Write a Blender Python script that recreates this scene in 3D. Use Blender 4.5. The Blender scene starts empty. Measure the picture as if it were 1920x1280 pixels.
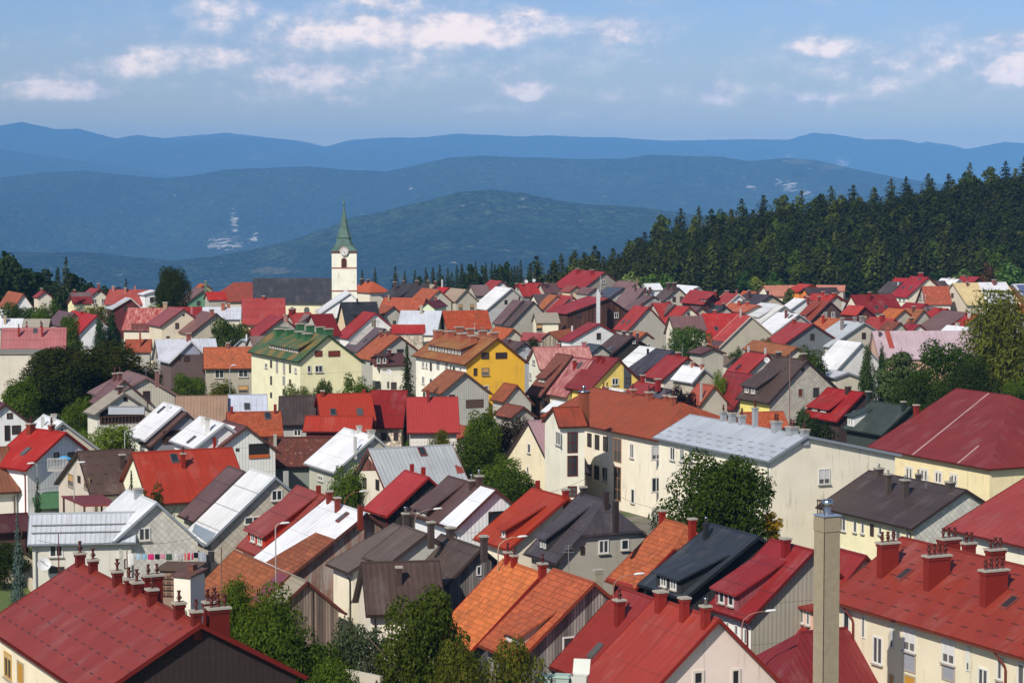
import bpy, math, random
import numpy as np
from mathutils import Vector, noise as mnoise
random.seed(7)
S = bpy.context.scene
COL = S.collection
R = math.radians
# ------------------------------------------------------------------ camera, sky, sun, exposure
EYE = 32.0            # height of the view point above the town's streets
FOC = 4300.0          # focal length in photo pixels (1920 wide)
HORIZON = 344.0
PITCH = math.atan((640 - HORIZON) / FOC)
cd = bpy.data.cameras.new('camera')
cd.sensor_width = 36.0
cd.lens = FOC / 1920 * 36.0
cd.clip_start = 1.0
cd.clip_end = 80000
cam = bpy.data.objects.new('camera', cd)
cam.location = (0, 0, EYE)
cam.rotation_euler = (R(90) - PITCH, 0, 0)
COL.objects.link(cam)
S.camera = cam
SUN_EL, SX, SY = R(40), -0.5, -0.866
sl = bpy.data.lights.new('sun', 'SUN')
sl.energy = 5.0
sl.angle = R(0.5)
sl.color = (1.0, 0.925, 0.82)
sun = bpy.data.objects.new('sun', sl)
sd = Vector((SX * math.cos(SUN_EL), SY * math.cos(SUN_EL), math.sin(SUN_EL)))
sun.rotation_euler = sd.to_track_quat('Z', 'Y').to_euler()
COL.objects.link(sun)
S.view_settings.view_transform = 'Standard'
S.view_settings.look = 'None'
S.view_settings.exposure = 0.0
S.view_settings.gamma = 1.0
S.cycles.max_bounces = 6
S.cycles.diffuse_bounces = 2
S.cycles.glossy_bounces = 2
S.cycles.transmission_bounces = 2
S.cycles.volume_bounces = 0
S.cycles.use_denoising = True

class NT:
    """small helper to write node trees as expressions"""
    def __init__(s, tree): s.t = tree
    def n(s, typ, **k):
        nd = s.t.nodes.new(typ)
        for a, v in k.items(): setattr(nd, a, v)
        return nd
    def put(s, sock, v):
        if isinstance(v, bpy.types.NodeSocket): s.t.links.new(v, sock)
        elif v is not None:
            if hasattr(sock.default_value, '__len__') and not hasattr(v, '__len__'): v = (v,) * len(sock.default_value)
            if hasattr(sock.default_value, '__len__') and len(sock.default_value) == 4 and len(v) == 3: v = tuple(v) + (1,)
            sock.default_value = v
    def m(s, op, a, b=None, c=None, clamp=False):
        nd = s.n('ShaderNodeMath', operation=op, use_clamp=clamp)
        for i, v in enumerate((a, b, c)): s.put(nd.inputs[i], v)
        return nd.outputs[0]
    def vm(s, op, a, b=None):
        nd = s.n('ShaderNodeVectorMath', operation=op)
        s.put(nd.inputs[0], a)
        if b is not None: s.put(nd.inputs[1], b)
        return nd.outputs[1] if op in ('LENGTH', 'DISTANCE', 'DOT_PRODUCT') else nd.outputs[0]
    def mix(s, f, a, b, mode='MIX'):
        nd = s.n('ShaderNodeMix', data_type='RGBA', blend_type=mode)
        s.put(nd.inputs[0], f); s.put(nd.inputs[6], a); s.put(nd.inputs[7], b)
        return nd.outputs[2]
    def step(s, x, lo, hi, a=0.0, b=1.0):
        nd = s.n('ShaderNodeMapRange', interpolation_type='SMOOTHSTEP')
        for i, v in enumerate((x, lo, hi, a, b)): s.put(nd.inputs[i], v)
        return nd.outputs[0]
    def noise(s, vec, scale, detail=3, rough=0.55):
        nd = s.n('ShaderNodeTexNoise')
        s.put(nd.inputs['Vector'], vec); nd.inputs['Scale'].default_value = scale
        nd.inputs['Detail'].default_value = detail; nd.inputs['Roughness'].default_value = rough
        return nd.outputs[0]
    def xyz(s, v):
        nd = s.n('ShaderNodeSeparateXYZ'); s.put(nd.inputs[0], v); return nd.outputs
    def comb(s, x, y, z=0.0):
        nd = s.n('ShaderNodeCombineXYZ')
        for i, v in enumerate((x, y, z)): s.put(nd.inputs[i], v)
        return nd.outputs[0]

def lin(c):
    return tuple((v / 255 / 12.92 if v <= 10 else ((v / 255 + 0.055) / 1.055) ** 2.4) for v in c)

SKYLOW, CLDARK, CLLIT = (1.15, 0.98, 0.76), (6.4, 6.6, 7.8), (17.5, 14.0, 12.0)
# sky: Nishita daylight with scattered summer clouds fixed to directions of the sky
W = bpy.data.worlds.new('World')
S.world = W
W.use_nodes = True
W.node_tree.nodes.clear()
N = NT(W.node_tree)
sky = N.n('ShaderNodeTexSky', sky_type='NISHITA', sun_disc=False, sun_elevation=SUN_EL, sun_rotation=math.atan2(SX, SY), altitude=700, air_density=1.0, dust_density=0.6, ozone_density=2.0)
tc = N.n('ShaderNodeTexCoord')
d = N.xyz(tc.outputs['Generated'])
yy = N.m('MAXIMUM', d[1], 0.02)
pu, pv = N.m('DIVIDE', d[0], yy), N.m('DIVIDE', d[2], yy)
CL = [(870, 62, 150, 42, 1), (960, 36, 60, 26, .8), (640, 62, 170, 45, .9), (540, 75, 70, 30, .7), (600, 140, 160, 28, .75), (390, 110, 130, 30, .8), (270, 128, 170, 28, .7), (110, 172, 130, 24, .75), (415, 28, 75, 42, .8),
      (990, 172, 60, 20, .95), (1155, 178, 45, 20, .75), (1110, 60, 150, 30, .7), (1560, 90, 95, 24, .95), (1740, 112, 170, 36, .75), (1905, 135, 90, 36, .95), (1900, 75, 80, 22, .7), (1500, 185, 190, 18, .65), (1390, 170, 90, 24, .55),
      (1130, 215, 90, 14, .5), (930, 205, 90, 12, .5), (655, 190, 55, 18, .55), (740, 12, 190, 24, .6), (60, 85, 60, 22, .35), (800, 110, 220, 40, .5), (1650, 150, 160, 30, .5), (350, 160, 300, 12, .4), (650, 112, 560, 80, .5), (1660, 120, 300, 64, .45), (230, 140, 240, 52, .4), (1100, 190, 260, 40, .3)]
tot = None
for (cx, cy, rx, ry, a) in CL:
    ax = N.m('MULTIPLY', N.m('SUBTRACT', pu, (cx - 960) / FOC), FOC / (rx * 1.35))
    ay = N.m('MULTIPLY', N.m('SUBTRACT', pv, (HORIZON - cy) / FOC), FOC / (ry * 1.3))
    q = N.m('MULTIPLY', N.m('SUBTRACT', 1.0, N.m('ADD', N.m('MULTIPLY', ax, ax), N.m('MULTIPLY', ay, ay)), clamp=True), a)
    tot = q if tot is None else N.m('MAXIMUM', tot, q)
pvec = N.comb(pu, N.m('MULTIPLY', pv, 1.5))
n1 = N.noise(pvec, 26, 10, 0.64)
n2 = N.noise(N.vm('ADD', pvec, (0.004, -0.008, 0.0)), 26, 10, 0.64)
nz = N.m('SUBTRACT', n1, 0.5)
wisp = N.step(N.m('ADD', N.m('MULTIPLY', tot, 1.3), N.m('MULTIPLY', nz, 2.4)), -0.25, 1.2, 0.0, 0.6)
core = N.step(N.m('ADD', N.m('MULTIPLY', tot, 1.15), N.m('MULTIPLY', nz, 3.2)), 0.5, 1.15, 0.0, 0.5)
cov = N.m('ADD', wisp, core, clamp=True)
lit = N.step(N.m('ADD', N.m('SUBTRACT', n1, n2), N.m('MULTIPLY', tot, 0.25)), 0.0, 0.3)
ccol = N.mix(lit, CLDARK, CLLIT)
skc = N.mix(1.0, sky.outputs[0], N.mix(N.step(d[2], 0.1, 0.4), N.mix(N.step(d[2], 0.01, 0.08), SKYLOW, (0.82, 0.88, 1.14)), (1.0, 1.0, 1.0)), 'MULTIPLY')
fin = N.mix(N.m('MULTIPLY', cov, 0.85), skc, ccol)
bg = N.n('ShaderNodeBackground')
N.put(bg.inputs[0], fin)
bg.inputs[1].default_value = 0.09
wo = N.n('ShaderNodeOutputWorld')
W.node_tree.links.new(bg.outputs[0], wo.inputs[0])

# ------------------------------------------------------------------ materials (colour comes from the object's own colour)
MATS = {}
def new_mat(name):
    m = bpy.data.materials.new(name); m.use_nodes = True
    m.node_tree.nodes.clear()
    N = NT(m.node_tree)
    b = N.n('ShaderNodeBsdfPrincipled'); o = N.n('ShaderNodeOutputMaterial')
    m.node_tree.links.new(b.outputs[0], o.inputs[0])
    MATS[name] = m
    return N, b
def bump(N, b, h, dist, st=1.0):
    nd = N.n('ShaderNodeBump'); nd.inputs['Distance'].default_value = dist; nd.inputs['Strength'].default_value = st
    N.put(nd.inputs['Height'], h); N.put(b.inputs['Normal'], nd.outputs[0])
def base_in(N):
    oi = N.n('ShaderNodeObjectInfo')
    uv = N.n('ShaderNodeUVMap').outputs[0]
    x = N.xyz(uv)
    off = N.comb(N.m('MULTIPLY', oi.outputs['Random'], 91), N.m('MULTIPLY', oi.outputs['Random'], 57))
    return oi.outputs['Color'], N.vm('ADD', uv, off), x[0], x[1], oi.outputs['Random']
def tri(N, x, period):            # triangle wave 0..1
    return N.m('PINGPONG', x, period / 2)
def line(N, x, period, width):    # 1 on a thin line every period
    f = N.m('FRACT', N.m('DIVIDE', x, period))
    return N.m('LESS_THAN', f, width / period)
def vary(N, col, fac, amt):       # lighten / darken with a 0..1 noise
    k = N.m('ADD', 1.0 - amt, N.m('MULTIPLY', fac, 2 * amt))
    return N.mix(1.0, col, N.comb(k, k, k), 'MULTIPLY')

def roof_mat(kind):
    N, b = new_mat('roof_' + kind)
    c, p, u, v, rnd = base_in(N)
    big = N.noise(p, 0.35, 4); fine = N.noise(p, 6.0, 3)
    streak = N.noise(N.vm('MULTIPLY', p, (3.0, 0.25, 1)), 1.2, 4)
    rough, metal_spec = 0.5, 0.35
    h = None; hd = 0.01
    if kind in ('plain', 'seam', 'dash', 'guard', 'rib', 'rustred'):
        c = vary(N, c, big, 0.26); c = vary(N, c, streak, 0.22); c = vary(N, c, fine, 0.08)
        fade = N.step(N.noise(N.vm('MULTIPLY', p, (1.0, 0.45, 1)), 0.6, 6, 0.7), 0.48, 0.75)
        c = N.mix(N.m('MULTIPLY', fade, 0.13), c, (0.42, 0.36, 0.34))
        dirt = N.step(N.noise(N.vm('MULTIPLY', p, (1.8, 0.22, 1)), 1.0, 6, 0.7), 0.5, 0.74)
        c = N.mix(N.m('MULTIPLY', dirt, 0.32), c, N.mix(1.0, c, (0.45, 0.42, 0.4), 'MULTIPLY'))
        spots = N.step(N.noise(p, 2.6, 6, 0.7), 0.66, 0.74)
        c = N.mix(N.m('MULTIPLY', spots, 0.4), c, (0.09, 0.07, 0.06))
    if kind == 'plain':
        j = line(N, N.m('ADD', u, 50), 0.62, 0.03); h = N.m('ADD', N.m('MULTIPLY', fine, .5), j)
        c = N.mix(N.m('MULTIPLY', j, 0.3), c, (0.02, 0.02, 0.02)); hd = 0.02
        k = line(N, N.m('ADD', v, N.m('MULTIPLY', rnd, 2.0)), 2.6, 0.06); c = N.mix(N.m('MULTIPLY', k, 0.3), c, (0.03, 0.02, 0.02))
    if kind == 'seam':
        j = line(N, N.m('ADD', u, 50), 0.5, 0.035); k = line(N, N.m('ADD', v, N.m('MULTIPLY', rnd, 1.5)), 2.05, 0.07)
        h = N.m('ADD', j, N.m('MULTIPLY', k, 2)); hd = 0.03
        c = N.mix(N.m('MULTIPLY', j, 0.15), c, (0.02, 0.02, 0.02)); c = N.mix(N.m('MULTIPLY', k, 0.6), c, (0.04, 0.025, 0.025))
    if kind == 'dash':
        row = N.m('FLOOR', N.m('DIVIDE', v, 1.1))
        k = line(N, N.m('ADD', v, 0.4), 1.1, 0.09); j = line(N, N.m('ADD', u, N.m('ADD', 80, N.m('MULTIPLY', row, 0.47))), 1.25, 0.55)
        k = N.m('MULTIPLY', k, j)
        rb = tri(N, N.m('ADD', u, 60), 0.34)
        h = N.m('ADD', N.m('MULTIPLY', rb, 0.6), k); hd = 0.04
        c = N.mix(N.m('MULTIPLY', k, 0.75), c, (0.03, 0.015, 0.015))
    if kind == 'guard':
        row = N.m('FLOOR', N.m('DIVIDE', v, 0.72))
        k = N.m('MULTIPLY', line(N, v, 0.72, 0.13), line(N, N.m('ADD', u, N.m('ADD', 80, N.m('MULTIPLY', row, 0.7))), 1.75, 0.85))
        k = N.m('MULTIPLY', k, N.m('GREATER_THAN', v, 1.95)); h = N.m('ADD', line(N, N.m('ADD', u, 50), 1.2, 0.05), k); hd = 0.03
        c = N.mix(N.m('MULTIPLY', k, 0.6), c, (0.12, 0.12, 0.13))
    if kind == 'rib':
        h = tri(N, N.m('ADD', u, 60), 0.36); hd = 0.09
        g = N.step(h, 0.0, 0.06, 0.72, 1.0); c = N.mix(1.0, c, N.comb(g, g, g), 'MULTIPLY')
    if kind == 'rustred':
        r2 = N.step(N.noise(N.vm('MULTIPLY', p, (2.2, 0.5, 1)), 1.1, 7, 0.7), 0.42, 0.62)
        c = N.mix(N.m('MULTIPLY', r2, 0.55), c, lin((205, 160, 150)))
        j = line(N, N.m('ADD', u, 50), 0.6, 0.03); h = j; hd = 0.02
    if kind in ('rust', 'rust2'):
        r1 = N.step(N.noise(N.vm('MULTIPLY', p, (2.5, 0.6, 1)), 0.9, 8, 0.7), 0.38, 0.66)
        r2 = N.step(N.noise(p, 2.3, 8, 0.75), 0.56, 0.66)
        c = N.mix(N.m('MULTIPLY', r1, 0.7), c, N.mix(1.0, c, (1.7, 1.25, 1.0), 'MULTIPLY'))
        if kind == 'rust': c = N.mix(N.m('MULTIPLY', r2, 0.55), c, lin((205, 150, 125)))
        else: c = N.mix(N.m('MULTIPLY', r2, 0.35), c, lin((95, 45, 30)))
        c = vary(N, c, streak, 0.3); j = line(N, N.m('ADD', u, 50), 0.62, 0.04); h = j; hd = 0.025; rough = 0.75
        c = N.mix(N.m('MULTIPLY', j, 0.35), c, lin((90, 45, 30)))
    if kind in ('tile', 'tilem', 'moss', 'moss2'):
        if kind in ('tile', 'tilem'):
            rh, cw = (0.36, 0.24) if kind == 'tile' else (0.42, 0.3)
            iu, iv = N.m('FLOOR', N.m('DIVIDE', u, cw)), N.m('FLOOR', N.m('DIVIDE', v, rh))
            wn = N.n('ShaderNodeTexWhiteNoise', noise_dimensions='3D'); N.put(wn.inputs['Vector'], N.comb(iu, iv, rnd))
            amt = 0.2 if kind == 'tile' else 0.05
            c = vary(N, c, wn.outputs[0], amt)
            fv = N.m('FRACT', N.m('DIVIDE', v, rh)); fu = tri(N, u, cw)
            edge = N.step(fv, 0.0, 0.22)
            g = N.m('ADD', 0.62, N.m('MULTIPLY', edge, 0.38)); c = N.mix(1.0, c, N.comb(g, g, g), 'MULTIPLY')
            h = N.m('ADD', N.m('MULTIPLY', fv, 0.7), N.m('MULTIPLY', fu, 3)); hd = 0.05
        else:
            c = vary(N, c, streak, 0.2)
            ms = N.step(N.noise(N.vm('MULTIPLY', p, (0.8, 0.5, 1)), 0.7, 6, 0.65), 0.42, 0.62)
            c = N.mix(N.m('MULTIPLY', ms, 0.75), c, lin((140, 105, 55)) if kind == 'moss' else lin((150, 110, 62)))
            j = line(N, N.m('ADD', u, 50), 0.6, 0.04); c = N.mix(N.m('MULTIPLY', j, 0.25), c, (0.02, 0.02, 0.01)); h = j; hd = 0.02
        if kind == 'tile':
            ms = N.step(N.noise(p, 0.55, 6, 0.7), 0.5, 0.7); c = N.mix(N.m('MULTIPLY', ms, 0.55), c, lin((104, 70, 50)))
            wr = N.step(N.noise(p, 0.9, 5), 0.56, 0.7); c = N.mix(N.m('MULTIPLY', wr, 0.22), c, lin((222, 130, 80)))
        rough = 0.8 if kind == 'tile' else 0.55; metal_spec = 0.25
    if kind == 'conc':
        c = vary(N, c, big, 0.2); c = vary(N, c, fine, 0.15); h = fine; rough = 0.9; metal_spec = 0.1
        k = line(N, N.m('ADD', v, 50), 0.9, 0.05); c = N.mix(N.m('MULTIPLY', k, 0.4), c, (0.06, 0.05, 0.045))
    if kind == 'solar':
        k = N.m('MAXIMUM', line(N, N.m('ADD', u, 50), 0.9, 0.06), line(N, N.m('ADD', v, 50), 0.6, 0.06))
        c = N.mix(k, c, (0.5, 0.5, 0.52)); rough = 0.2
    N.put(b.inputs['Base Color'], c); b.inputs['Roughness'].default_value = rough; b.inputs['Specular IOR Level'].default_value = metal_spec
    if h is not None: bump(N, b, h, hd, 0.8)

def wall_mat(kind):
    N, b = new_mat('wall_' + kind)
    c, p, u, v, rnd = base_in(N)
    big = N.noise(p, 0.5, 5); fine = N.noise(p, 9, 3)
    drip = N.noise(N.vm('MULTIPLY', p, (2.5, 0.3, 1)), 1.0, 5)
    c = vary(N, c, big, 0.16); c = vary(N, c, fine, 0.07)
    h, hd = fine, 0.01
    if kind == 'stucco':
        st = N.step(drip, 0.55, 0.75); c = N.mix(N.m('MULTIPLY', st, 0.4), c, (0.2, 0.17, 0.13))
        pt = N.step(N.noise(p, 0.8, 6, 0.7), 0.64, 0.68); c = N.mix(N.m('MULTIPLY', pt, 0.35), c, (0.28, 0.24, 0.2))
    if kind in ('clad', 'cladf'):
        per = 0.3 if kind == 'clad' else 0.2
        h = tri(N, N.m('ADD', u, 60), per); hd = 0.06 if kind == 'clad' else 0.015
        k = line(N, N.m('ADD', u, 60), per, 0.05)
        c = N.mix(N.m('MULTIPLY', k, 0.3 if kind == 'clad' else 0.1), c, (0.02, 0.02, 0.02)); c = vary(N, c, drip, 0.1)
        k2 = line(N, N.m('ADD', v, 0.3), 2.4, 0.05); c = N.mix(N.m('MULTIPLY', k2, 0.35), c, (0.05, 0.05, 0.05))
    if kind == 'wood':
        iu = N.m('FLOOR', N.m('DIVIDE', u, 0.19))
        wn = N.n('ShaderNodeTexWhiteNoise', noise_dimensions='2D'); N.put(wn.inputs['Vector'], N.comb(iu, rnd))
        c = vary(N, c, wn.outputs[0], 0.5); c = vary(N, c, N.noise(N.vm('MULTIPLY', p, (8, 0.5, 1)), 1.5, 5), 0.5)
        k = line(N, u, 0.19, 0.03); c = N.mix(N.m('MULTIPLY', k, 0.7), c, (0.015, 0.012, 0.01)); h = k; hd = -0.02
    if kind == 'diamond':
        a = N.m('ADD', N.m('ADD', u, v), 60); d2 = N.m('ADD', N.m('SUBTRACT', u, v), 60)
        k = N.m('MAXIMUM', line(N, a, 0.52, 0.035), line(N, d2, 0.52, 0.035))
        wn = N.n('ShaderNodeTexWhiteNoise', noise_dimensions='2D'); N.put(wn.inputs['Vector'], N.comb(N.m('FLOOR', N.m('DIVIDE', a, .52)), N.m('FLOOR', N.m('DIVIDE', d2, .52))))
        c = vary(N, c, wn.outputs[0], 0.12); c = N.mix(N.m('MULTIPLY', k, 0.4), c, (0.05, 0.045, 0.04)); h = k; hd = -0.015
    if kind == 'stone':
        vo = N.n('ShaderNodeTexVoronoi', feature='DISTANCE_TO_EDGE'); N.put(vo.inputs['Vector'], p); vo.inputs['Scale'].default_value = 2.2
        vc = N.n('ShaderNodeTexVoronoi'); N.put(vc.inputs['Vector'], p); vc.inputs['Scale'].default_value = 2.2
        c = vary(N, c, N.xyz(vc.outputs['Color'])[0], 0.3); k = N.step(vo.outputs[0], 0.0, 0.08); c = N.mix(k, (0.12, 0.1, 0.08), c); h = k; hd = 0.03
    if kind == 'rustwall':
        pl = N.m('FLOOR', N.m('DIVIDE', u, 0.8)); pv_ = N.m('FLOOR', N.m('DIVIDE', v, 1.9))
        wn = N.n('ShaderNodeTexWhiteNoise', noise_dimensions='2D'); N.put(wn.inputs['Vector'], N.comb(pl, pv_))
        r1 = N.step(N.noise(N.vm('MULTIPLY', p, (3, 0.5, 1)), 1.0, 8, 0.75), 0.42, 0.6)
        c = N.mix(r1, c, lin((150, 142, 135))); c = vary(N, c, wn.outputs[0], 0.3); c = vary(N, c, drip, 0.25)
        k = line(N, u, 0.8, 0.03); h = tri(N, u, 0.2); hd = 0.03; c = N.mix(N.m('MULTIPLY', k, 0.5), c, (0.03, 0.02, 0.02))
    N.put(b.inputs['Base Color'], c); b.inputs['Roughness'].default_value = 0.85; b.inputs['Specular IOR Level'].default_value = 0.2
    bump(N, b, h, hd, 0.8)

for k in ('plain', 'seam', 'dash', 'guard', 'rib', 'rustred', 'rust', 'rust2', 'tile', 'tilem', 'moss', 'moss2', 'conc', 'solar'): roof_mat(k)
for k in ('stucco', 'clad', 'cladf', 'wood', 'diamond', 'stone', 'rustwall'): wall_mat(k)
def simple(name, rough, spec=0.3, metal=0.0, nz=0.12, sc=2.0, bd=0.0):
    N, b = new_mat(name)
    oi = N.n('ShaderNodeObjectInfo'); tcn = N.n('ShaderNodeTexCoord')
    n_ = N.noise(tcn.outputs['Object'], sc, 5, 0.65)
    N.put(b.inputs['Base Color'], vary(N, oi.outputs['Color'], n_, nz))
    b.inputs['Roughness'].default_value = rough; b.inputs['Specular IOR Level'].default_value = spec; b.inputs['Metallic'].default_value = metal
    if bd: bump(N, b, n_, bd)
simple('paint', 0.5); simple('concrete', 0.9, 0.1, 0, 0.25, 3.0, 0.02); simple('steel', 0.25, 0.5, 1.0, 0.1); simple('cloth', 0.9, 0.1, 0, 0.1, 6); simple('bark', 0.95, 0.05, 0, 0.4, 5, 0.05)
N, b = new_mat('glass')
b.inputs['Base Color'].default_value = (0.03, 0.038, 0.045, 1); b.inputs['Roughness'].default_value = 0.12; b.inputs['Specular IOR Level'].default_value = 0.7
oi = N.n('ShaderNodeObjectInfo'); N.put(b.inputs['Base Color'], N.mix(N.m('MULTIPLY', N.m('POWER', oi.outputs['Random'], 2.0), 0.5), (0.02, 0.026, 0.032), (0.22, 0.22, 0.21)))
N, b = new_mat('cap_stone')
b.inputs['Base Color'].default_value = (0.36, 0.33, 0.28, 1); b.inputs['Roughness'].default_value = 0.9
N, b = new_mat('painted_room_shade')  # near-black colour paints the shade inside open balconies and windows
b.inputs['Base Color'].default_value = (0.012, 0.011, 0.011, 1); b.inputs['Roughness'].default_value = 0.9

def leaf_mat(name, trans=0.25):
    m = bpy.data.materials.new(name); m.use_nodes = True; m.node_tree.nodes.clear(); N = NT(m.node_tree); MATS[name] = m
    oi = N.n('ShaderNodeObjectInfo'); at = N.n('ShaderNodeAttribute', attribute_name='tint'); tcn = N.n('ShaderNodeTexCoord')
    c = vary(N, oi.outputs['Color'], at.outputs['Fac'], 0.42)
    c = vary(N, c, N.noise(tcn.outputs['Object'], 0.6, 3), 0.25)
    warm = N.step(N.noise(N.vm('ADD', tcn.outputs['Object'], N.comb(N.m('MULTIPLY', oi.outputs['Random'], 50), 0, 0)), 0.35, 3), 0.5, 0.75)
    c = N.mix(N.m('MULTIPLY', warm, 0.35), c, N.mix(1.0, c, (1.7, 1.25, 0.6), 'MULTIPLY'))
    b = N.n('ShaderNodeBsdfPrincipled'); N.put(b.inputs['Base Color'], c); b.inputs['Roughness'].default_value = 0.7; b.inputs['Specular IOR Level'].default_value = 0.08
    t = N.n('ShaderNodeBsdfTranslucent'); N.put(t.inputs[0], N.mix(1.0, c, (1.3, 1.5, 0.6), 'MULTIPLY'))
    ms = N.n('ShaderNodeMixShader'); ms.inputs[0].default_value = trans
    L = m.node_tree.links; L.new(b.outputs[0], ms.inputs[1]); L.new(t.outputs[0], ms.inputs[2])
    o = N.n('ShaderNodeOutputMaterial'); L.new(ms.outputs[0], o.inputs[0])
leaf_mat('leaf', 0.34); leaf_mat('needle', 0.1)

# ------------------------------------------------------------------ mesh helpers
ALB = 0.7   # sunlit look -> albedo
def colr(c, k=1.0):
    if c[0] > 2.2 * c[1]: c = (c[0] * .95, c[1] * .98, c[2] * .86)
    elif c[0] > 1.6 * c[1]: c = (c[0] * .96, c[1] * .98, c[2] * 1.02)
    if min(c) > 195: k = max(k, 1.1)
    return tuple(min(0.8, v * ALB * k) for v in lin(c)) + (1.0,)
def soft(c):
    g = sum(c) / 3
    return c if max(c) - min(c) > 95 else tuple(v + (g - v) * 0.28 for v in c)
class MB:
    def __init__(s, flip=1): s.v = []; s.f = []; s.uv = []; s.mi = []; s.flip = flip
    def poly(s, pts, uvs=None, mi=0):
        i = len(s.v)
        pts = [(p[0], p[1] * s.flip, p[2]) for p in pts]
        s.v += pts
        idx = list(range(i, i + len(pts)))
        uvs = list(uvs) if uvs else [(p[0] + p[1], p[2]) for p in pts]
        if s.flip < 0: idx = idx[::-1]; uvs = uvs[::-1]
        s.f.append(idx); s.uv += uvs; s.mi.append(mi)
    def slab(s, top, uvs, dn, mi=0):
        """polygon with thickness: dn is the offset vector of the underside"""
        n = len(top)
        bot = [tuple(a + b for a, b in zip(p, dn)) for p in top]
        s.poly(top, uvs, mi); s.poly(bot[::-1], uvs[::-1], mi)
        for i in range(n):
            j = (i + 1) % n
            s.poly([top[j], top[i], bot[i], bot[j]], [uvs[j], uvs[i], uvs[i], uvs[j]], mi)
    def box(s, x0, x1, y0, y1, z0, z1, mi=0):
        P = lambda a, b, c: (a, b, c)
        s.poly([P(x0, y0, z0), P(x1, y0, z0), P(x1, y0, z1), P(x0, y0, z1)], [(x0, z0), (x1, z0), (x1, z1), (x0, z1)], mi)
        s.poly([P(x1, y1, z0), P(x0, y1, z0), P(x0, y1, z1), P(x1, y1, z1)], [(x1, z0), (x0, z0), (x0, z1), (x1, z1)], mi)
        s.poly([P(x0, y1, z0), P(x0, y0, z0), P(x0, y0, z1), P(x0, y1, z1)], [(y1, z0), (y0, z0), (y0, z1), (y1, z1)], mi)
        s.poly([P(x1, y0, z0), P(x1, y1, z0), P(x1, y1, z1), P(x1, y0, z1)], [(y0, z0), (y1, z0), (y1, z1), (y0, z1)], mi)
        s.poly([P(x0, y0, z1), P(x1, y0, z1), P(x1, y1, z1), P(x0, y1, z1)], [(x0, y0), (x1, y0), (x1, y1), (x0, y1)], mi)
        s.poly([P(x0, y1, z0), P(x1, y1, z0), P(x1, y0, z0), P(x0, y0, z0)], [(x0, y1), (x1, y1), (x1, y0), (x0, y0)], mi)
    def tube(s, pts, rads, n=8, mi=0, cap=True):
        rings = []
        for k, p in enumerate(pts):
            a = Vector(pts[min(k + 1, len(pts) - 1)]) - Vector(pts[max(k - 1, 0)])
            a.normalize(); x = a.orthogonal().normalized(); y = a.cross(x)
            rings.append([tuple(Vector(p) + rads[k] * (math.cos(2 * math.pi * i / n) * x + math.sin(2 * math.pi * i / n) * y)) for i in range(n)])
        # keep ring twist small
        for k in range(1, len(rings)):
            best = min(range(n), key=lambda o: (Vector(rings[k][o]) - Vector(rings[k - 1][0])).length)
            rings[k] = rings[k][best:] + rings[k][:best]
        for k in range(len(rings) - 1):
            for i in range(n):
                j = (i + 1) % n
                s.poly([rings[k][i], rings[k][j], rings[k + 1][j], rings[k + 1][i]], None, mi)
        if cap: s.poly(rings[0][::-1], None, mi); s.poly(rings[-1], None, mi)
    def lathe(s, prof, n=10, c=(0, 0), mi=0):
        for k in range(len(prof) - 1):
            (r0, z0), (r1, z1) = prof[k], prof[k + 1]
            for i in range(n):
                a, b = 2 * math.pi * i / n, 2 * math.pi * (i + 1) / n
                q = [(c[0] + r0 * math.cos(a), c[1] + r0 * math.sin(a), z0), (c[0] + r0 * math.cos(b), c[1] + r0 * math.sin(b), z0), (c[0] + r1 * math.cos(b), c[1] + r1 * math.sin(b), z1), (c[0] + r1 * math.cos(a), c[1] + r1 * math.sin(a), z1)]
                s.poly(q, None, mi)
    def mesh(s, name, mats, smooth=False):
        me = bpy.data.meshes.new(name)
        key, vv, ff, uu, mm, q = {}, [], [], [], [], 0
        for f, mi in zip(s.f, s.mi):          # weld corners that meet
            g = []
            for i in f:
                p = s.v[i]; k = (round(p[0], 4), round(p[1], 4), round(p[2], 4))
                if k not in key: key[k] = len(vv); vv.append(p)
                g.append(key[k])
            n = len(f)
            if len(set(g)) == n: ff.append(g); uu += s.uv[q:q + n]; mm.append(mi)
            else:
                h = [(a, s.uv[q + i]) for i, a in enumerate(g) if a != g[i - 1]]
                if len({a for a, _ in h}) == len(h) >= 3: ff.append([a for a, _ in h]); uu += [b for _, b in h]; mm.append(mi)
            q += n
        s.mi = mm
        me.from_pydata(vv, [], ff)
        uvl = me.uv_layers.new(name='UVMap')
        uvl.data.foreach_set('uv', np.array(uu, dtype=np.float32).ravel())
        for m in ([mats] if isinstance(mats, str) else mats): me.materials.append(MATS[m])
        if any(s.mi): me.polygons.foreach_set('material_index', s.mi)
        if smooth: me.shade_smooth()
        return me
    def build(s, name, mats, parent=None, color=(200, 200, 200), smooth=False):
        return link(name, s.mesh(name, mats, smooth), parent, colr(soft(color), 1.42) if isinstance(mats, str) and mats.startswith('wall_') else color)
def link(name, data, parent=None, color=None):
    o = bpy.data.objects.new(name, data); COL.objects.link(o)
    if parent is not None: o.parent = parent
    if color is not None: o.color = colr(color) if len(color) == 3 else color
    return o
def tag(o, label, cat, group=None):
    o['label'] = label; o['category'] = cat
    if group: o['group'] = group
    return o
def thing(name, label, cat, loc=(0, 0, 0), rz=0.0, group=None):
    o = link(name, None); o.location = loc; o.rotation_euler = (0, 0, rz)
    return tag(o, label, cat, group)
def spot(px, py, dist):
    """real position of something seen at photo pixel (px, py) standing dist metres away"""
    u, v = (px - 960) / FOC, (640 - py) / FOC
    ct, st = math.cos(PITCH), math.sin(PITCH)
    r = Vector((u, ct + v * st, -st + v * ct)); k = dist / r.y
    return Vector((0, 0, EYE)) + r * k
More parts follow.
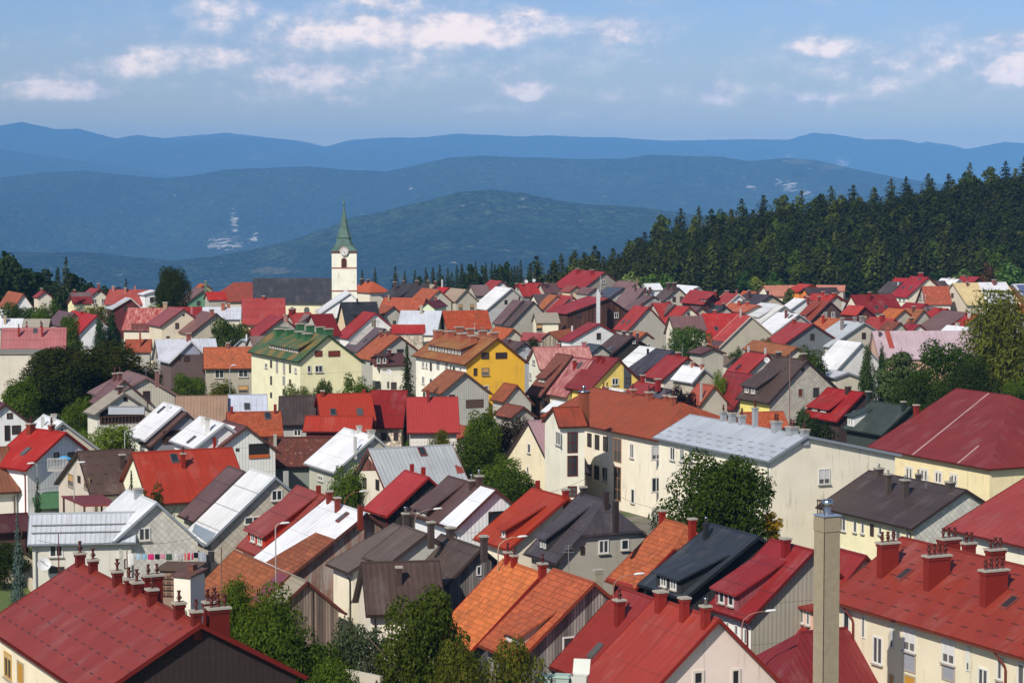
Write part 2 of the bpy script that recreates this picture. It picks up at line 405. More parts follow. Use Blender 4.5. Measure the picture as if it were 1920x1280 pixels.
HAZE, HAZEC = 5.4e-5, (0.2, 0.5, 1.0)
# ------------------------------------------------------------------ ground, hills
def sstep(a, b, x):
    t = min(1, max(0, (x - a) / (b - a))); return t * t * (3 - 2 * t)
CREST = [(900, 560), (1000, 535), (1120, 520), (1200, 475), (1260, 445), (1380, 430), (1470, 412), (1560, 398), (1660, 385), (1740, 376), (1820, 362), (1900, 352), (2000, 345), (2300, 330)]
def interp(tab, x):
    if x <= tab[0][0]: return tab[0][1]
    for (a, p), (b, q) in zip(tab, tab[1:]):
        if x <= b: return p + (q - p) * (x - a) / (b - a)
    return tab[-1][1]
def ground_z(x, y):
    """height of the land: flat town, a wooded rise to the right behind it, a deep valley beyond"""
    z = 0.0
    if y > 560:
        px = 960 + FOC * x / y
        cz = EYE - (interp(CREST, px) - HORIZON) * 830 / FOC
        z = cz * sstep(640, 830, y) if px > 880 else 0
        drop = sstep(600, 3800, y) if px < 900 else sstep(850, 4500, y)
        z -= 640 * drop
    if y < 95: z -= 0.0
    return z
def grid_mesh(name, xs, ys, zf, mat):
    V = [(x, y, zf(x, y)) for y in ys for x in xs]
    n = len(xs)
    F = [(j * n + i, j * n + i + 1, (j + 1) * n + i + 1, (j + 1) * n + i) for j in range(len(ys) - 1) for i in range(n - 1)]
    me = bpy.data.meshes.new(name); me.from_pydata(V, [], F); me.shade_smooth(); me.materials.append(MATS[mat]); return me
N, b = new_mat('ground')
tcn = N.n('ShaderNodeTexCoord').outputs['Object']
g1 = N.noise(tcn, 0.09, 6, 0.65); g2 = N.noise(tcn, 1.3, 5, 0.7)
gc = N.mix(N.step(g1, 0.47, 0.56), (0.05, 0.085, 0.022), (0.17, 0.15, 0.125))
yd = N.step(N.xyz(tcn)[1], 560, 640); gc = N.mix(yd, gc, (0.012, 0.02, 0.008))
N.put(b.inputs['Base Color'], vary(N, gc, g2, 0.35)); b.inputs['Roughness'].default_value = 0.95; bump(N, b, g2, 0.1)
xs = [-16000, -9000, -5000, -3000, -1600, -900, -600] + [x * 20 for x in range(-24, 25)] + [600, 900, 1600, 3000, 5000, 9000, 16000]
ys = [-300, -50, 50, 150, 250, 350, 450, 540] + [560 + 20 * i for i in range(50)] + [1700, 1900, 2200, 2600, 3000, 3400, 3900, 4500, 6000, 9000, 14000, 22000, 36000]
g = link('ground', grid_mesh('ground', xs, ys, ground_z, 'ground')); g['kind'] = 'structure'

N, b = new_mat('far_forest')
tcn = N.n('ShaderNodeTexCoord').outputs['Object']
vo = N.n('ShaderNodeTexVoronoi'); N.put(vo.inputs['Vector'], tcn); vo.inputs['Scale'].default_value = 0.055
big = N.noise(tcn, 0.0008, 6); mid = N.noise(tcn, 0.007, 6, 0.68)
fc = N.mix(N.step(big, 0.4, 0.62), (0.011, 0.022, 0.009), (0.024, 0.04, 0.012))
fc = N.mix(N.step(mid, 0.5, 0.7), fc, (0.034, 0.052, 0.016))
fc = vary(N, fc, N.xyz(vo.outputs['Color'])[0], 0.7)
fc = vary(N, fc, N.step(N.noise(tcn, 0.022, 5, 0.7), 0.35, 0.65), 0.5)
at = N.n('ShaderNodeAttribute', attribute_name='bare').outputs['Fac']
br = N.step(N.m('ADD', N.m('MULTIPLY', at, 0.55), N.m('MULTIPLY', N.m('SUBTRACT', N.noise(N.vm('MULTIPLY', tcn, (1.0, 1.0, 0.5)), 0.016, 6, 0.75), 0.5), 3.0)), 0.46, 0.6)
fc = N.mix(br, fc, (0.5, 0.45, 0.4))
at2 = N.n('ShaderNodeAttribute', attribute_name='meadow').outputs['Fac']
mw = N.step(N.m('ADD', at2, N.m('MULTIPLY', N.m('SUBTRACT', N.noise(tcn, 0.006, 6, 0.72), 0.5), 2.2)), 0.6, 0.85)
fc = N.mix(N.m('MULTIPLY', mw, 0.4), fc, (0.2, 0.17, 0.09))
N.put(b.inputs['Base Color'], fc); b.inputs['Roughness'].default_value = 1.0; b.inputs['Specular IOR Level'].default_value = 0.0
bump(N, b, N.m('ADD', N.m('MULTIPLY', N.m('SUBTRACT', 1.0, vo.outputs[0]), 1.0), mid), 14.0, 1.0)

def hill(name, prof, D, depth, base, rough, seed, bare=(), meadow=(), nr=54, step=5, x0=-260, x1=2200, expo=1.15):
    """a ridge D metres away whose crest follows prof; the wooded near side falls to base over depth metres"""
    D, depth, rough, base = D * 2.5, depth * 2.5, rough * 2.5, EYE + (base - EYE) * 2.5
    cols = list(range(x0, x1 + 1, step)); n = len(cols)
    V, F, B, M = [], [], [], []
    rows = [-0.35, -0.15, -0.05] + [i / (nr - 1) for i in range(nr)]
    def box(lst, px, py):
        v = 0.0
        for cx, cy, rx, ry in lst:
            q = ((px - cx) / rx) ** 2 + ((py - cy) / ry) ** 2
            v = max(v, 1 - q * 0.6)
        return max(0, v)
    for t in rows:
        for px in cols:
            crest = EYE + (HORIZON - interp(prof, px)) * D / FOC
            crest += (mnoise.noise((px * 0.018, seed, 0)) * 1.6 + mnoise.noise((px * 0.09, seed, 3)) * 0.8) * D / FOC
            tt = abs(t); dist = D - depth * t
            x = (px - 960) * D / FOC * (1 - 0.25 * max(0, t) * depth / D)
            q = mnoise.fractal((x / (depth * .42), dist / (depth * .9), seed), 1.0, 2.0, 5)
            z = base + (crest - base) * (1 - tt) ** expo + q * rough * tt * (1 - tt * .6) * 3.4
            if t < 0: z = min(z, crest - tt * depth * .12)
            V.append((x, dist, z))
            dep = dist; pxx = 960 + FOC * x / dep; pyy = HORIZON + (EYE - z) * FOC / dep
            B.append(box(bare, pxx, pyy)); M.append(box(meadow, pxx, pyy))
    for j in range(len(rows) - 1):
        for i in range(n - 1): F.append((j * n + i, (j + 1) * n + i, (j + 1) * n + i + 1, j * n + i + 1))
    me = bpy.data.meshes.new(name); me.from_pydata(V, [], F); me.shade_smooth(); me.materials.append(MATS['far_forest'])
    for nm, arr in (('bare', B), ('meadow', M)):
        a = me.attributes.new(nm, 'FLOAT', 'POINT'); a.data.foreach_set('value', np.array(arr, dtype=np.float32))
    o = link(name, me); o['kind'] = 'structure'; return o
hill('mountains', [(-260, 275), (250, 268), (330, 257), (420, 250), (480, 256), (560, 264), (620, 276), (760, 290), (1640, 290), (1735, 266), (1790, 275), (1840, 290), (2200, 300)], 11600, 900, -100, 20, 1.3, nr=10)
hill('mountains', [(-260, 262), (-60, 246), (45, 230), (110, 243), (150, 241), (220, 261), (262, 254), (330, 263), (430, 258), (540, 262), (605, 277), (660, 262), (720, 259), (780, 259), (860, 251), (940, 255), (1060, 256), (1140, 258), (1250, 265), (1330, 263), (1420, 261), (1475, 262), (1520, 250), (1560, 252), (1620, 262), (1690, 262), (1740, 273), (1810, 281), (1880, 266), (1930, 270), (2200, 285)], 10500, 3300, -160, 160, 4.7, bare=[(1580, 305, 16, 12), (1480, 292, 12, 4)], meadow=[(490, 296, 45, 6), (340, 292, 20, 3), (1250, 262, 15, 5)], nr=44)
hill('hills', [(-260, 255), (-80, 268), (0, 279), (60, 288), (140, 300), (230, 312), (330, 330), (500, 352), (700, 400), (2200, 470)], 8200, 2400, -200, 110, 8.1, x1=1100, nr=40)
hill('hills', [(-260, 345), (0, 334), (80, 324), (160, 320), (240, 328), (310, 335), (360, 330), (420, 318), (500, 316), (580, 311), (640, 318), (720, 322), (790, 308), (840, 297), (900, 292), (1000, 296), (1100, 299), (1165, 299), (1215, 290), (1280, 293), (1330, 292), (1400, 302), (1480, 297), (1530, 301), (1600, 317), (1690, 335), (1800, 350), (2200, 400)], 5600, 2100, -190, 110, 15.2,
     bare=[(440, 415, 9, 26), (425, 455, 44, 15), (478, 447, 8, 16), (1410, 350, 14, 9), (1455, 342, 10, 8), (1480, 350, 22, 12), (770, 354, 6, 5), (328, 367, 5, 4), (1510, 365, 14, 10)], meadow=[(1490, 302, 34, 9), (1560, 313, 40, 8)], nr=64)
hill('hills', [(-260, 470), (60, 473), (160, 472), (240, 481), (330, 488), (400, 480), (470, 468), (540, 452), (600, 432), (660, 408), (720, 395), (800, 376), (860, 360), (920, 356), (980, 361), (1050, 376), (1110, 384), (1180, 387), (1240, 393), (1320, 405), (1450, 430), (2200, 520)], 3300, 1500, -190, 60, 22.9, meadow=[(520, 508, 60, 10), (640, 520, 20, 6)], nr=60, expo=1.0)
# ------------------------------------------------------------------ houses
def darker(c, k): return tuple(max(4, int(v * k)) for v in c)
STY = {  # frame colour, filling, cover colour, covered share from the top
    'w': ((236, 236, 232), 'glass', None, 0), 'ws': ((232, 232, 228), 'glass', (226, 226, 226), 0.68), 'd': ((70, 60, 52), 'glass', None, 0), 'br': ((92, 52, 44), 'glass', None, 0),
    'yw': ((150, 135, 110), 'glass', (226, 178, 120), 0.6), 'ow': ((222, 180, 110), 'glass', (226, 196, 140), 0.2), 'yl': ((200, 190, 165), 'glass', (214, 158, 62), 1.0), 'rs': ((110, 58, 44), 'glass', (140, 66, 46), 1.0),
    'pan': ((190, 180, 170), 'glass', (168, 172, 182), 1.0), 'stair': ((170, 130, 95), 'glass', None, 0), 'grid': ((120, 44, 46), 'glass', None, 0), 'balc': ((120, 90, 76), 'painted_room_shade', None, 0), 'loggia': ((70, 60, 56), 'painted_room_shade', None, 0),
    'wd': ((236, 226, 216), 'painted_room_shade', None, 0), 'bd': ((44, 42, 44), 'glass', (225, 225, 225), 0.0), 'bn': ((200, 196, 186), 'glass', (122, 66, 36), 1.0), 'ww': ((240, 236, 226), 'glass', None, 0), 'brp': ((96, 72, 64), 'glass', (104, 80, 72), 1.0)}
def window(parent, fr, a0, a1, z0, z1, sty, flip):
    """frame, pane, cover and sill of one window; fr(a, out, z) puts a point on its wall"""
    col, fill, cover, share = STY[sty]
    w, h = a1 - a0, z1 - z0
    fw = min(0.09 if sty != 'wd' else 0.2, w * 0.2) if sty != 'ww' else min(0.28, w * .25)
    m = MB()
    def bar(p, q, r, t, o0=0.0, o1=0.06):
        pts = [fr(p, o1, r), fr(q, o1, r), fr(q, o1, t), fr(p, o1, t)]
        bk = [fr(p, o0, r), fr(q, o0, r), fr(q, o0, t), fr(p, o0, t)]
        m.poly(pts)
        for i in range(4):
            j = (i + 1) % 4; m.poly([pts[j], pts[i], bk[i], bk[j]])
    bar(a0, a1, z1 - fw, z1); bar(a0, a1, z0, z0 + fw); bar(a0, a0 + fw, z0 + fw, z1 - fw); bar(a1 - fw, a1, z0 + fw, z1 - fw)
    if sty in ('w', 'ws', 'd', 'br', 'ow', 'bd', 'ww') and w > 0.75:
        k = 2 if w < 1.7 else 3
        for i in range(1, k):
            c = a0 + w * i / k; bar(c - fw * .5, c + fw * .5, z0 + fw, z1 - fw, 0.02, 0.055)
    if sty in ('stair', 'grid'):
        c = a0 + w / 2; bar(c - .03, c + .03, z0 + fw, z1 - fw, .02, .055)
        k = max(2, int(h / 0.95))
        for i in range(1, k): c = z0 + h * i / k; bar(a0 + fw, a1 - fw, c - .025, c + .025, .02, .053)
    if sty == 'balc':
        for i in range(13): c = a0 + w * (i + .5) / 13; bar(c - .03, c + .03, z0, z0 + min(.95, h * .45), .08, .12)
        bar(a0, a1, z0 + min(.95, h * .45), z0 + min(1.03, h * .45 + .08), .07, .14)
    o = m.build('window', 'paint', parent, col)
    p = MB(); top = z1 - fw - (h - 2 * fw) * share
    if share < 1:
        p.poly([fr(a0 + fw, .015, z0 + fw), fr(a1 - fw, .015, z0 + fw), fr(a1 - fw, .015, top), fr(a0 + fw, .015, top)])
        p.build('pane', fill, o, (30, 34, 38))  # open recesses get a flat sheet here, their shade put into its colour
    if cover and share > 0:
        c = MB(); c.poly([fr(a0 + fw, .03, top), fr(a1 - fw, .03, top), fr(a1 - fw, .03, z1 - fw), fr(a0 + fw, .03, z1 - fw)])
        c.build('shutter', 'paint', o, cover)
    if sty == 'loggia':
        c = MB(); c.poly([fr(a0, .1, z0), fr(a1, .1, z0), fr(a1, .1, z0 + .35), fr(a0, .1, z0 + .35)]); c.build('railing', 'paint', o, (222, 110, 52))
    if sty in ('w', 'ws', 'ww', 'wd', 'yw', 'ow') and w > .4:
        m = MB()
        p_ = [fr(a0 - .06, .16, z0), fr(a1 + .06, .16, z0), fr(a1 + .06, .0, z0), fr(a0 - .06, .0, z0)]
        q_ = [fr(a0 - .06, .16, z0 - .07), fr(a1 + .06, .16, z0 - .07), fr(a1 + .06, .0, z0 - .07), fr(a0 - .06, .0, z0 - .07)]
        m.poly(p_); m.poly([p_[0], p_[1], q_[1], q_[0]]); m.poly(q_[::-1]); m.poly([p_[1], p_[2], q_[2], q_[1]]); m.poly([p_[3], p_[0], q_[0], q_[3]])
        m.build('sill', 'paint', o, (190, 180, 168))
    return o
POT, FLUE = {}, {}
def pot_mesh():
    if not POT:
        m = MB(); m.lathe([(.11, 0), (.12, .06), (.085, .1), (.08, .3), (.12, .34), (.12, .4), (.08, .43), (.08, .62), (.13, .66), (.13, .72), (0, .74)], 8)
        m.tube([(-.17, 0, .3), (-.08, 0, .2), (.08, 0, .2), (.17, 0, .32)], [.045] * 4, 6); m.tube([(0, -.17, .48), (0, 0, .38), (0, .17, .5)], [.045] * 3, 6)
        POT['m'] = m.mesh('chimney_pot', 'paint', True)
    return POT['m']
def flue_mesh():
    if not FLUE:
        m = MB(); m.lathe([(.09, 0), (.09, .3), (.13, .32), (.13, .4), (.09, .42), (0, .46)], 10); FLUE['m'] = m.mesh('flue', 'steel', True)
    return FLUE['m']
def chimney(root, x, y, z0, z1, wx, wy, col, pots, near, s):
    m = MB(s); cap = 0.1 if near else 0.12; e = min(.09, wx * .2)
    m.box(x - wx / 2, x + wx / 2, y - wy / 2, y + wy / 2, z0, z1 - cap, 0)
    if wx > .32 or wy > .4:
        m.box(x - wx / 2 - e * .5, x + wx / 2 + e * .5, y - wy / 2 - e * .5, y + wy / 2 + e * .5, z1 - cap - .16, z1 - cap - .03, 0)
        m.box(x - wx / 2 - e, x + wx / 2 + e, y - wy / 2 - e, y + wy / 2 + e, z1 - cap, z1, 1)
    else: m.box(x - wx / 2, x + wx / 2, y - wy / 2, y + wy / 2, z1 - cap, z1, 0)
    o = m.build('chimney', ['paint', 'cap_stone'], root, col)
    if pots and (near or pots == 1):
        n = max(1, int(max(wx, wy) / .32))
        for i in range(n):
            t = (i + .5) / n - .5
            px_, py_ = (x + t * wx, y) if wx >= wy else (x, y + t * wy)
            if pots == 2: q = link('flue', flue_mesh(), o, (200, 200, 205))
            else: q = link('chimney_pot', pot_mesh(), o, (96, 44, 36))
            q.location = (px_, py_ * s, z1 - .02); q.rotation_euler = (0, 0, random.choice((0, 1.57, .8)) + i); k = .74 + random.random() * .16; q.scale = (k, k, k)
    elif near and random.random() < .22:
        q = link('flue', flue_mesh(), o, (185, 185, 190)); q.location = (x, y * s, z1 - .02)
def WM(k): return 'wall_' + k if 'wall_' + k in MATS else 'roof_' + k
HCOUNT = 0
def B(name, label, cx, cy, rz, L, s, hE, hR, zr, zE, zR, roof, wall, o):
    global HCOUNT
    HCOUNT += 1
    dist = math.hypot(cx, cy); near = dist < 215; midd = dist < 340
    jit = 0.002 * (HCOUNT % 7)
    root = thing(name, label, o.get('cat', {'house': 'house', 'barn': 'barn', 'shed': 'shed', 'chalet': 'chalet'}.get(name, name.replace('_', ' '))), (cx, cy, 0), rz, 'buildings of the town')
    th = .16
    zb = o.get('ba', 0) - .4
    tE, tR = (zr - zE) / hE, (zr - zR) / hR
    lE, lR = math.hypot(1, tE), math.hypot(1, tR)
    h = L / 2
    hA, hB, py = o.get('hA'), o.get('hB'), o.get('py')
    if py: hA = hB = 'full'
    ra, rb = h, -h                       # ridge ends
    ea, eb = h, -h                       # eave ends
    if hA == 'full': ea = h + hE
    elif hA: ra = h - hA[1] * L
    if hB == 'full': eb = -h - hE
    # roof ----------------------------------------------------------
    m = MB(s)
    sE = lambda x, y: (x, y, zr - y * tE)
    sR = lambda x, y: (x, -y, zr - y * tR)
    def slope(f, hw, t, l):
        P = [(rb, 0), (eb, hw), (ea, hw)]
        if hA and hA != 'full': P.append((h, hA[0] * hw))
        P.append((ra, 0))
        m.slab([f(*p) for p in P], [(p[0], p[1] * l) for p in P], (0, 0, -th))
    slope(sE, hE, tE, lE); slope(sR, hR, tR, lR)
    if hA:
        fr = 1 if hA == 'full' else hA[0]
        a, b_, c = (ra, 0, zr), sE(ea if fr == 1 else h, fr * hE), sR(ea if fr == 1 else h, fr * hR)
        hl = math.dist((ra, zr), (b_[0], b_[2]))
        m.slab([a, b_, c], [(0, 0), (fr * hE, hl), (-fr * hR, hl)], (0, 0, -th))
    if hB:
        a, b_, c = (rb, 0, zr), sE(eb, hE), sR(eb, hR); hl = math.dist((rb, zr), (eb, zE))
        m.slab([a, c, b_], [(0, 0), (-hR, hl), (hE, hl)], (0, 0, -th))
    rc = roof[1]
    m.build('roof', 'roof_' + roof[0], root, rc)
    if midd:                             # ridge capping
        c = MB(s); q = .11
        c.slab([(rb, 0, zr + .05), (rb, q, zr + .05 - q * tE), (ra, q, zr + .05 - q * tE), (ra, 0, zr + .05)], [(0, 0)] * 4, (0, 0, -.05))
        c.slab([(ra, 0, zr + .05), (ra, -q, zr + .05 - q * tR), (rb, -q, zr + .05 - q * tR), (rb, 0, zr + .05)], [(0, 0)] * 4, (0, 0, -.05))
        c.build('ridge_cap', 'paint', root, darker(rc, .88))
    # walls ---------------------------------------------------------
    ie, ig = min(.4, hE * .14), min(.3, L * .06)
    ir = min(.4, hR * .14)
    xa = (ea - ie) if hA == 'full' else h - ig - jit
    xb = (eb + ie) if hB == 'full' else -h + ig + jit
    yE, yR = hE - ie - jit, -(hR - ir - jit)
    uz = lambda y: (zr - y * tE if y >= 0 else zr + y * tR) - th - .004
    wm, wc = wall; gm = o.get('gm'); sm = o.get('sm')
    wl = MB(s)
    ztE, ztR = uz(yE), uz(yR)
    wl.poly([(xa, yE, zb), (xb, yE, zb), (xb, yE, ztE), (xa, yE, ztE)], [(xa, zb), (xb, zb), (xb, ztE), (xa, ztE)])
    if not (gm or sm): wl.poly([(xb, yR, zb), (xa, yR, zb), (xa, yR, ztR), (xb, yR, ztR)], [(xb, zb), (xa, zb), (xa, ztR), (xb, ztR)])
    def gable(x, hip, back, gw):
        if hip == 'full': P = [(yR, zb), (yE, zb), (yE, min(ztE, ztR)), (yR, min(ztE, ztR))]
        elif hip:
            k = hip[0]; zh = lambda y: uz(y) - .03
            P = [(yR, zb), (yE, zb), (yE, ztE), (k * hE, zh(k * hE)), (-k * hR, zh(-k * hR)), (yR, ztR)]
        else: P = [(yR, zb), (yE, zb), (yE, ztE), (0, uz(0)), (yR, ztR)]
        if back: P = P[::-1]
        gw.poly([(x, p[0], p[1]) for p in P], [(p[0], p[1]) for p in P])
    sep = bool(gm or sm); gA = MB(s) if sep else wl; gB = MB(s) if sep else wl
    gable(xa, hA, False, gA); gable(xb, hB, True, gB)
    gk, gc_ = (wm, wc) if sm else (gm or wall)
    wk, wcol = sm or wall
    if sep:
        for q in (gA, gB): q.build('gable_wall', WM(gk), root, gc_)
        w2 = MB(s); w2.poly([(xb, yR, zb), (xa, yR, zb), (xa, yR, ztR), (xb, yR, ztR)], [(xb, zb), (xa, zb), (xa, ztR), (xb, ztR)]); w2.build('wall', WM(wk), root, wcol)
    wl.build('wall', WM(wk), root, wcol)
    # verge boards and gutter ---------------------------------------
    vc = o.get('vc') or darker(rc, .72)
    if dist < 560:
        dd = .2 if near else .24
        def board(v, x, sx, f, hw, k0):
            a, b_ = f(x, k0 * hw), f(x, hw)
            v.slab([(x, a[1], a[2] + .035), (x, b_[1], b_[2] + .035), (x, b_[1], b_[2] - dd), (x, a[1], a[2] - dd)], [(0, 0)] * 4, (sx * .045, 0, 0))
        if hA != 'full':
            k0 = hA[0] if hA else 0
            for lst in ([(sE, hE)], [(sR, hR)]) if k0 else ([(sE, hE), (sR, hR)],):
                v = MB(s)
                for f, w_ in lst: board(v, h, 1, f, w_, k0)
                v.build('verge', 'paint', root, vc)
        if hB != 'full':
            v = MB(s); board(v, -h, -1, sE, hE, 0); board(v, -h, -1, sR, hR, 0); v.build('verge', 'paint', root, vc)
    if midd:
        gx = .07
        for y, z in ((hE, zE), (-hR, zR)):
            v = MB(s)
            d_ = gx if y > 0 else -gx
            pr = [(0, -.02), (0, -.13), (d_, -.18), (d_ * 2, -.13), (d_ * 2, -.03)]
            for p, q in zip(pr, pr[1:]): v.poly([(eb, y + p[0], z + p[1]), (ea, y + p[0], z + p[1]), (ea, y + q[0], z + q[1]), (eb, y + q[0], z + q[1])])
            v.build('gutter', 'paint', root, darker(vc, .9))
        if hA == 'full':
            v = MB(s)
            for p, q in zip([(0, -.02), (0, -.13), (gx, -.18), (gx * 2, -.13), (gx * 2, -.03)], [(0, -.13), (gx, -.18), (gx * 2, -.13), (gx * 2, -.03)]): v.poly([(ea + p[0], -hR, zE + p[1]), (ea + p[0], hE, zE + p[1]), (ea + q[0], hE, zE + q[1]), (ea + q[0], -hR, zE + q[1])])
            v.build('gutter', 'paint', root, darker(vc, .9))
        if near and 'pi' not in o:
            v = MB(s); xx = xa - .25; yy_ = yE + .09
            v.tube([(xx, hE + .06, zE - .16), (xx, yy_ + .05, zE - .5), (xx, yy_, zE - .8), (xx, yy_, zb)], [.05] * 4, 6); v.build('downpipe', 'paint', root, darker(vc, .9))
    for xx in o.get('pi', ()):
        v = MB(s); yy_ = yE + .1; v.tube([(xx - .5, hE + .04, zE - .16), (xx - .05, yy_ + .05, zE - .75), (xx, yy_, zE - 1.0), (xx, yy_, zb)], [.06] * 4, 8); v.build('downpipe', 'paint', root, (130, 48, 46))
    # panels laid on the roof or on the gable ----------------------
    for pts, k, c in o.get('P', ()):
        pts = [(min(ea, max(eb, p[0])), min(hE, max(0.0, p[1]))) for p in pts]
        ar = sum(pts[i][0] * pts[(i + 1) % len(pts)][1] - pts[(i + 1) % len(pts)][0] * pts[i][1] for i in range(len(pts)))
        if ar > 0: pts = pts[::-1]
        q = MB(s); q.slab([(p[0], p[1], zr - p[1] * tE + .035) for p in pts], [(p[0], p[1] * lE) for p in pts], (0, 0, -.03)); q.build('roof_panel', 'roof_' + k, root, c)
    for pts, k, c in o.get('GP', ()):
        q = MB(s); pts = [(min(yE, max(yR, p[0])), p[1]) for p in pts]; pts = [(p[0], min(p[1], uz(p[0]) - .02)) for p in pts]
        q.slab([(xa + .03, p[0], p[1]) for p in pts], [(p[0], p[1]) for p in pts], (-.025, 0, 0)); q.build('gable_panel', 'wall_' + k if 'wall_' + k in MATS else 'roof_' + k, root, c)
    for f in o.get('ra', ()):
        y = f * hE; q = MB(s); q.box(-h + .2, h - .2, y - .03, y + .03, zr - y * tE + .1, zr - y * tE + .17)
        for i in range(6): xx = -h + .4 + i * (L - .8) / 5; q.box(xx - .03, xx + .03, y - .02, y + .02, zr - y * tE, zr - y * tE + .1)
        q.build('snow_rail', 'paint', root, (150, 150, 145))
    # windows --------------------------------------------------------
    if not o.get('G') and not hA and dist > 200 and HCOUNT % 9 in (0, 2, 4, 7) and hE + hR > 5:
        z1 = zr - 1.3 * tE - 1.0
        for c in ((-.9, .9) if HCOUNT % 2 else (0,)): window(root, lambda a, b_, z: (xa + b_, s * a, z), c - .4, c + .4, z1 - 1.1, z1, ('d', 'w', 'br')[HCOUNT % 3], s)
    for a0, a1, z0, z1, st in o.get('G', ()):
        window(root, lambda a, b_, z: (xa + b_, s * a, z), a0, a1, z0, z1, st, s)
    for a0, a1, z0, z1, st in o.get('W', ()):
        window(root, lambda a, b_, z: (a, s * (yE + b_), z), a0, a1, z0, z1, st, s)
    # skylights ------------------------------------------------------
    for x, y in o.get('S', ()):
        y = min(hE - .6, max(.6, y)); k = .32; u_ = .5 / lE
        f = MB(s)
        P = [(x - k, y - u_), (x - k, y + u_), (x + k, y + u_), (x + k, y - u_)]
        f.slab([(p[0], p[1], zr - p[1] * tE + .12) for p in P], [(0, 0)] * 4, (0, 0, -.14)); w_ = f.build('skylight', 'paint', root, o.get('sk', (96, 92, 92)))
        f = MB(s); P = [(x - k + .07, y - u_ + .06), (x - k + .07, y + u_ - .06), (x + k - .07, y + u_ - .06), (x + k - .07, y - u_ + .06)]
        f.poly([(p[0], p[1], zr - p[1] * tE + .127) for p in P]); f.build('pane', 'glass', w_, (30, 34, 38))
    # chimneys -------------------------------------------------------
    cc = o.get('cc') or darker(rc, .85)
    for x, y, zt, w, *zb_ in o.get('C', ()):
        if zb_: chimney(root, x, y, zb_[0], zt, w, w, cc, 0, near, s); continue
        zs = min(zr - .2, zr - (y * tE if y > 0 else -y * tR)) - .6
        if y < -.9: chimney(root, x, y, zs - .5, zt, w * .62, w * 1.15, cc, o.get('po'), near, s)
        else: chimney(root, x, y, zs, zt, w, w, cc, o.get('po') if w > .25 else 0, near, s)
    for x, y, l, zt in o.get('SL', ()):
        chimney(root, x + .2, y - l / 2, zr - y * tE - .8, zt, .5, l, cc, 1, near, s)
    # dormers --------------------------------------------------------
    for x1, x2, yf, dh, yb in o.get('D', ()):
        dm, dcol = o.get('dc', ('stucco', wc))
        zf = zr - yf * tE; zt = zf + dh; zbk = zr - yb * tE
        d_ = MB(s)
        d_.poly([(x1, yf, zf - .3), (x2, yf, zf - .3), (x2, yf, zt), (x1, yf, zt)][::-1], [(x1, zf), (x2, zf), (x2, zt), (x1, zt)][::-1])
        for x in (x1, x2):
            P = [(x, yf, zf - .3), (x, yf, zt), (x, yb, zbk), (x, yb, zbk - .3)]
            if x == x2: P = P[::-1]
            d_.poly(P, [(p[1], p[2]) for p in P])
        dd = d_.build('dormer', 'wall_' + dm if 'wall_' + dm in MATS else 'roof_' + dm, root, dcol)
        q = MB(s); ov = .3; sl = (zbk - zt) / (yf - yb); zo = zt - ov * sl
        T_ = [(x1 - .2, yf + ov, zo + .12), (x2 + .2, yf + ov, zo + .12), (x2 + .2, yb, zbk + .12), (x1 - .2, yb, zbk + .12)]
        ln = math.hypot(yf - yb, zbk - zt)
        q.slab(T_[::-1], [(x1, ln), (x2, ln), (x2, 0), (x1, 0)][::-1], (0, 0, -.12)); q.build('dormer_roof', 'roof_' + (roof[0] if roof[0] != 'dash' else 'plain'), dd, rc)
        n = o.get('dw') or (2 if x2 - x1 > 1.2 else 1); n = max(1, n)
        ww = (x2 - x1) * (.62 if n > 4 else .6) / n; wh = min(dh * .75, 1.1)
        if wh > .35:
            for i in range(n):
                c = x1 + (x2 - x1) * ((i + .5) / n if n > 4 else (.3 + .4 * i / max(1, n - 1) if n > 1 else .5)); 
                window(dd, lambda a, b_, z: (a, s * (yf + b_), z), c - ww / 2 * .8, c + ww / 2 * .8, zt - .1 - wh, zt - .1, 'w', s)
    return root
B('apartment_block','long maroon metal roof with a row of squat chimneys and dark corrugated gable end',-19.53,117.55,-1.097,20.37,-1,5.38,5.38,11.0,7.95,7.95,('dash', (156, 58, 52)),('stucco', (235, 218, 180)),{'W':[[-7.16,-5.71,5.64,7.04,'ow'],[-4.53,-3.24,5.82,7.04,'yl']],'C':[[-9.42,0.11,11.64,0.46],[-6.99,0.1,11.63,0.43],[-2.54,0.13,11.68,0.44],[-0.29,0.2,11.63,0.39],[0.74,0.12,11.61,0.45],[3.47,0.21,11.68,0.44],[7.52,0.17,11.65,0.45],[9.74,0.08,11.61,0.42],[-0.4,-1.1,11.71,0.82],[9.56,-1.1,11.64,0.86],[8.56,-1.1,11.77,0.6]],'gm':('clad',(58,44,42)),'vc':(130,35,35),'cc':(120,34,32),'po':1,'cat':'apartment block'})
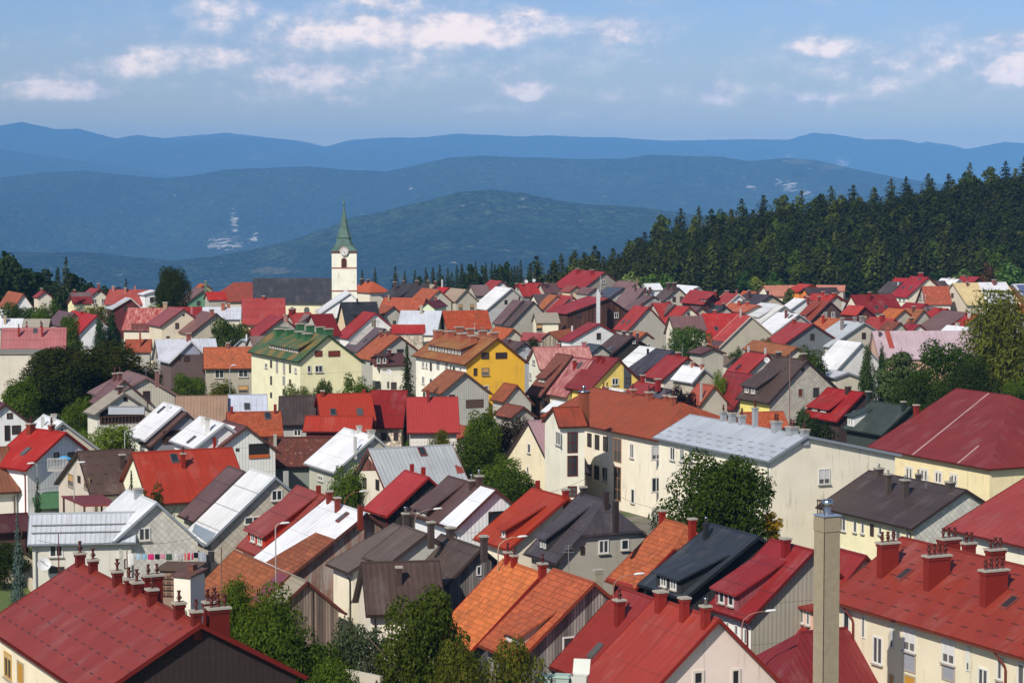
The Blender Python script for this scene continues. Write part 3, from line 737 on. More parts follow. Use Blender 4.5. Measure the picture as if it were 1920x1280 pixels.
B('apartment_block','long maroon metal roof with three broad slab chimneys above a cream facade of white windows',26.29,120.47,-1.128,19.37,-1,5.09,5.09,12.0,8.83,8.83,('dash', (160, 60, 52)),('stucco', (222, 210, 175)),{'W':[[-8.47,-7.81,7.17,8.37,'w'],[-6.65,-6.33,7.16,8.34,'w'],[-5.55,-4.64,5.99,7.5,'w'],[-3.92,-3.61,7.13,8.32,'ws'],[-2.73,-1.61,7.21,8.6,'ws'],[-2.7,-1.58,6.13,7.19,'pan'],[0.73,1.84,7.21,8.62,'ws'],[0.76,1.87,6.33,7.2,'pan'],[2.8,3.09,7.17,8.39,'ws'],[3.81,4.64,6.5,7.56,'w'],[5.36,5.77,7.22,8.33,'w'],[6.98,7.55,7.28,8.4,'w'],[-8.48,-7.76,4.43,5.66,'ws'],[-6.66,-6.33,4.53,5.68,'w'],[-3.98,-3.56,4.89,5.69,'yl'],[-2.63,-1.56,5.17,5.98,'yl']],'C':[[-6.73,-1.1,12.3,1.0],[-4.89,-1.1,12.3,0.6],[-2.53,-1.1,12.3,0.84]],'SL':[[-7.8,2.95,1.13,12.17],[-3.38,2.97,1.41,12.09],[1.63,3.01,1.42,12.08]],'S':[[-6.05,2.38],[3.27,2.4]],'pi':[-7.38,6.12],'vc':(140,70,50),'cc':(150,48,46),'po':1,'sk':(150,75,65),'cat':'apartment block'})
B('house','pink gable with two open dark windows under a bright red roof with three stub chimneys',9.3,120.79,-1.128,6.84,-1,4.76,4.76,9.5,5.39,4.89,('plain', (178, 64, 58)),('stucco', (232, 208, 196)),{'G':[[0.74,1.42,6.04,6.84,'wd'],[-1.45,-0.89,5.83,6.72,'wd']],'C':[[-2.03,0.46,10.13,0.49],[0.67,0.53,10.23,0.41],[2.87,0.52,10.16,0.39]],'vc':(150,40,38),'cc':(165,50,48)})
B('house','dull red roof with a tall square chimney and small skylight beside the tiled barn',6.95,126.54,-1.128,4.0,-1,4.4,4.4,9.3,5.17,5.17,('plain', (158, 52, 54)),('stucco', (215, 205, 190)),{'C':[[0.83,1.53,9.17,0.45]],'S':[[0.94,3.1]],'cc':(150,45,44),'po':1})
B('house','small dark red pyramid roof beside the tall concrete stack',17.65,125.25,-2.699,4.0,1,3.6,3.6,7.5,4.48,4.48,('rib', (140, 44, 54)),('stucco', (225, 200, 185)),{'py':1})
B('house','red roofed house with a small shed dormer and peach wall behind the street lamp',20.66,139.73,-1.128,4.0,-1,4.58,4.58,9.5,4.92,4.92,('plain', (160, 48, 52)),('stucco', (225, 170, 140)),{'W':[[-0.87,-0.37,3.69,4.25,'w']],'D':[[0.82,2.49,4.12,1.15,2.87]]})
B('house','crimson roof with long ribbed dormer and grey corrugated gable beside the concrete stack',17.15,139.08,-1.128,4.94,-1,4.64,4.64,10.0,6.09,6.09,('seam', (160, 44, 52)),('stucco', (235, 232, 228)),{'W':[[-0.64,-0.32,5.11,5.48,'w'],[0.35,0.73,4.83,5.49,'w'],[1.46,1.79,4.5,5.45,'w']],'C':[[0.3,0.67,10.5,0.43]],'D':[[-1.91,0.81,4.31,1.05,1.08]],'gm':('clad',(165,158,140)),'cc':(150,36,40),'dc':('clad',(165,70,72))})
B('house','charcoal metal roof with wide black dormer and black gable',14.2,145.04,-1.128,5.89,-1,5.37,5.37,10.0,6.47,6.47,('seam', (55, 62, 72)),('clad', (50, 52, 56)),{'C':[[-1.74,1.1,10.26,0.32]],'D':[[-0.9,2.23,5.17,0.95,1.84]],'vc':(40,44,50),'cc':(45,48,54),'dc':('clad',(46,48,52))})
B('house','half hipped orange clay tile roof with red eaves strip and two red chimneys',11.15,151.31,-1.128,4.0,-1,4.47,4.47,9.5,5.73,5.73,('tile', (190, 100, 60)),('wood', (60, 52, 48)),{'C':[[-2.38,0.0,10.07,0.36],[2.69,0.58,10.22,0.39]],'P':[[[[-2.71,4.35],[1.29,4.29],[1.95,4.48],[-1.97,4.69]],'plain',(165,50,48)]],'hA':(0.35,0.28),'vc':(165,50,42),'cc':(165,45,38)})
B('house','dark grey half hipped roof with long dormer above a grey stucco gable',5.74,156.55,-1.128,4.84,-1,4.26,4.26,10.5,6.6,6.6,('seam', (80, 74, 80)),('stucco', (172, 165, 148)),{'G':[[0.09,0.87,6.95,7.89,'w'],[-1.48,-0.85,7.07,7.82,'w'],[1.95,2.25,7.0,7.56,'d']],'C':[[-1.84,0.0,11.05,0.34],[1.56,0.0,11.09,0.31],[6.94,2.11,11.22,0.32,9.13]],'D':[[-1.09,0.22,3.78,0.95,0.74]],'hA':(0.54,0.217),'vc':(70,62,64),'cc':(62,52,52),'dc':('clad',(58,54,56))})
B('house','orange red metal roof with long shed dormer, next to the dark grey half hipped roof',2.71,162.7,-1.128,5.76,-1,4.67,4.67,10.0,6.63,6.63,('rib', (185, 62, 42)),('stucco', (235, 222, 195)),{'C':[[2.56,0.05,10.58,0.35],[-4.24,-1.1,10.3,0.27]],'D':[[0.32,1.33,4.02,0.73,1.08]],'vc':(160,50,40),'cc':(170,46,40),'dc':('plain',(165,50,38))})
B('house','brown roof half painted white above a white clad gable',-2.97,168.29,-1.128,8.62,-1,3.26,3.26,10.0,7.34,7.34,('plain', (100, 76, 72)),('clad', (225, 230, 232)),{'G':[[-0.79,0.51,7.43,8.36,'bd']],'C':[[0.89,0.43,10.33,0.33],[1.39,0.04,10.69,0.42]],'D':[[-3.61,-0.93,3.06,0.5,0.2]],'P':[[[[1.8,0.01],[4.27,0.02],[4.32,3.26],[1.44,3.55]],'plain',(240,243,250)]],'vc':(95,60,52),'cc':(88,66,62),'dc':('plain',(95,60,48))})
B('house','bright red sheet roof with a black timber gable',-7.59,181.44,-1.128,4.85,-1,3.6,3.6,9.0,6.09,5.63,('plain', (190, 58, 62)),('wood', (58, 52, 50)),{'C':[[-3.53,-1.08,9.3,0.27],[-1.18,-1.08,9.3,0.29]],'vc':(160,40,42),'cc':(175,45,45)})
B('house','long sloping grey brown roof ending over a cream wall',-7.24,152.7,-1.128,4.0,-1,4.81,4.81,9.0,6.61,6.61,('plain', (112, 97, 88)),('stucco', (235, 225, 195)),{'C':[[0.23,-0.0,10.02,0.33]],'cc':(84,72,66)})
B('house','narrow brown roof strip beside a pale concrete gable',-6.38,149.8,-1.128,4.0,-1,2.89,2.89,9.3,7.39,7.39,('plain', (105, 90, 82)),('stucco', (185, 185, 172)),{'C':[[3.16,0.23,10.27,0.36]],'cc':(84,72,66)})
B('house','dark brown metal roof over a weathered plank gable with one small window',-3.3,146.96,-1.128,6.37,-1,3.24,3.24,9.0,6.12,6.31,('seam', (86, 72, 66)),('wood', (122, 113, 108)),{'G':[[-0.12,0.22,7.18,7.8,'w']],'C':[[-1.69,-0.0,9.67,0.43],[3.85,0.13,9.88,0.37]],'vc':(84,66,60),'cc':(84,72,68)})
B('house','steep dark brown corrugated roof standing across in front of the plank gabled house',-6.94,141.24,-2.991,4.84,1,3.41,6.56,8.6,5.95,5.02,('rib', (84, 66, 60)),('stucco', (232, 220, 195)),{'C':[[0.24,1.47,8.54,0.33]],'vc':(60,44,40),'cc':(84,66,62)})
B('barn','small weathered plank barn with a concrete slab roof among the trees',-14.03,147.92,-1.128,4.0,-1,2.04,2.61,6.5,4.83,4.25,('conc', (165, 155, 138)),('wood', (128, 108, 96)),{'vc':(110,50,42)})
B('barn','low moss stained orange tile roof with a maroon strip',-16.96,153.66,-1.128,11.31,-1,2.86,2.86,6.5,4.0,4.0,('tile', (165, 95, 58)),('stucco', (235, 228, 215)),{'P':[[[[3.76,0.04],[5.65,0.0],[5.39,2.08],[3.95,2.03]],'plain',(140,70,80)]]})
B('house','white and rust roof above a long rusty sheet metal gable',-11.86,162.87,-1.128,8.1,-1,5.6,5.6,9.0,5.1,5.1,('plain', (240, 242, 248)),('rustwall', (150, 105, 85)),{'C':[[-3.0,0.15,9.77,0.37],[-0.36,0.53,9.64,0.34],[4.4,0.67,9.64,0.32]],'S':[[1.49,0.88]],'P':[[[[0.35,2.46],[4.94,2.42],[4.03,5.6],[-1.42,5.58],[-1.07,4.81]],'tile',(150,85,58)]],'vc':(105,62,50),'cc':(140,52,40),'sk':(130,70,65)})
B('house','glossy red roof with a big red dormer boarded in vertical strips',-14.98,169.91,-1.128,6.24,-1,4.81,4.81,9.2,4.85,4.85,('seam', (165, 72, 72)),('stucco', (190, 185, 170)),{'C':[[1.78,0.09,9.76,0.3]],'S':[[0.49,0.42]],'D':[[-2.08,1.85,4.27,1.0,0.14]],'vc':(170,75,72),'cc':(150,48,44),'dc':('clad',(185,52,38))})
B('house','white painted seamed roof beside a diamond shingled gable',-19.45,178.01,-1.128,5.88,-1,5.56,5.56,9.5,4.67,4.67,('seam', (236, 238, 240)),('diamond', (190, 180, 160)),{'G':[[-0.64,0.26,7.6,8.45,'w'],[1.06,2.46,5.88,6.5,'w']],'C':[[2.21,-1.1,9.8,0.32]],'P':[[[[-2.65,4.73],[2.7,4.76],[2.92,5.53],[-1.65,5.27]],'plain',(150,165,180)]],'vc':(150,160,170),'cc':(200,198,190)})
B('house','mauve brown seamed roof attached to the white painted seamed roof',-22.06,182.28,-1.128,4.0,-1,4.23,4.23,9.3,5.56,5.56,('seam', (112, 86, 84)),('stucco', (190, 185, 170)),{})
B('house','grey shingled gable house with a silver roof peak and a white framed window',-27.97,172.03,-1.128,8.0,-1,3.23,3.6,8.5,5.85,5.07,('plain', (232, 236, 240)),('diamond', (205, 200, 188)),{'G':[[0.46,1.34,5.65,6.62,'w'],[2.09,2.47,3.65,4.4,'d']],'C':[[-0.42,0.16,9.03,0.5]],'vc':(165,175,185),'cc':(170,178,185)})
B('house','ribbed silver roofed wing with two rows of snow rails',-31.9,169.29,-3.011,7.77,1,2.42,2.42,7.6,5.7,5.7,('rib', (200, 206, 214)),('stucco', (205, 200, 186)),{'W':[[1.38,2.36,4.65,5.54,'w'],[1.31,2.38,3.45,3.93,'d']],'vc':(165,175,185),'ra':(0.45,0.7)})
B('house','bright orange tile roof with red verges standing before the dark half hipped roof',0.64,138.4,-1.128,5.64,-1,4.77,4.77,8.8,4.49,4.49,('tile', (222, 122, 66)),('clad', (98, 98, 102)),{'C':[[-1.94,0.08,9.4,0.35],[-0.91,0.13,9.35,0.33],[2.9,0.07,9.43,0.39]],'vc':(170,48,40),'cc':(165,46,38),'po':1})
B('house','weathered orange tile roof with a shed dormer over a grey plank gable',3.51,129.77,-1.128,5.19,-1,4.75,4.75,9.7,5.66,5.77,('tile', (192, 96, 60)),('wood', (132, 126, 120)),{'G':[[1.1,1.85,5.93,6.7,'w']],'C':[[0.95,-1.1,10.12,0.42]],'D':[[-0.51,1.64,4.05,0.61,2.03]],'vc':(150,66,50),'cc':(178,172,150),'dc':('stucco',(186,172,150))})
B('house','chocolate brown steep roof with snow guards and a beige gable',-35.29,197.45,-2.699,4.84,1,4.25,8.0,9.0,5.72,5.3,('dash', (94, 74, 66)),('stucco', (205, 190, 172)),{'G':[[-4.14,-2.35,5.59,6.64,'yw'],[-0.87,0.04,6.21,6.82,'d'],[1.28,3.13,6.01,7.02,'yw']],'C':[[-1.05,1.8,8.78,0.39]],'vc':(60,46,40),'cc':(84,72,66)})
B('house','broad vermilion metal roof with cream gable and one slim red chimney',-27.94,193.25,-2.699,8.81,1,4.84,5.46,9.5,5.73,5.58,('plain', (190, 62, 46)),('stucco', (245, 236, 196)),{'C':[[0.45,1.64,9.43,0.33]],'S':[[0.95,0.82]],'vc':(120,60,45),'cc':(165,50,40),'po':1})
B('house','scarlet roofed white house with a balcony and blue parasol',-42.65,209.09,-0.736,5.94,-1,4.52,4.52,9.5,6.48,6.17,('plain', (190, 44, 38)),('clad', (232, 234, 232)),{'G':[[0.62,1.19,6.87,7.71,'d'],[-1.13,-0.35,6.82,7.61,'d']],'C':[[-1.73,0.48,10.03,0.61],[0.75,-0.0,10.06,0.42]],'S':[[0.4,2.65]],'vc':(170,38,34),'cc':(150,60,48),'po':1})
B('house','house with pale concrete gable and white roof behind the scarlet roof',-45.19,224.71,-1.128,7.73,-1,3.73,3.73,9.0,6.04,6.04,('plain', (236, 240, 244)),('stucco', (195, 188, 168)),{'G':[[-0.23,0.25,8.02,8.39,'w']],'C':[[0.15,1.06,9.18,0.29],[1.46,0.27,9.53,0.39]],'cc':(205,205,200)})
B('house','white gabled house with brown window frames cut by the left edge',-55.69,247.56,-1.128,6.73,-1,2.8,2.8,8.5,6.28,6.28,('seam', (110, 58, 55)),('stucco', (238, 238, 236)),{'G':[[-0.82,-0.19,6.82,7.46,'br'],[-0.51,0.07,4.49,6.13,'br'],[-1.68,-0.72,5.13,6.09,'br']],'vc':(90,55,48)})
B('house','copper brown ribbed roof above a cream wall at the left edge',-47.93,207.93,0.443,4.0,-1,4.53,4.53,8.0,4.44,4.44,('rib', (140, 90, 66)),('stucco', (238, 228, 210)),{})
B('shed','low maroon porch roof under the copper brown roof',-41.7,186.41,0.443,4.0,-1,1.7,1.7,5.0,3.76,3.76,('plain', (92, 50, 52)),('stucco', (90, 60, 55)),{})
B('shed','small beige block shed beside the lawn',-40.36,184.39,-1.128,4.0,-1,1.6,1.6,2.8,1.64,1.64,('conc', (120, 105, 95)),('stucco', (215, 195, 160)),{})
B('shed','small green sheet roof between the white house and the beige gable',-42.13,205.64,0.443,2.5,-1,1.7,1.7,4.2,2.96,2.96,('plain', (84, 128, 90)),('stucco', (190, 190, 180)),{})
B('house','pale gabled house with an open balcony and a hanging grey awning',-42.7,248.1,-1.092,4.0,-1,3.39,3.2,9.5,7.27,7.28,('conc', (170, 162, 150)),('stucco', (212, 208, 190)),{'G':[[-0.38,0.05,8.57,9.0,'d'],[-2.24,2.73,6.2,7.79,'balc']],'C':[[1.08,0.19,10.2,0.4]],'cc':(90,60,55)})
B('house','grey clad wide gable with faded brown verge and light blue far slope',-42.56,259.47,-1.168,9.0,-1,4.65,3.64,10.5,8.21,8.25,('plain', (140, 108, 104)),('clad', (195, 188, 165)),{'C':[[9.38,0.07,11.6,0.38]],'vc':(150,118,115),'cc':(150,110,105)})
B('house','faded brown roof with two dark pots behind the pale gabled house',-43.94,255.96,-1.128,4.0,-1,2.99,2.99,10.2,7.6,7.6,('seam', (128, 92, 90)),('stucco', (180, 175, 160)),{'C':[[-0.91,0.28,10.81,0.42],[0.47,0.09,10.97,0.37]],'cc':(110,70,64),'po':1})
B('house','clean white roof with a chimney and open dark porch gable',-35.41,238.21,-1.128,6.49,-1,4.03,4.03,9.0,5.78,5.43,('plain', (244, 245, 250)),('stucco', (235, 230, 215)),{'C':[[0.62,0.64,9.13,0.32]],'S':[[-1.31,0.84]],'gm':('stucco',(150,150,158)),'vc':(200,200,205),'cc':(235,236,240)})
B('house','brown roof strip over a grey gable with a dark porch, beside the clean white roof',-34.15,235.96,-1.128,4.0,-1,3.98,3.98,8.6,5.28,4.6,('seam', (105, 78, 72)),('stucco', (140, 140, 150)),{'G':[[0.39,2.61,5.46,6.84,'balc']],'vc':(90,64,58)})
B('house','white roof with two white chimneys and a long skylight, in the middle of three',-28.93,220.05,-1.128,7.69,-1,3.07,3.07,9.3,7.08,7.08,('plain', (242, 244, 248)),('stucco', (225, 225, 222)),{'C':[[-0.4,0.78,9.58,0.3],[2.68,1.31,9.78,0.36]],'S':[[1.07,2.42]],'vc':(190,195,200),'cc':(235,235,228)})
B('house','white clad gable with an open loggia and brown white striped roof',-26.62,219.87,-1.128,6.62,-1,2.89,3.34,9.0,7.04,6.35,('seam', (112, 70, 62)),('clad', (222, 224, 216)),{'G':[[-2.3,-0.27,5.87,7.27,'loggia'],[0.71,1.03,6.65,6.91,'d']],'C':[[2.45,2.94,7.99,0.27]],'P':[[[[-2.11,0.4],[1.11,0.38],[2.83,2.96],[-1.58,3.16]],'plain',(242,244,248)]],'vc':(100,62,54),'cc':(165,50,42)})
B('house','big gabled house with silver grey ribbed roof and cream gable',-8.73,195.68,-2.699,7.81,1,5.75,5.75,9.5,4.96,4.96,('rib', (190, 196, 200)),('stucco', (225, 215, 190)),{'G':[[-1.8,-1.07,5.94,6.86,'d'],[1.06,1.84,6.13,7.03,'d']],'S':[[-0.87,0.45]],'P':[[[[-3.29,1.97],[-3.84,2.21],[-3.85,2.75],[-3.18,2.79]],'plain',(165,75,62)]],'GP':[[[[-0.75,9.17],[-2.53,7.58],[1.37,7.79]],'wood',(130,70,58)]],'vc':(120,60,50),'sk':(130,70,62)})
B('house','white roofed house with grey green walls and white chimneys',-14.2,212.14,-1.128,7.79,-1,4.04,4.04,9.0,5.88,5.47,('plain', (244, 246, 250)),('stucco', (180, 180, 160)),{'W':[[-1.24,0.04,4.54,5.04,'w']],'C':[[3.77,1.89,8.98,0.25],[0.19,0.08,9.6,0.34],[3.41,0.18,9.51,0.49]],'vc':(190,195,195),'cc':(215,214,208)})
B('house','rust streaked brown sheet roof in the middle of the block',-20.98,225.64,-3.094,6.14,1,3.19,3.19,7.0,4.5,4.5,('rust', (96, 52, 42)),('stucco', (120, 130, 120)),{'C':[[2.39,0.87,7.39,0.31]],'cc':(180,180,172)})
B('house','weathered orange tile roof with two slim red chimneys',-26.68,235.86,-2.959,5.6,1,2.88,2.88,8.5,6.25,6.25,('tile', (180, 86, 52)),('stucco', (170, 160, 145)),{'C':[[2.27,0.11,9.08,0.29],[-2.2,0.21,9.24,0.29]],'S':[[-1.39,0.55]],'cc':(150,50,52)})
B('house','pale blue painted roof with a single skylight',-29.57,255.14,-2.99,4.35,1,2.18,2.18,8.5,6.8,6.8,('plain', (200, 206, 222)),('stucco', (210, 205, 195)),{'S':[[0.09,1.78]]})
B('house','faded striped tan and orange roof',-34.47,253.63,-3.028,5.74,1,3.47,3.47,8.5,5.78,5.78,('rib', (170, 140, 118)),('stucco', (190, 180, 160)),{})
B('house','near black ribbed roof over a grey wall with a white window',-23.27,247.85,-3.077,4.0,1,3.5,3.5,9.0,6.26,6.26,('rib', (72, 60, 58)),('stucco', (170, 168, 165)),{'W':[[-0.46,0.35,4.99,5.72,'w']]})
B('house','orange red roof with two blue skylights',-18.07,245.49,-2.925,5.92,1,3.31,3.31,9.5,6.92,6.92,('tilem', (190, 62, 48)),('stucco', (130, 50, 46)),{'C':[[2.35,0.21,9.92,0.35]],'S':[[1.49,2.33],[-1.36,2.36]],'cc':(150,60,50)})
B('shed','low orange red lean roof in front of the skylight roof',-17.87,236.36,3.063,7.07,1,1.76,1.76,8.0,6.61,6.61,('rib', (188, 58, 44)),('stucco', (130, 45, 42)),{})
B('house','deep crimson roof over a rubble stone wall',-13.4,249.5,3.074,4.0,1,4.59,4.59,9.5,5.9,5.9,('seam', (150, 30, 34)),('stone', (205, 190, 165)),{'W':[[-0.2,0.34,4.46,5.28,'br'],[-1.46,-0.95,4.47,5.31,'br']],'C':[[2.7,0.57,9.64,0.31]],'cc':(160,40,40)})
B('house','rosy red small tile roof with one thin chimney',-8.64,246.8,-3.074,5.58,1,4.32,4.56,9.0,5.62,5.73,('tilem', (190, 64, 70)),('clad', (220, 215, 205)),{'C':[[0.45,0.51,9.83,0.31]],'cc':(150,50,52)})
B('barn','grey clad barn gable with orange tiled slope in front of the yellow block',-7.22,293.93,-1.128,6.0,-1,3.46,3.8,8.0,5.43,5.15,('tile', (160, 95, 66)),('clad', (180, 178, 168)),{'G':[[1.38,2.21,4.97,5.21,'d'],[-2.64,-0.2,3.41,4.45,'brp']],'vc':(110,80,66)})
B('barn','small barn with plain cement gable and orange brown tiles',-0.16,291.96,-1.128,4.0,-1,1.99,2.37,6.5,4.41,3.92,('tile', (165, 90, 60)),('stucco', (180, 176, 166)),{})
B('shed','brown tiled shed roof half hidden by the bush',0.35,269.13,-1.128,4.9,-1,1.7,1.7,6.0,4.76,4.76,('tile', (140, 80, 62)),('stucco', (170, 160, 150)),{})
B('shed','little orange tile lean-to beside the rosy tile roof',-5.26,259.53,-1.128,4.0,-1,1.7,1.7,4.5,3.26,3.26,('tile', (175, 85, 58)),('stucco', (200, 190, 175)),{})
B('house','peach gable with two narrow white windows and a pink striped roof',3.34,230.58,-2.699,4.0,1,6.04,6.04,8.2,3.42,3.42,('rib', (185, 150, 155)),('stucco', (248, 222, 180)),{'G':[[-0.37,0.33,4.9,5.88,'w'],[-0.57,-0.06,2.86,3.54,'w']],'vc':(60,50,50),'ba':-2})
B('house','yellow gable house with dark red roof and chimney pots',12.07,291.42,-1.128,6.58,-1,4.32,4.32,10.0,6.01,6.14,('seam', (150, 50, 54)),('stucco', (240, 205, 110)),{'G':[[-0.09,0.84,6.63,7.52,'w'],[-1.82,-1.18,6.74,7.52,'d']],'C':[[-0.94,0.73,10.23,0.47],[0.52,0.84,10.05,0.31]],'GP':[[[[-0.86,8.99],[-1.95,7.99],[-1.96,5.99],[-0.87,6.17]],'stucco',(80,82,92)]],'vc':(110,40,40),'cc':(150,45,48)})
B('house','faded pink red roof next to the yellow gable house',9.33,295.33,-1.128,5.66,-1,4.07,4.07,9.5,4.83,4.83,('rustred', (165, 80, 82)),('stucco', (240, 230, 200)),{'C':[[-0.46,1.17,9.35,0.36]],'S':[[0.34,0.82]],'cc':(165,50,54)})
B('house','rusty patched roof with a small dormer',7.07,306.31,-1.128,4.68,-1,4.78,4.78,9.2,3.91,3.91,('rust', (125, 75, 62)),('wood', (90, 60, 50)),{'W':[[1.79,2.77,2.69,3.77,'d']],'D':[[-1.34,0.95,3.33,0.8,0.93]],'dc':('rustwall',(150,80,70))})
B('house','pale pink faded roof with cream gable',6.73,316.86,-2.875,8.06,1,3.58,3.36,9.5,6.7,7.36,('rustred', (190, 122, 116)),('stucco', (240, 232, 210)),{'G':[[-1.06,0.43,7.04,7.75,'w'],[-2.66,-1.44,4.82,5.8,'w']],'C':[[0.36,0.08,10.04,0.39],[-3.38,0.07,10.12,0.51]],'cc':(200,120,120)})
B('house','little grey house with white trimmed gable and brown roof',0.32,343.45,-1.128,7.57,-1,1.7,1.7,8.5,7.26,7.26,('plain', (95, 70, 68)),('stucco', (170, 175, 182)),{'G':[[0.09,0.62,7.44,7.93,'w'],[-0.74,-0.27,5.96,6.53,'w']],'C':[[-0.67,0.48,8.81,0.37]],'cc':(95,60,58)})
B('shed','low white roof in front of the yellow gable house',12.9,285.42,-1.128,5.05,-1,2.0,2.0,6.5,4.74,4.74,('plain', (240, 240, 236)),('stucco', (200, 195, 185)),{'C':[[-1.49,0.86,6.69,0.31],[-0.33,0.98,6.72,0.33]],'cc':(150,75,62),'po':1})
B('shed','small white roof above the rusty hipped block',5.9,267.73,-1.128,4.53,-1,1.7,1.54,6.5,5.26,5.55,('plain', (240, 242, 246)),('stucco', (200, 195, 185)),{})
B('apartment_block','long rust red hipped roof above a cream facade with tall stair windows',12.75,233.09,-1.128,19.06,-1,6.3,6.3,10.5,7.74,7.74,('rust2', (155, 78, 50)),('stucco', (238, 226, 200)),{'G':[[5.76,6.78,2.77,4.17,'w'],[5.75,6.77,-0.29,1.17,'ws'],[5.76,6.81,5.85,7.19,'ws']],'W':[[0.49,1.37,2.47,3.84,'w'],[2.03,3.01,2.43,3.83,'br'],[3.78,4.87,2.41,3.84,'w'],[6.21,7.68,0.86,4.24,'stair'],[9.77,10.48,0.99,2.42,'w'],[0.56,1.39,2.61,3.82,'d'],[2.1,3.04,2.79,3.83,'d'],[3.79,4.85,2.89,3.84,'d'],[0.47,1.38,5.57,6.94,'d'],[2.13,3.07,5.47,6.94,'d'],[3.91,4.83,5.49,6.95,'d'],[6.09,7.74,4.68,7.04,'stair'],[9.53,10.31,5.38,6.81,'w']],'C':[[-0.06,0.46,11.13,0.46],[3.68,0.6,11.17,0.59],[6.37,0.12,11.04,0.45],[8.68,0.71,11.15,0.48]],'hA':'full','cc':(175,95,70),'po':1,'ba':-2,'cat':'apartment block'})
B('stair_tower','cream stair tower wing with rust roof and red gridded windows',5.29,220.56,-2.873,2.84,1,2.15,3.72,10.5,8.83,8.8,('rust2', (145, 66, 45)),('stucco', (240, 230, 205)),{'G':[[0.54,2.07,6.96,8.27,'w']],'W':[[-0.53,0.5,6.25,8.24,'grid'],[-0.54,0.5,4.0,5.99,'grid'],[-0.45,0.47,1.99,3.04,'grid']],'ba':-2,'cat':'stair tower'})
B('apartment_block','light grey metal roof with rows of snow guards and a blank cream end wall',20.44,199.41,-1.128,19.69,-1,3.79,9.46,11.0,9.09,8.94,('guard', (192, 200, 212)),('stucco', (238, 226, 198)),{'G':[[-2.49,-1.32,6.77,8.1,'ws']],'W':[[-7.4,-6.52,7.27,8.49,'w'],[-5.63,-4.86,7.36,8.52,'w'],[-3.99,-3.22,7.45,8.6,'w']],'C':[[-3.86,-0.0,11.84,0.45],[-2.36,-0.0,11.83,0.51],[-0.7,-0.0,11.79,0.5],[1.61,0.06,12.67,0.39],[5.19,0.12,11.82,0.67],[7.65,0.1,11.59,0.76],[9.46,0.02,11.54,0.55]],'vc':(150,160,172),'cc':(175,180,186),'po':1,'ba':-1.5,'cat':'apartment block'})
B('hall','huge red hipped roof over a pale yellow hall with white framed windows',49.91,241.87,-1.128,9.53,-1,11.37,11.37,10.0,4.23,4.23,('rib', (146, 52, 56)),('stucco', (246, 220, 160)),{'W':[[1.6,3.03,1.44,2.96,'ww'],[4.17,5.66,1.58,3.03,'ww'],[6.68,8.06,1.65,3.08,'ww'],[9.33,10.63,1.67,3.11,'ww']],'C':[[-4.89,5.09,8.46,0.44]],'P':[[[[0.94,-0.09],[1.17,-0.08],[3.51,12.0],[3.24,11.97]],'plain',(200,160,160)],[[[10.32,8.33],[10.59,8.4],[11.23,12.09],[10.97,12.06]],'plain',(200,160,160)]],'hA':'full','vc':(110,40,40),'cc':(150,44,46),'ba':-1,'cat':'hall'})
B('apartment_block','dark brown roof block with pale yellow facade and diamond shingled end',32.59,183.7,-1.128,13.37,-1,5.14,5.14,8.2,5.48,5.23,('seam', (78, 66, 66)),('stucco', (248, 228, 175)),{'W':[[-3.9,-2.92,3.87,4.97,'w'],[-1.82,-1.32,3.99,4.97,'w'],[-0.71,-0.25,4.04,4.95,'w'],[0.56,1.04,4.04,4.99,'br'],[1.72,2.19,4.3,4.98,'w'],[3.43,4.74,4.22,4.97,'w'],[-3.86,-2.88,1.79,2.54,'w'],[-1.82,-1.28,1.79,2.54,'w'],[-0.66,-0.2,1.78,2.53,'w'],[5.39,5.89,4.48,4.98,'w']],'C':[[-4.96,0.21,8.63,0.55],[-1.0,2.02,8.69,0.41],[1.44,2.1,8.51,0.5],[4.81,0.17,8.65,0.54],[-1.26,-1.1,8.51,0.38]],'gm':('diamond',(200,198,185)),'vc':(66,52,50),'cc':(88,78,74),'po':2,'cat':'apartment block'})
B('house','large rose red ribbed roof running out of the right edge',36.91,147.39,-1.128,9.24,-1,7.48,7.48,13.0,9.6,9.6,('rib', (176, 70, 74)),('stucco', (240, 228, 200)),{})
B('house','dark brown roof with a broad box dormer and a shingled grey gable',33.71,276.13,-1.128,7.41,-1,5.49,4.33,11.0,6.05,7.45,('dash', (86, 70, 64)),('diamond', (185, 176, 160)),{'G':[[0.45,1.21,6.57,7.64,'bn'],[-1.76,-0.97,6.53,7.62,'d'],[0.33,0.71,9.63,10.09,'d']],'C':[[-2.84,0.0,11.6,0.5],[2.76,0.0,11.78,0.47]],'D':[[-3.3,0.31,4.83,1.08,1.65]],'sm':('stucco',(248,215,125)),'vc':(60,46,44),'cc':(80,60,58),'dc':('stucco',(86,70,64))})
B('house','long crimson roof with seams and a low chimney above the grey block',28.52,284.89,-1.128,6.9,-1,3.49,3.49,8.5,3.86,3.86,('seam', (152, 48, 56)),('stucco', (190, 180, 165)),{'C':[[-3.85,3.4,5.0,0.39]],'cc':(160,45,48)})
B('house','bright red roof with thin white flues and a beige gable',32.61,304.4,-1.128,5.41,-1,3.06,3.06,9.5,7.11,7.11,('plain', (180, 56, 60)),('stucco', (210, 200, 178)),{'C':[[-2.18,0.0,10.31,0.22],[2.11,-0.0,10.36,0.22]],'S':[[-0.67,2.89]],'cc':(200,200,200),'sk':(120,30,32)})
B('house','wide brown orange tile roof beside the maple',37.88,329.95,-1.262,15.32,-1,1.7,1.7,9.0,7.76,7.76,('tile', (172, 105, 68)),('stucco', (200, 190, 170)),{})
B('house','orange tile roof peeking out behind the grey block',26.9,245.78,0.246,4.82,-1,1.94,1.94,7.5,5.97,5.97,('tile', (190, 92, 56)),('stucco', (200, 190, 170)),{})
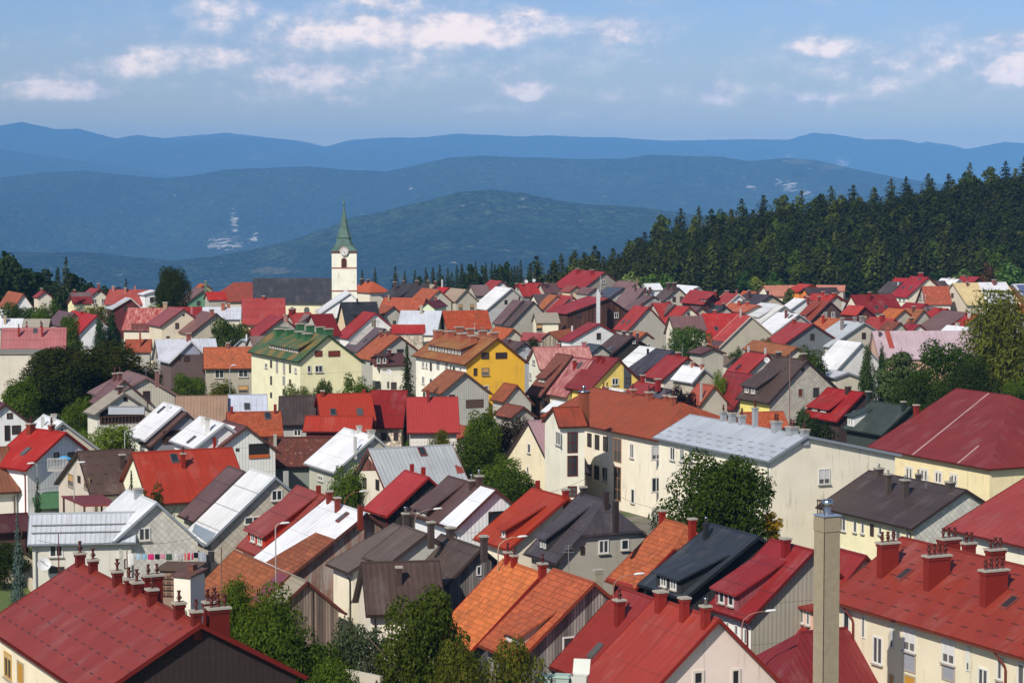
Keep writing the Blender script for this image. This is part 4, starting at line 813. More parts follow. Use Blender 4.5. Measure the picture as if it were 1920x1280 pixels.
B('house','red orange low roof with a steel flue',23.8,279.72,-1.128,4.0,-1,2.19,2.19,7.5,5.14,5.14,('plain', (185, 90, 65)),('stucco', (190, 180, 165)),{'C':[[1.56,1.63,7.86,0.22]],'cc':(190,190,185)})
B('house','white roof over a beige gable by the plum tree',22.86,288.01,-1.128,5.46,-1,1.79,1.72,9.0,7.24,7.68,('plain', (243, 244, 250)),('diamond', (190, 180, 158)),{'C':[[-0.2,0.0,9.61,0.36],[2.35,0.09,9.59,0.36]],'cc':(190,120,105)})
B('house','red roof with clean eaves behind the white roof and plum tree',21.69,299.34,-1.128,5.51,-1,3.83,3.83,9.5,6.77,6.77,('plain', (170, 54, 60)),('stucco', (212, 202, 182)),{'C':[[0.14,0.05,10.03,0.43]],'cc':(160,45,48)})
B('house','slate dark roof with twin skylights',20.95,313.52,-1.128,5.17,-1,5.31,5.31,9.3,6.13,6.13,('plain', (74, 70, 80)),('stucco', (190, 185, 175)),{'S':[[-0.56,4.11],[1.11,4.08]]})
B('house','narrow white seamed roof with a dark chimney',18.9,318.85,-1.128,4.64,-1,3.86,3.86,9.3,6.51,6.51,('seam', (242, 244, 246)),('stucco', (225, 225, 220)),{'C':[[3.02,1.61,9.29,0.25]],'cc':(62,52,50)})
B('shed','small slate blue roof with cream gable near the plum tree',18.42,280.29,-1.128,4.36,-1,1.7,1.7,7.0,5.76,5.54,('plain', (86, 86, 100)),('stucco', (235, 225, 205)),{})
B('house','small red roof with stub chimneys behind the rusty block',16.62,282.07,-1.128,4.86,-1,1.7,1.7,7.5,6.26,6.26,('plain', (165, 58, 64)),('stucco', (205, 195, 180)),{'C':[[-1.03,-0.0,8.4,0.4],[2.99,0.08,8.24,0.55]],'cc':(165,45,50)})
B('house','scarlet roof with a dark shed dormer and brown chimney',38.9,266.64,-1.128,7.57,-1,3.67,3.67,8.0,4.81,4.81,('seam', (175, 36, 40)),('stucco', (70, 52, 50)),{'C':[[0.98,0.28,8.6,0.53]],'D':[[-3.33,1.2,2.88,0.5,1.05]],'cc':(72,56,54),'dc':('clad',(50,30,30))})
B('house','dark green roof with a white triangular dormer',41.96,252.79,-1.128,7.68,-1,3.86,3.86,7.7,4.78,4.78,('seam', (64, 76, 70)),('clad', (60, 70, 64)),{'C':[[-4.03,0.3,8.81,0.39],[3.23,0.63,8.29,0.36]],'D':[[-3.42,-2.14,3.43,1.15,1.11]],'cc':(50,60,56),'dc':('clad',(225,228,225))})
B('shed','low pale roofed shed with a beige gable',45.61,317.43,-1.128,4.0,-1,2.34,2.34,6.0,5.37,5.18,('plain', (210, 215, 225)),('stucco', (205, 195, 170)),{})
B('shed','cement grey roofed garden shed behind the red long roof',32.96,353.6,-1.128,6.37,-1,1.7,1.7,5.5,4.26,4.26,('conc', (120, 105, 98)),('stucco', (200, 192, 172)),{})
B('apartment_block','cream apartment block with mossy green roof and green chimneys',-28.62,312.49,-1.128,20.34,-1,4.37,5.13,12.0,8.57,8.14,('moss', (72, 106, 72)),('stucco', (245, 232, 185)),{'G':[[0.85,1.9,9.13,9.92,'rs'],[-1.66,-0.01,9.06,9.85,'rs'],[2.45,2.98,7.06,8.02,'w'],[0.81,1.91,7.04,7.98,'w']],'W':[[-1.91,-1.2,6.92,7.92,'d'],[0.51,1.21,6.39,8.13,'pan'],[3.34,4.07,6.38,8.06,'pan'],[5.69,6.37,6.77,7.86,'d'],[-1.96,-1.24,4.57,5.76,'d'],[3.09,4.03,4.91,6.15,'pan'],[5.65,6.33,5.03,5.9,'d'],[-4.15,-3.03,6.73,7.4,'w'],[7.8,8.64,6.94,7.66,'w'],[-2.0,-1.29,2.78,3.53,'d'],[3.05,4.0,3.66,4.39,'d']],'C':[[-5.77,1.33,11.98,1.0],[-2.19,1.14,12.12,0.99],[2.17,1.2,12.06,0.98],[5.22,1.27,11.99,0.97],[-3.91,-1.1,12.72,0.94],[0.08,-1.1,12.75,0.93],[3.98,-1.1,12.72,0.92],[7.11,-1.1,12.65,0.91]],'D':[[-4.23,7.4,3.25,0.64,1.0]],'gm':('cladf',(246,230,170)),'vc':(46,70,48),'cc':(68,118,76),'dc':('stucco',(90,60,50)),'dw':12,'cat':'apartment block'})
B('apartment_block','mustard yellow apartment block with rusty roof and terracotta chimneys',-5.55,305.46,-1.128,17.38,-1,4.78,4.42,12.0,8.68,8.58,('moss2', (165, 98, 62)),('stucco', (240, 232, 215)),{'G':[[1.15,2.21,9.25,10.09,'br'],[-1.43,0.21,9.23,10.05,'br'],[2.86,3.35,7.14,8.12,'br'],[1.14,2.22,7.16,8.12,'yw'],[1.19,1.93,5.24,5.81,'w']],'W':[[-6.17,-5.39,7.21,8.09,'w'],[-4.87,-4.28,7.23,8.03,'w'],[-3.47,-2.82,6.96,8.06,'d'],[-1.21,-0.31,7.29,8.37,'pan'],[1.65,2.43,6.49,8.35,'pan'],[3.07,3.78,7.31,8.24,'w'],[4.13,4.83,7.1,8.03,'d'],[-6.19,-5.33,5.01,6.04,'w'],[-3.49,-2.83,4.78,5.87,'d'],[-2.32,-1.77,5.16,6.03,'w'],[-5.83,-5.08,3.27,3.93,'d'],[6.22,6.91,7.68,8.11,'w']],'C':[[-7.59,1.43,12.14,1.0],[-3.89,1.29,12.22,0.99],[0.33,1.35,12.16,0.97],[3.97,1.46,12.08,0.96],[-6.2,-1.1,12.58,0.9],[-2.42,-1.1,12.57,0.89],[1.57,-1.1,12.53,0.88],[5.19,-1.1,12.5,0.87]],'D':[[-5.93,5.08,3.58,0.88,1.15]],'gm':('stucco',(242,182,60)),'vc':(110,62,42),'cc':(190,108,80),'dc':('stucco',(110,80,70)),'dw':10,'cat':'apartment block'})
B('house','grey stucco house with bright orange tile roof and double windows',-40.72,329.46,-2.994,7.44,1,3.54,4.58,8.5,5.74,4.77,('tile', (196, 104, 66)),('stucco', (172, 162, 142)),{'W':[[0.84,2.16,4.31,5.52,'w'],[-2.57,-1.19,4.39,5.51,'w'],[-2.56,-1.17,2.14,3.23,'yw']],'C':[[0.21,0.0,9.17,0.45]],'cc':(160,80,68)})
B('house','maroon roofed villa with a shed dormer beside the tall spruce',-16.69,310.1,0.443,4.0,-1,1.83,1.83,9.0,7.51,7.51,('plain', (98, 66, 66)),('stucco', (240, 230, 205)),{'W':[[-2.7,-1.91,4.36,5.48,'d'],[-0.37,0.42,4.29,5.25,'br'],[-0.92,-0.68,4.47,5.35,'d']],'C':[[-0.1,0.46,9.66,0.35]],'D':[[-2.8,-0.71,1.63,1.09,0.63]],'cc':(100,50,48),'dc':('stucco',(110,60,55))})
B('house','orange brown tile roof at the left edge among shrubs',-100.78,465.4,-1.128,13.39,-1,2.21,2.21,10.0,6.84,6.84,('tile', (180, 100, 72)),('stucco', (236, 237, 236)),{})
B('house','small pale house squeezed behind the tall conifer',-96.4,470.97,-1.128,4.0,-1,1.7,1.7,10.0,8.76,8.76,('plain', (172, 62, 66)),('stucco', (224, 214, 188)),{'C':[[1.14,0.55,10.63,0.36]],'cc':(170,100,85)})
B('house','small yellow gable with red roof behind the conifer',-84.15,447.15,-2.699,4.0,1,1.7,3.68,10.0,8.76,8.5,('plain', (146, 44, 50)),('stucco', (250, 225, 160)),{})
B('house','dull brown grey roof behind the yellow gable',-87.64,465.09,0.443,4.16,-1,2.14,2.14,10.0,8.3,8.3,('plain', (125, 100, 102)),('stucco', (180, 173, 158)),{'C':[[-1.19,-0.0,10.59,0.36]],'cc':(170,60,55)})
B('house','slim red roofed gable with a cream front at the far left',-87.86,482.56,-1.128,7.0,-1,3.16,3.16,10.0,7.45,7.43,('plain', (172, 62, 66)),('stucco', (224, 214, 188)),{'C':[[3.0,0.0,11.13,0.44]],'cc':(165,85,75)})
B('house','broad dusty red roof with two flues beside the dark round tree',-79.32,477.31,2.965,9.45,1,3.68,3.68,10.0,7.1,7.1,('rib', (180, 80, 82)),('stucco', (180, 173, 158)),{'C':[[3.73,0.27,10.65,0.51],[0.96,0.74,10.41,0.41],[-0.88,-0.0,10.77,0.32]],'cc':(185,120,110)})
B('house','dark red gable with white verge boards',-79.88,474.83,-1.128,6.0,-1,4.02,3.28,8.5,6.29,5.52,('plain', (200, 208, 220)),('stucco', (120, 42, 44)),{'vc':(225,220,215)})
B('house','little bright orange roof with a red patch',-78.24,482.6,-3.142,4.0,1,2.77,2.77,8.5,6.33,6.33,('plain', (226, 108, 48)),('stucco', (224, 214, 188)),{})
B('house','thin white roof edge left of the dark round tree',-74.25,474.32,-1.128,4.29,-1,2.74,2.74,10.0,9.23,9.23,('plain', (242, 244, 248)),('stucco', (236, 237, 236)),{})
B('house','rosy red roof with rust skirt and a brick chimney',-64.83,406.93,3.055,6.96,1,4.6,4.6,10.0,6.38,6.38,('rustred', (178, 68, 74)),('stucco', (224, 214, 188)),{'C':[[-3.43,0.49,11.04,0.74]],'P':[[[[2.14,3.41],[-2.19,3.28],[-2.33,4.58],[1.71,4.61]],'plain',(120,66,56)]],'cc':(180,150,120)})
B('house','cream gabled house with two brown shutters and a pink red verge',-57.22,390.74,-1.128,8.0,-1,4.17,3.29,10.9,8.04,8.49,('plain', (165, 85, 80)),('stucco', (222, 208, 176)),{'G':[[0.77,1.41,7.5,8.51,'br'],[-1.43,-0.82,7.44,8.45,'br'],[-0.21,0.08,9.64,9.95,'d'],[2.44,3.0,5.99,6.3,'d']]})
B('house','bright red roof with a white gable end behind cypresses',-73.02,391.26,-1.128,16.34,-1,3.85,3.85,10.0,6.37,6.37,('tilem', (196, 50, 56)),('stucco', (230, 230, 232)),{'C':[[-0.57,0.31,10.37,0.36]],'cc':(180,45,48)})
B('house','plum brown roof joined to the bright red roof',-76.85,395.0,-1.128,10.73,-1,1.99,1.99,10.0,7.73,7.73,('plain', (112, 82, 88)),('stucco', (180, 173, 158)),{})
B('house','long pinkish striped roof with two red chimneys and a skylight',-73.14,350.4,-2.979,9.7,1,4.14,3.52,10.0,6.76,5.63,('seam', (196, 118, 114)),('stucco', (224, 214, 188)),{'C':[[2.25,1.52,10.14,0.3],[-1.24,1.57,10.25,0.3],[1.17,-1.06,10.43,0.43],[-0.97,-1.06,10.44,0.37]],'S':[[-0.15,0.64]],'cc':(168,50,46),'po':1})
B('house','white roof with a rusty based chimney at the left edge',-85.99,391.46,0.109,4.9,-1,1.86,1.86,9.0,7.55,7.55,('plain', (226, 230, 236)),('stucco', (180, 173, 158)),{'C':[[-0.58,1.0,9.55,0.43]],'cc':(200,180,150)})
B('house','plain grey roof beside the rusty based chimney',-80.94,390.4,-0.0,4.53,-1,1.7,1.7,9.0,7.76,7.67,('conc', (172, 164, 152)),('stucco', (80, 60, 60)),{})
B('house','rust orange roof with a tall thin chimney',-57.77,354.06,0.109,4.0,-1,2.33,2.33,8.0,6.18,6.18,('rust2', (160, 80, 55)),('stucco', (180, 173, 158)),{'C':[[0.3,1.32,9.31,0.28]],'cc':(165,85,62)})
B('house','wide pale blue white roof behind the hipped white gable',-52.11,364.94,-2.846,9.67,1,4.51,4.51,7.3,3.77,3.77,('plain', (206, 210, 222)),('stucco', (180, 173, 158)),{})
B('house','brown walled house with a clipped white gable top',-47.89,335.33,-1.128,6.0,-1,3.42,3.42,9.2,6.15,5.71,('plain', (214, 216, 226)),('stucco', (105, 84, 82)),{'G':[[0.21,1.04,6.19,6.99,'br'],[1.59,1.94,6.36,6.83,'br']],'C':[[1.67,0.0,10.26,0.56]],'GP':[[[[-0.02,8.91],[-1.37,7.47],[-1.36,7.13],[1.52,7.22],[1.51,7.56]],'plain',(190,195,215)]],'vc':(225,225,228),'cc':(170,95,85)})
B('house','mint green gable house with a green chimney breast',-65.87,484.66,-1.128,7.0,-1,5.19,4.84,10.0,6.51,5.28,('plain', (128, 98, 92)),('stucco', (98, 158, 122)),{'G':[[1.1,1.88,6.43,7.42,'d'],[-1.11,-0.27,6.46,7.46,'w']],'C':[[5.67,0.7,11.68,0.35]],'vc':(110,80,75),'cc':(120,150,120)})
B('house','narrow orange roof peeping over the mint green gable',-68.16,505.36,-1.128,4.0,-1,1.7,1.7,10.0,8.76,8.76,('tile', (190, 100, 60)),('stucco', (150, 160, 120)),{})
B('house','vivid red roof between the mint gable and the rust hip',-60.56,467.67,0.352,4.0,-1,1.99,1.99,10.0,8.44,8.44,('plain', (200, 52, 46)),('stucco', (180, 173, 158)),{})
B('house','rusty clay hipped roof next to the church nave',-58.79,500.71,0.293,4.0,-1,5.02,5.02,10.5,6.57,6.57,('rust2', (150, 74, 60)),('stucco', (224, 214, 188)),{'hB':'full'})
B('house','wide flat looking crimson pink roof in front of the church',-47.86,440.74,-3.014,8.33,1,6.01,6.01,10.0,5.3,5.3,('seam', (186, 72, 78)),('stucco', (225, 190, 130)),{'W':[[1.59,2.54,3.76,4.72,'br']],'C':[[-0.03,0.31,10.5,0.48]],'cc':(180,60,60)})
B('house','long dark red roof behind the cream gable',-58.71,410.13,0.138,6.66,-1,3.19,3.19,10.0,7.51,7.51,('plain', (158, 40, 44)),('stucco', (180, 173, 158)),{'P':[[[[1.09,-0.0],[1.51,0.0],[1.53,1.81],[1.12,1.81]],'plain',(190,110,105)]]})
B('house','pale blue low roof left of the wide crimson roof',-51.84,409.36,0.088,6.91,-1,2.54,2.54,10.0,8.01,8.01,('plain', (205, 210, 222)),('stucco', (224, 214, 188)),{'C':[[0.21,0.47,10.86,0.62],[1.18,0.0,10.67,0.5]],'cc':(190,110,80)})
B('house','speckled beige gable with brown roof and a brick chimney',-51.08,386.4,-1.128,8.0,-1,4.64,4.64,10.4,7.03,6.08,('plain', (132, 92, 88)),('stucco', (196, 184, 156)),{'G':[[0.09,0.89,6.99,7.68,'br']],'C':[[2.98,0.52,11.02,0.58]],'cc':(175,110,95)})
B('house','grey shingled gable with red wings left of the green block',-41.01,399.49,-1.128,7.0,-1,4.88,4.88,9.0,5.59,4.91,('plain', (170, 50, 56)),('diamond', (182, 176, 164)),{'C':[[5.39,0.34,9.52,0.48]],'cc':(205,150,140)})
B('house','red pink roof in the cluster before the church',-37.09,400.45,-2.699,4.0,1,2.98,2.98,9.5,7.18,7.18,('plain', (182, 66, 70)),('stucco', (180, 173, 158)),{'C':[[1.85,0.29,10.23,0.48],[1.03,0.03,10.28,0.41]],'cc':(165,45,46)})
B('house','grey brown roof strip between two red roofs before the church',-35.95,399.63,2.014,4.6,1,1.7,1.7,9.3,8.06,8.06,('plain', (140, 120, 118)),('stucco', (180, 173, 158)),{})
B('house','maroon tiled roof with bright edges before the church',-33.01,396.78,-2.699,4.0,1,4.55,4.55,9.5,5.99,5.99,('tilem', (140, 38, 44)),('stucco', (180, 173, 158)),{})
B('house','big white gable with a long pale roof beneath the church tower',-32.11,448.47,-1.419,10.47,-1,6.14,5.39,11.0,6.87,5.42,('plain', (214, 206, 200)),('stucco', (232, 234, 238)),{'G':[[2.26,2.88,5.5,6.07,'d']],'P':[[[[-5.82,0.23],[5.24,0.0],[3.91,4.74],[4.02,5.91],[-2.76,5.54]],'plain',(240,242,246)]],'vc':(228,230,234)})
B('house','black clad house with a small dormer',-28.59,427.37,-2.895,6.8,1,5.49,5.49,10.0,5.7,5.7,('seam', (50, 52, 56)),('stucco', (240, 205, 160)),{'C':[[0.38,0.52,10.62,0.28]],'D':[[-0.1,1.54,4.2,1.02,2.16]],'cc':(40,42,46),'dc':('clad',(54,56,60))})
B('house','tiny blue white roofed gable by the round green tree',-42.85,371.41,-1.892,5.0,1,2.54,1.63,7.0,5.95,5.58,('plain', (198, 210, 222)),('stucco', (170, 165, 160)),{'C':[[1.53,0.48,7.69,0.22]],'cc':(225,225,228)})
B('house','taupe roof edge beside the green block',-38.72,354.03,0.443,4.0,-1,1.93,1.93,8.5,6.99,6.99,('plain', (138, 116, 110)),('stucco', (180, 173, 158)),{})
B('house','orange hipped roof right of the church tower',-32.11,515.57,-0.983,4.0,-1,2.81,2.81,10.0,7.79,7.79,('plain', (204, 98, 58)),('stucco', (224, 214, 188)),{'C':[[-1.85,0.86,10.63,0.62],[0.0,0.27,10.55,0.47]],'hA':'full','hB':'full','cc':(70,62,60)})
B('house','large black hipped roof with four chimneys',-21.44,496.31,0.443,5.92,-1,3.47,3.47,10.5,7.75,7.75,('plain', (74, 70, 74)),('stucco', (236, 237, 236)),{'C':[[-4.78,1.3,10.95,0.56],[-2.21,-0.0,11.11,0.39],[0.66,0.59,11.12,0.6],[2.97,1.48,11.11,0.39]],'hB':'full','cc':(96,78,72),'po':1})
B('house','pale stone coloured roof with many pots',-17.52,501.7,-1.128,4.0,-1,3.52,3.52,10.0,7.22,7.22,('conc', (178, 164, 146)),('stucco', (224, 214, 188)),{'C':[[2.01,0.05,10.8,0.39],[-1.24,0.46,10.74,0.3]],'cc':(120,60,55)})
B('house','grey gable with orange tiles to its left',-17.03,480.55,-1.128,9.0,-1,2.32,3.26,10.0,8.0,7.3,('tile', (190, 100, 66)),('stucco', (190, 184, 166)),{'vc':(170,90,65)})
B('house','glossy scarlet little roof over a white gable',-14.39,487.99,-1.128,4.95,-1,1.7,1.7,10.0,8.76,8.76,('plain', (216, 32, 36)),('stucco', (236, 237, 236)),{'C':[[-1.25,-0.0,11.57,0.26]],'cc':(225,225,228)})
B('house','tan gable with two peach windows',-11.19,480.93,-1.128,8.0,-1,2.58,2.92,10.0,7.6,7.4,('plain', (182, 160, 138)),('stucco', (186, 176, 154)),{'G':[[0.79,1.69,5.87,6.95,'yw'],[-1.81,-0.93,5.8,6.9,'yw']]})
B('house','mauve brown roof behind the tan gable',-7.27,499.03,0.443,4.0,-1,2.74,2.74,10.0,7.82,7.82,('plain', (136, 112, 110)),('stucco', (180, 173, 158)),{})
B('house','tall red roof slope left of the long white roof',-3.65,522.6,-1.128,6.33,-1,5.57,5.57,10.0,5.48,5.48,('seam', (176, 60, 64)),('stucco', (236, 237, 236)),{})
B('house','long white roof slope ending in a grey gable',-1.76,487.65,-1.128,8.0,-1,5.83,5.83,10.0,5.55,5.45,('plain', (244, 245, 248)),('stucco', (186, 180, 168)),{'G':[[0.91,1.57,6.56,7.47,'d']],'GP':[[[[5.42,5.83],[1.05,5.72],[1.05,2.33],[5.42,2.44]],'clad',(190,190,190)]]})
B('house','broad orange tile roof with open rafters in front of the black hip',-21.18,453.31,2.849,8.88,1,3.77,3.77,9.5,6.53,6.53,('tile', (186, 92, 64)),('stucco', (180, 173, 158)),{'C':[[3.11,0.74,10.01,0.3]],'cc':(180,150,130)})
B('house','pale green gable with maroon tiles',-15.53,451.93,-1.823,8.82,1,1.7,2.03,9.0,7.76,7.28,('tilem', (134, 46, 56)),('stucco', (206, 222, 178)),{'C':[[-1.47,0.1,9.8,0.33]],'cc':(165,50,52)})
B('house','small pale grey gable below the orange tile roof',-23.29,433.12,-1.128,5.0,-1,2.23,2.23,9.0,7.44,6.99,('tile', (165, 90, 66)),('stucco', (186, 180, 162)),{'G':[[-0.49,0.11,5.63,6.25,'d']]})
B('house','corrugated pale blue roof with a stained chimney',-16.45,415.87,-0.159,7.63,-1,5.14,5.14,9.0,4.98,4.98,('rib', (206, 212, 222)),('stucco', (224, 214, 188)),{'C':[[0.1,0.5,9.94,0.5]],'cc':(190,180,160)})
B('house','clean orange red tile roof beside the corrugated pale blue roof',-8.56,416.17,-2.923,8.36,1,3.94,4.21,9.0,5.91,7.21,('tile', (190, 80, 54)),('stucco', (176, 172, 160)),{})
B('house','flat red corrugated roof over a rough stone wall',-18.45,407.16,-0.0,5.92,-1,1.81,1.81,7.0,5.58,5.58,('rib', (186, 48, 48)),('stone', (205, 190, 165)),{})
B('house','white gable with bright red verge',-26.12,420.06,-1.128,6.0,-1,5.61,6.81,8.5,4.03,3.19,('plain', (180, 52, 52)),('stucco', (236, 236, 238)),{'vc':(176,44,46)})
B('house','brown roof with a light grey panel stripe',-22.42,380.17,-1.128,6.97,-1,4.9,4.9,8.2,4.52,4.52,('plain', (110, 92, 96)),('stucco', (224, 214, 188)),{'C':[[-2.05,0.0,9.57,0.25],[-1.03,0.0,9.47,0.34]],'S':[[1.58,2.77]],'P':[[[[-5.41,-0.94],[-0.9,-0.52],[-0.01,3.77],[-3.01,3.82]],'seam',(196,190,182)]],'cc':(150,140,125)})
B('house','orange tile roof and grey gable left of the yellow block',-18.91,357.52,-1.128,7.25,-1,4.89,4.89,8.5,4.95,4.89,('tile', (186, 100, 66)),('stucco', (176, 172, 160)),{'G':[[-0.69,0.39,5.89,6.41,'d']],'C':[[-2.11,0.84,8.94,0.35],[-0.6,0.34,9.08,0.37],[-0.1,-0.0,9.43,0.3]],'cc':(150,82,70)})
B('house','large red roof with grey brown gable standing above its neighbours',18.71,554.21,-1.128,16.51,-1,6.23,5.26,11.0,6.85,7.21,('plain', (176, 48, 54)),('stucco', (148, 136, 126)),{'G':[[-0.24,0.87,8.22,9.09,'w']],'C':[[-3.79,1.26,11.49,0.75],[3.6,1.2,11.43,0.75]],'vc':(110,60,58),'cc':(165,52,52)})
B('house','red roof carrying two white satellite dishes',3.8,508.3,0.443,6.14,-1,3.37,3.37,10.0,7.3,7.3,('plain', (186, 54, 56)),('stucco', (180, 173, 158)),{'C':[[-3.27,0.41,10.03,0.46],[-1.94,0.69,9.96,0.4]],'cc':(150,50,50)})
B('house','brown roof right of the satellite dishes',7.96,507.35,0.443,4.0,-1,2.61,2.61,10.0,7.92,7.92,('plain', (108, 78, 78)),('stucco', (180, 173, 158)),{'C':[[-1.66,0.76,10.1,0.3],[-1.05,1.14,10.2,0.4]],'cc':(95,70,70)})
B('house','tan little gable with a rust roof under the large red roof',12.97,496.57,-1.128,4.61,-1,1.76,1.76,10.0,8.68,8.67,('plain', (160, 78, 62)),('stucco', (226, 200, 150)),{})
B('house','mauve roof strip right of the tan little gable',16.3,486.39,-1.128,6.15,-1,1.83,1.83,10.0,8.76,8.76,('plain', (128, 94, 94)),('stucco', (180, 173, 158)),{})
B('house','dark blue metal roof with a rust rim',22.4,497.86,-1.128,7.22,-1,3.08,3.08,9.5,7.64,7.64,('rib', (86, 92, 108)),('stucco', (180, 173, 158)),{'P':[[[[3.39,0.11],[7.98,0.56],[6.8,4.03],[4.04,3.35]],'rust2',(160,78,58)]]})
B('house','light mauve roof behind the wooden chalet',26.15,517.09,-1.128,9.16,-1,1.7,1.54,10.0,8.76,8.42,('plain', (136, 106, 106)),('stucco', (180, 173, 158)),{'C':[[1.27,0.31,10.29,0.47],[5.31,0.51,10.75,0.31]],'cc':(160,130,110)})
B('house','wide mauve brown roof right of the wooden chalet',26.19,484.98,-1.128,7.72,-1,4.24,4.24,10.0,5.35,5.35,('plain', (134, 106, 106)),('stucco', (180, 173, 158)),{'C':[[0.99,0.63,10.47,0.29],[4.94,0.48,10.34,0.41],[6.8,0.41,10.36,0.32]],'cc':(110,75,70)})
B('house','second mauve roof strip behind the skylight roof',27.27,456.59,-1.128,4.0,-1,4.67,4.67,9.8,7.07,7.07,('plain', (118, 92, 92)),('stucco', (180, 173, 158)),{})
B('house','dark brown roof with twin chimneys and a beige gable',34.33,489.76,-1.128,5.06,-1,4.15,4.18,10.0,6.74,6.56,('plain', (98, 82, 80)),('stucco', (200, 190, 166)),{'C':[[-0.69,0.63,10.92,0.74],[1.77,0.57,11.03,0.71]],'vc':(80,62,60),'cc':(88,66,62)})
B('house','small white roof in front of the forest edge',31.55,517.91,0.443,4.13,-1,1.7,1.7,9.5,8.14,8.14,('plain', (242, 244, 248)),('stucco', (236, 237, 236)),{'C':[[-2.83,2.06,8.85,0.4],[-1.56,2.09,8.76,0.4]],'cc':(110,70,66)})
B('house','mauve ribbed roof strip, leftmost in the row below the white slope',1.16,449.88,-1.128,4.26,-1,4.62,4.62,9.2,4.63,4.63,('seam', (120, 92, 92)),('stucco', (180, 173, 158)),{})
B('house','dark taupe roof strip next to the mauve ribbed strip',3.23,447.55,-1.128,4.53,-1,5.08,5.08,9.2,4.42,4.42,('plain', (96, 82, 80)),('stucco', (180, 173, 158)),{'C':[[-3.63,0.25,9.75,0.27]],'cc':(100,62,58)})
B('house','dark grey brown roof strip in the middle of the row',6.08,468.15,0.443,4.0,-1,6.04,6.04,9.5,4.68,4.68,('plain', (100, 86, 86)),('stucco', (224, 214, 188)),{})
B('house','orange tile roof strip between brown and red strips',8.36,465.02,-1.128,4.0,-1,5.66,5.66,9.5,4.78,4.78,('tile', (186, 110, 70)),('stucco', (224, 214, 188)),{})
B('house','red roof with a grey diagonal patch left of the chalet',10.79,463.06,-1.128,6.39,-1,3.91,3.91,9.5,6.29,6.29,('seam', (180, 62, 66)),('stucco', (224, 214, 188)),{'C':[[4.39,0.81,10.12,0.33],[-1.83,0.26,9.84,0.56]],'P':[[[[4.81,0.31],[7.88,0.19],[4.03,2.68]],'conc',(184,176,166)]],'cc':(185,110,105)})
B('chalet','dark brown wooden chalet with a shallow red roof',16.78,445.02,-1.128,9.08,-1,9.16,5.84,10.0,7.24,6.28,('seam', (178, 50, 54)),('wood', (98, 58, 46)),{'G':[[5.9,6.98,6.35,7.31,'d'],[-2.17,-1.25,6.11,7.2,'w']],'vc':(70,46,44),'cat':'chalet'})
B('house','small cream house with a grey canopy roof',6.41,435.57,0.202,4.64,-1,2.24,2.24,7.5,5.75,5.75,('conc', (168, 160, 146)),('stucco', (244, 226, 190)),{'W':[[-2.24,-1.08,4.12,5.6,'yw']]})
B('house','white clad gable under a low dark red roof',13.86,387.56,-1.128,4.0,-1,5.66,5.66,8.5,5.7,5.61,('plain', (168, 52, 62)),('clad', (228, 228, 226)),{'C':[[-2.24,2.99,7.96,0.22]],'vc':(160,48,56),'cc':(230,230,230)})
B('house','red roof with two white framed skylights',23.94,422.15,-1.128,5.64,-1,4.49,4.49,9.5,5.26,5.26,('plain', (184, 60, 62)),('stucco', (180, 173, 158)),{'C':[[0.35,0.12,10.11,0.25]],'S':[[-1.41,3.13],[0.57,3.1]],'cc':(120,60,58)})
B('house','mauve roof strip between two red strips',27.67,435.56,-1.128,4.48,-1,5.36,5.36,9.5,4.48,4.48,('plain', (128, 104, 102)),('stucco', (180, 173, 158)),{'C':[[1.25,0.14,10.07,0.22]],'cc':(180,180,180)})
B('house','narrow red roof strip right of the mauve strip',28.34,432.68,0.443,4.0,-1,6.14,6.14,9.5,4.56,4.56,('plain', (186, 60, 60)),('stucco', (180, 173, 158)),{'C':[[1.19,0.49,9.97,0.52]],'cc':(180,55,52)})
B('house','brown roof with a low wide dormer behind the small green tree',29.79,432.28,-1.128,4.0,-1,4.83,4.83,9.4,5.08,5.08,('plain', (116, 94, 90)),('stucco', (180, 173, 158)),{})
B('house','bright red roof with a cream gable and a tiny window',31.96,427.38,-1.128,4.83,-1,6.66,6.66,9.2,3.18,4.26,('plain', (190, 58, 58)),('stucco', (238, 228, 200)),{'G':[[-0.21,0.31,7.53,8.04,'d']]})
B('house','orange roofed cement gable low on the left of the chalet row',-1.24,398.58,-1.128,7.31,-1,2.03,1.61,7.0,5.14,5.65,('tile', (200, 100, 60)),('stucco', (196, 186, 164)),{})
B('shed','faded red low roof by a dark bush',4.13,400.42,-0.53,4.9,-1,1.7,1.7,6.0,4.76,4.76,('plain', (170, 80, 78)),('wood', (150, 140, 130)),{})
B('shed','low orange tile roof beside the white clad gable',8.35,399.55,1.157,9.6,-1,1.7,1.7,6.5,5.26,5.26,('tile', (194, 108, 66)),('wood', (150, 135, 115)),{})
B('house','slate blue roof corner beside the twin skylights',12.07,334.22,-1.128,4.0,-1,1.7,1.7,8.6,7.36,7.36,('seam', (76, 86, 98)),('stucco', (180, 173, 158)),{})
B('house','dark brown roof with paired skylights and a black gable',17.33,353.49,-1.128,5.93,-1,4.63,4.63,8.7,5.43,5.76,('seam', (92, 70, 68)),('clad', (58, 50, 50)),{'G':[[-0.53,-0.04,7.5,8.0,'w'],[-0.6,-0.2,6.09,6.44,'d']],'C':[[0.25,0.18,9.35,0.43],[2.39,0.1,9.4,0.38],[4.49,0.12,9.31,0.38]],'S':[[0.63,2.94],[1.82,2.93]],'vc':(66,50,50),'cc':(100,76,80)})
B('house','orange roofed cement gable behind the black gable',20.91,372.57,-1.128,4.0,-1,1.7,1.53,8.0,6.76,6.93,('tile', (190, 100, 60)),('stucco', (190, 182, 165)),{'G':[[-0.9,-0.4,5.58,6.1,'w']]})
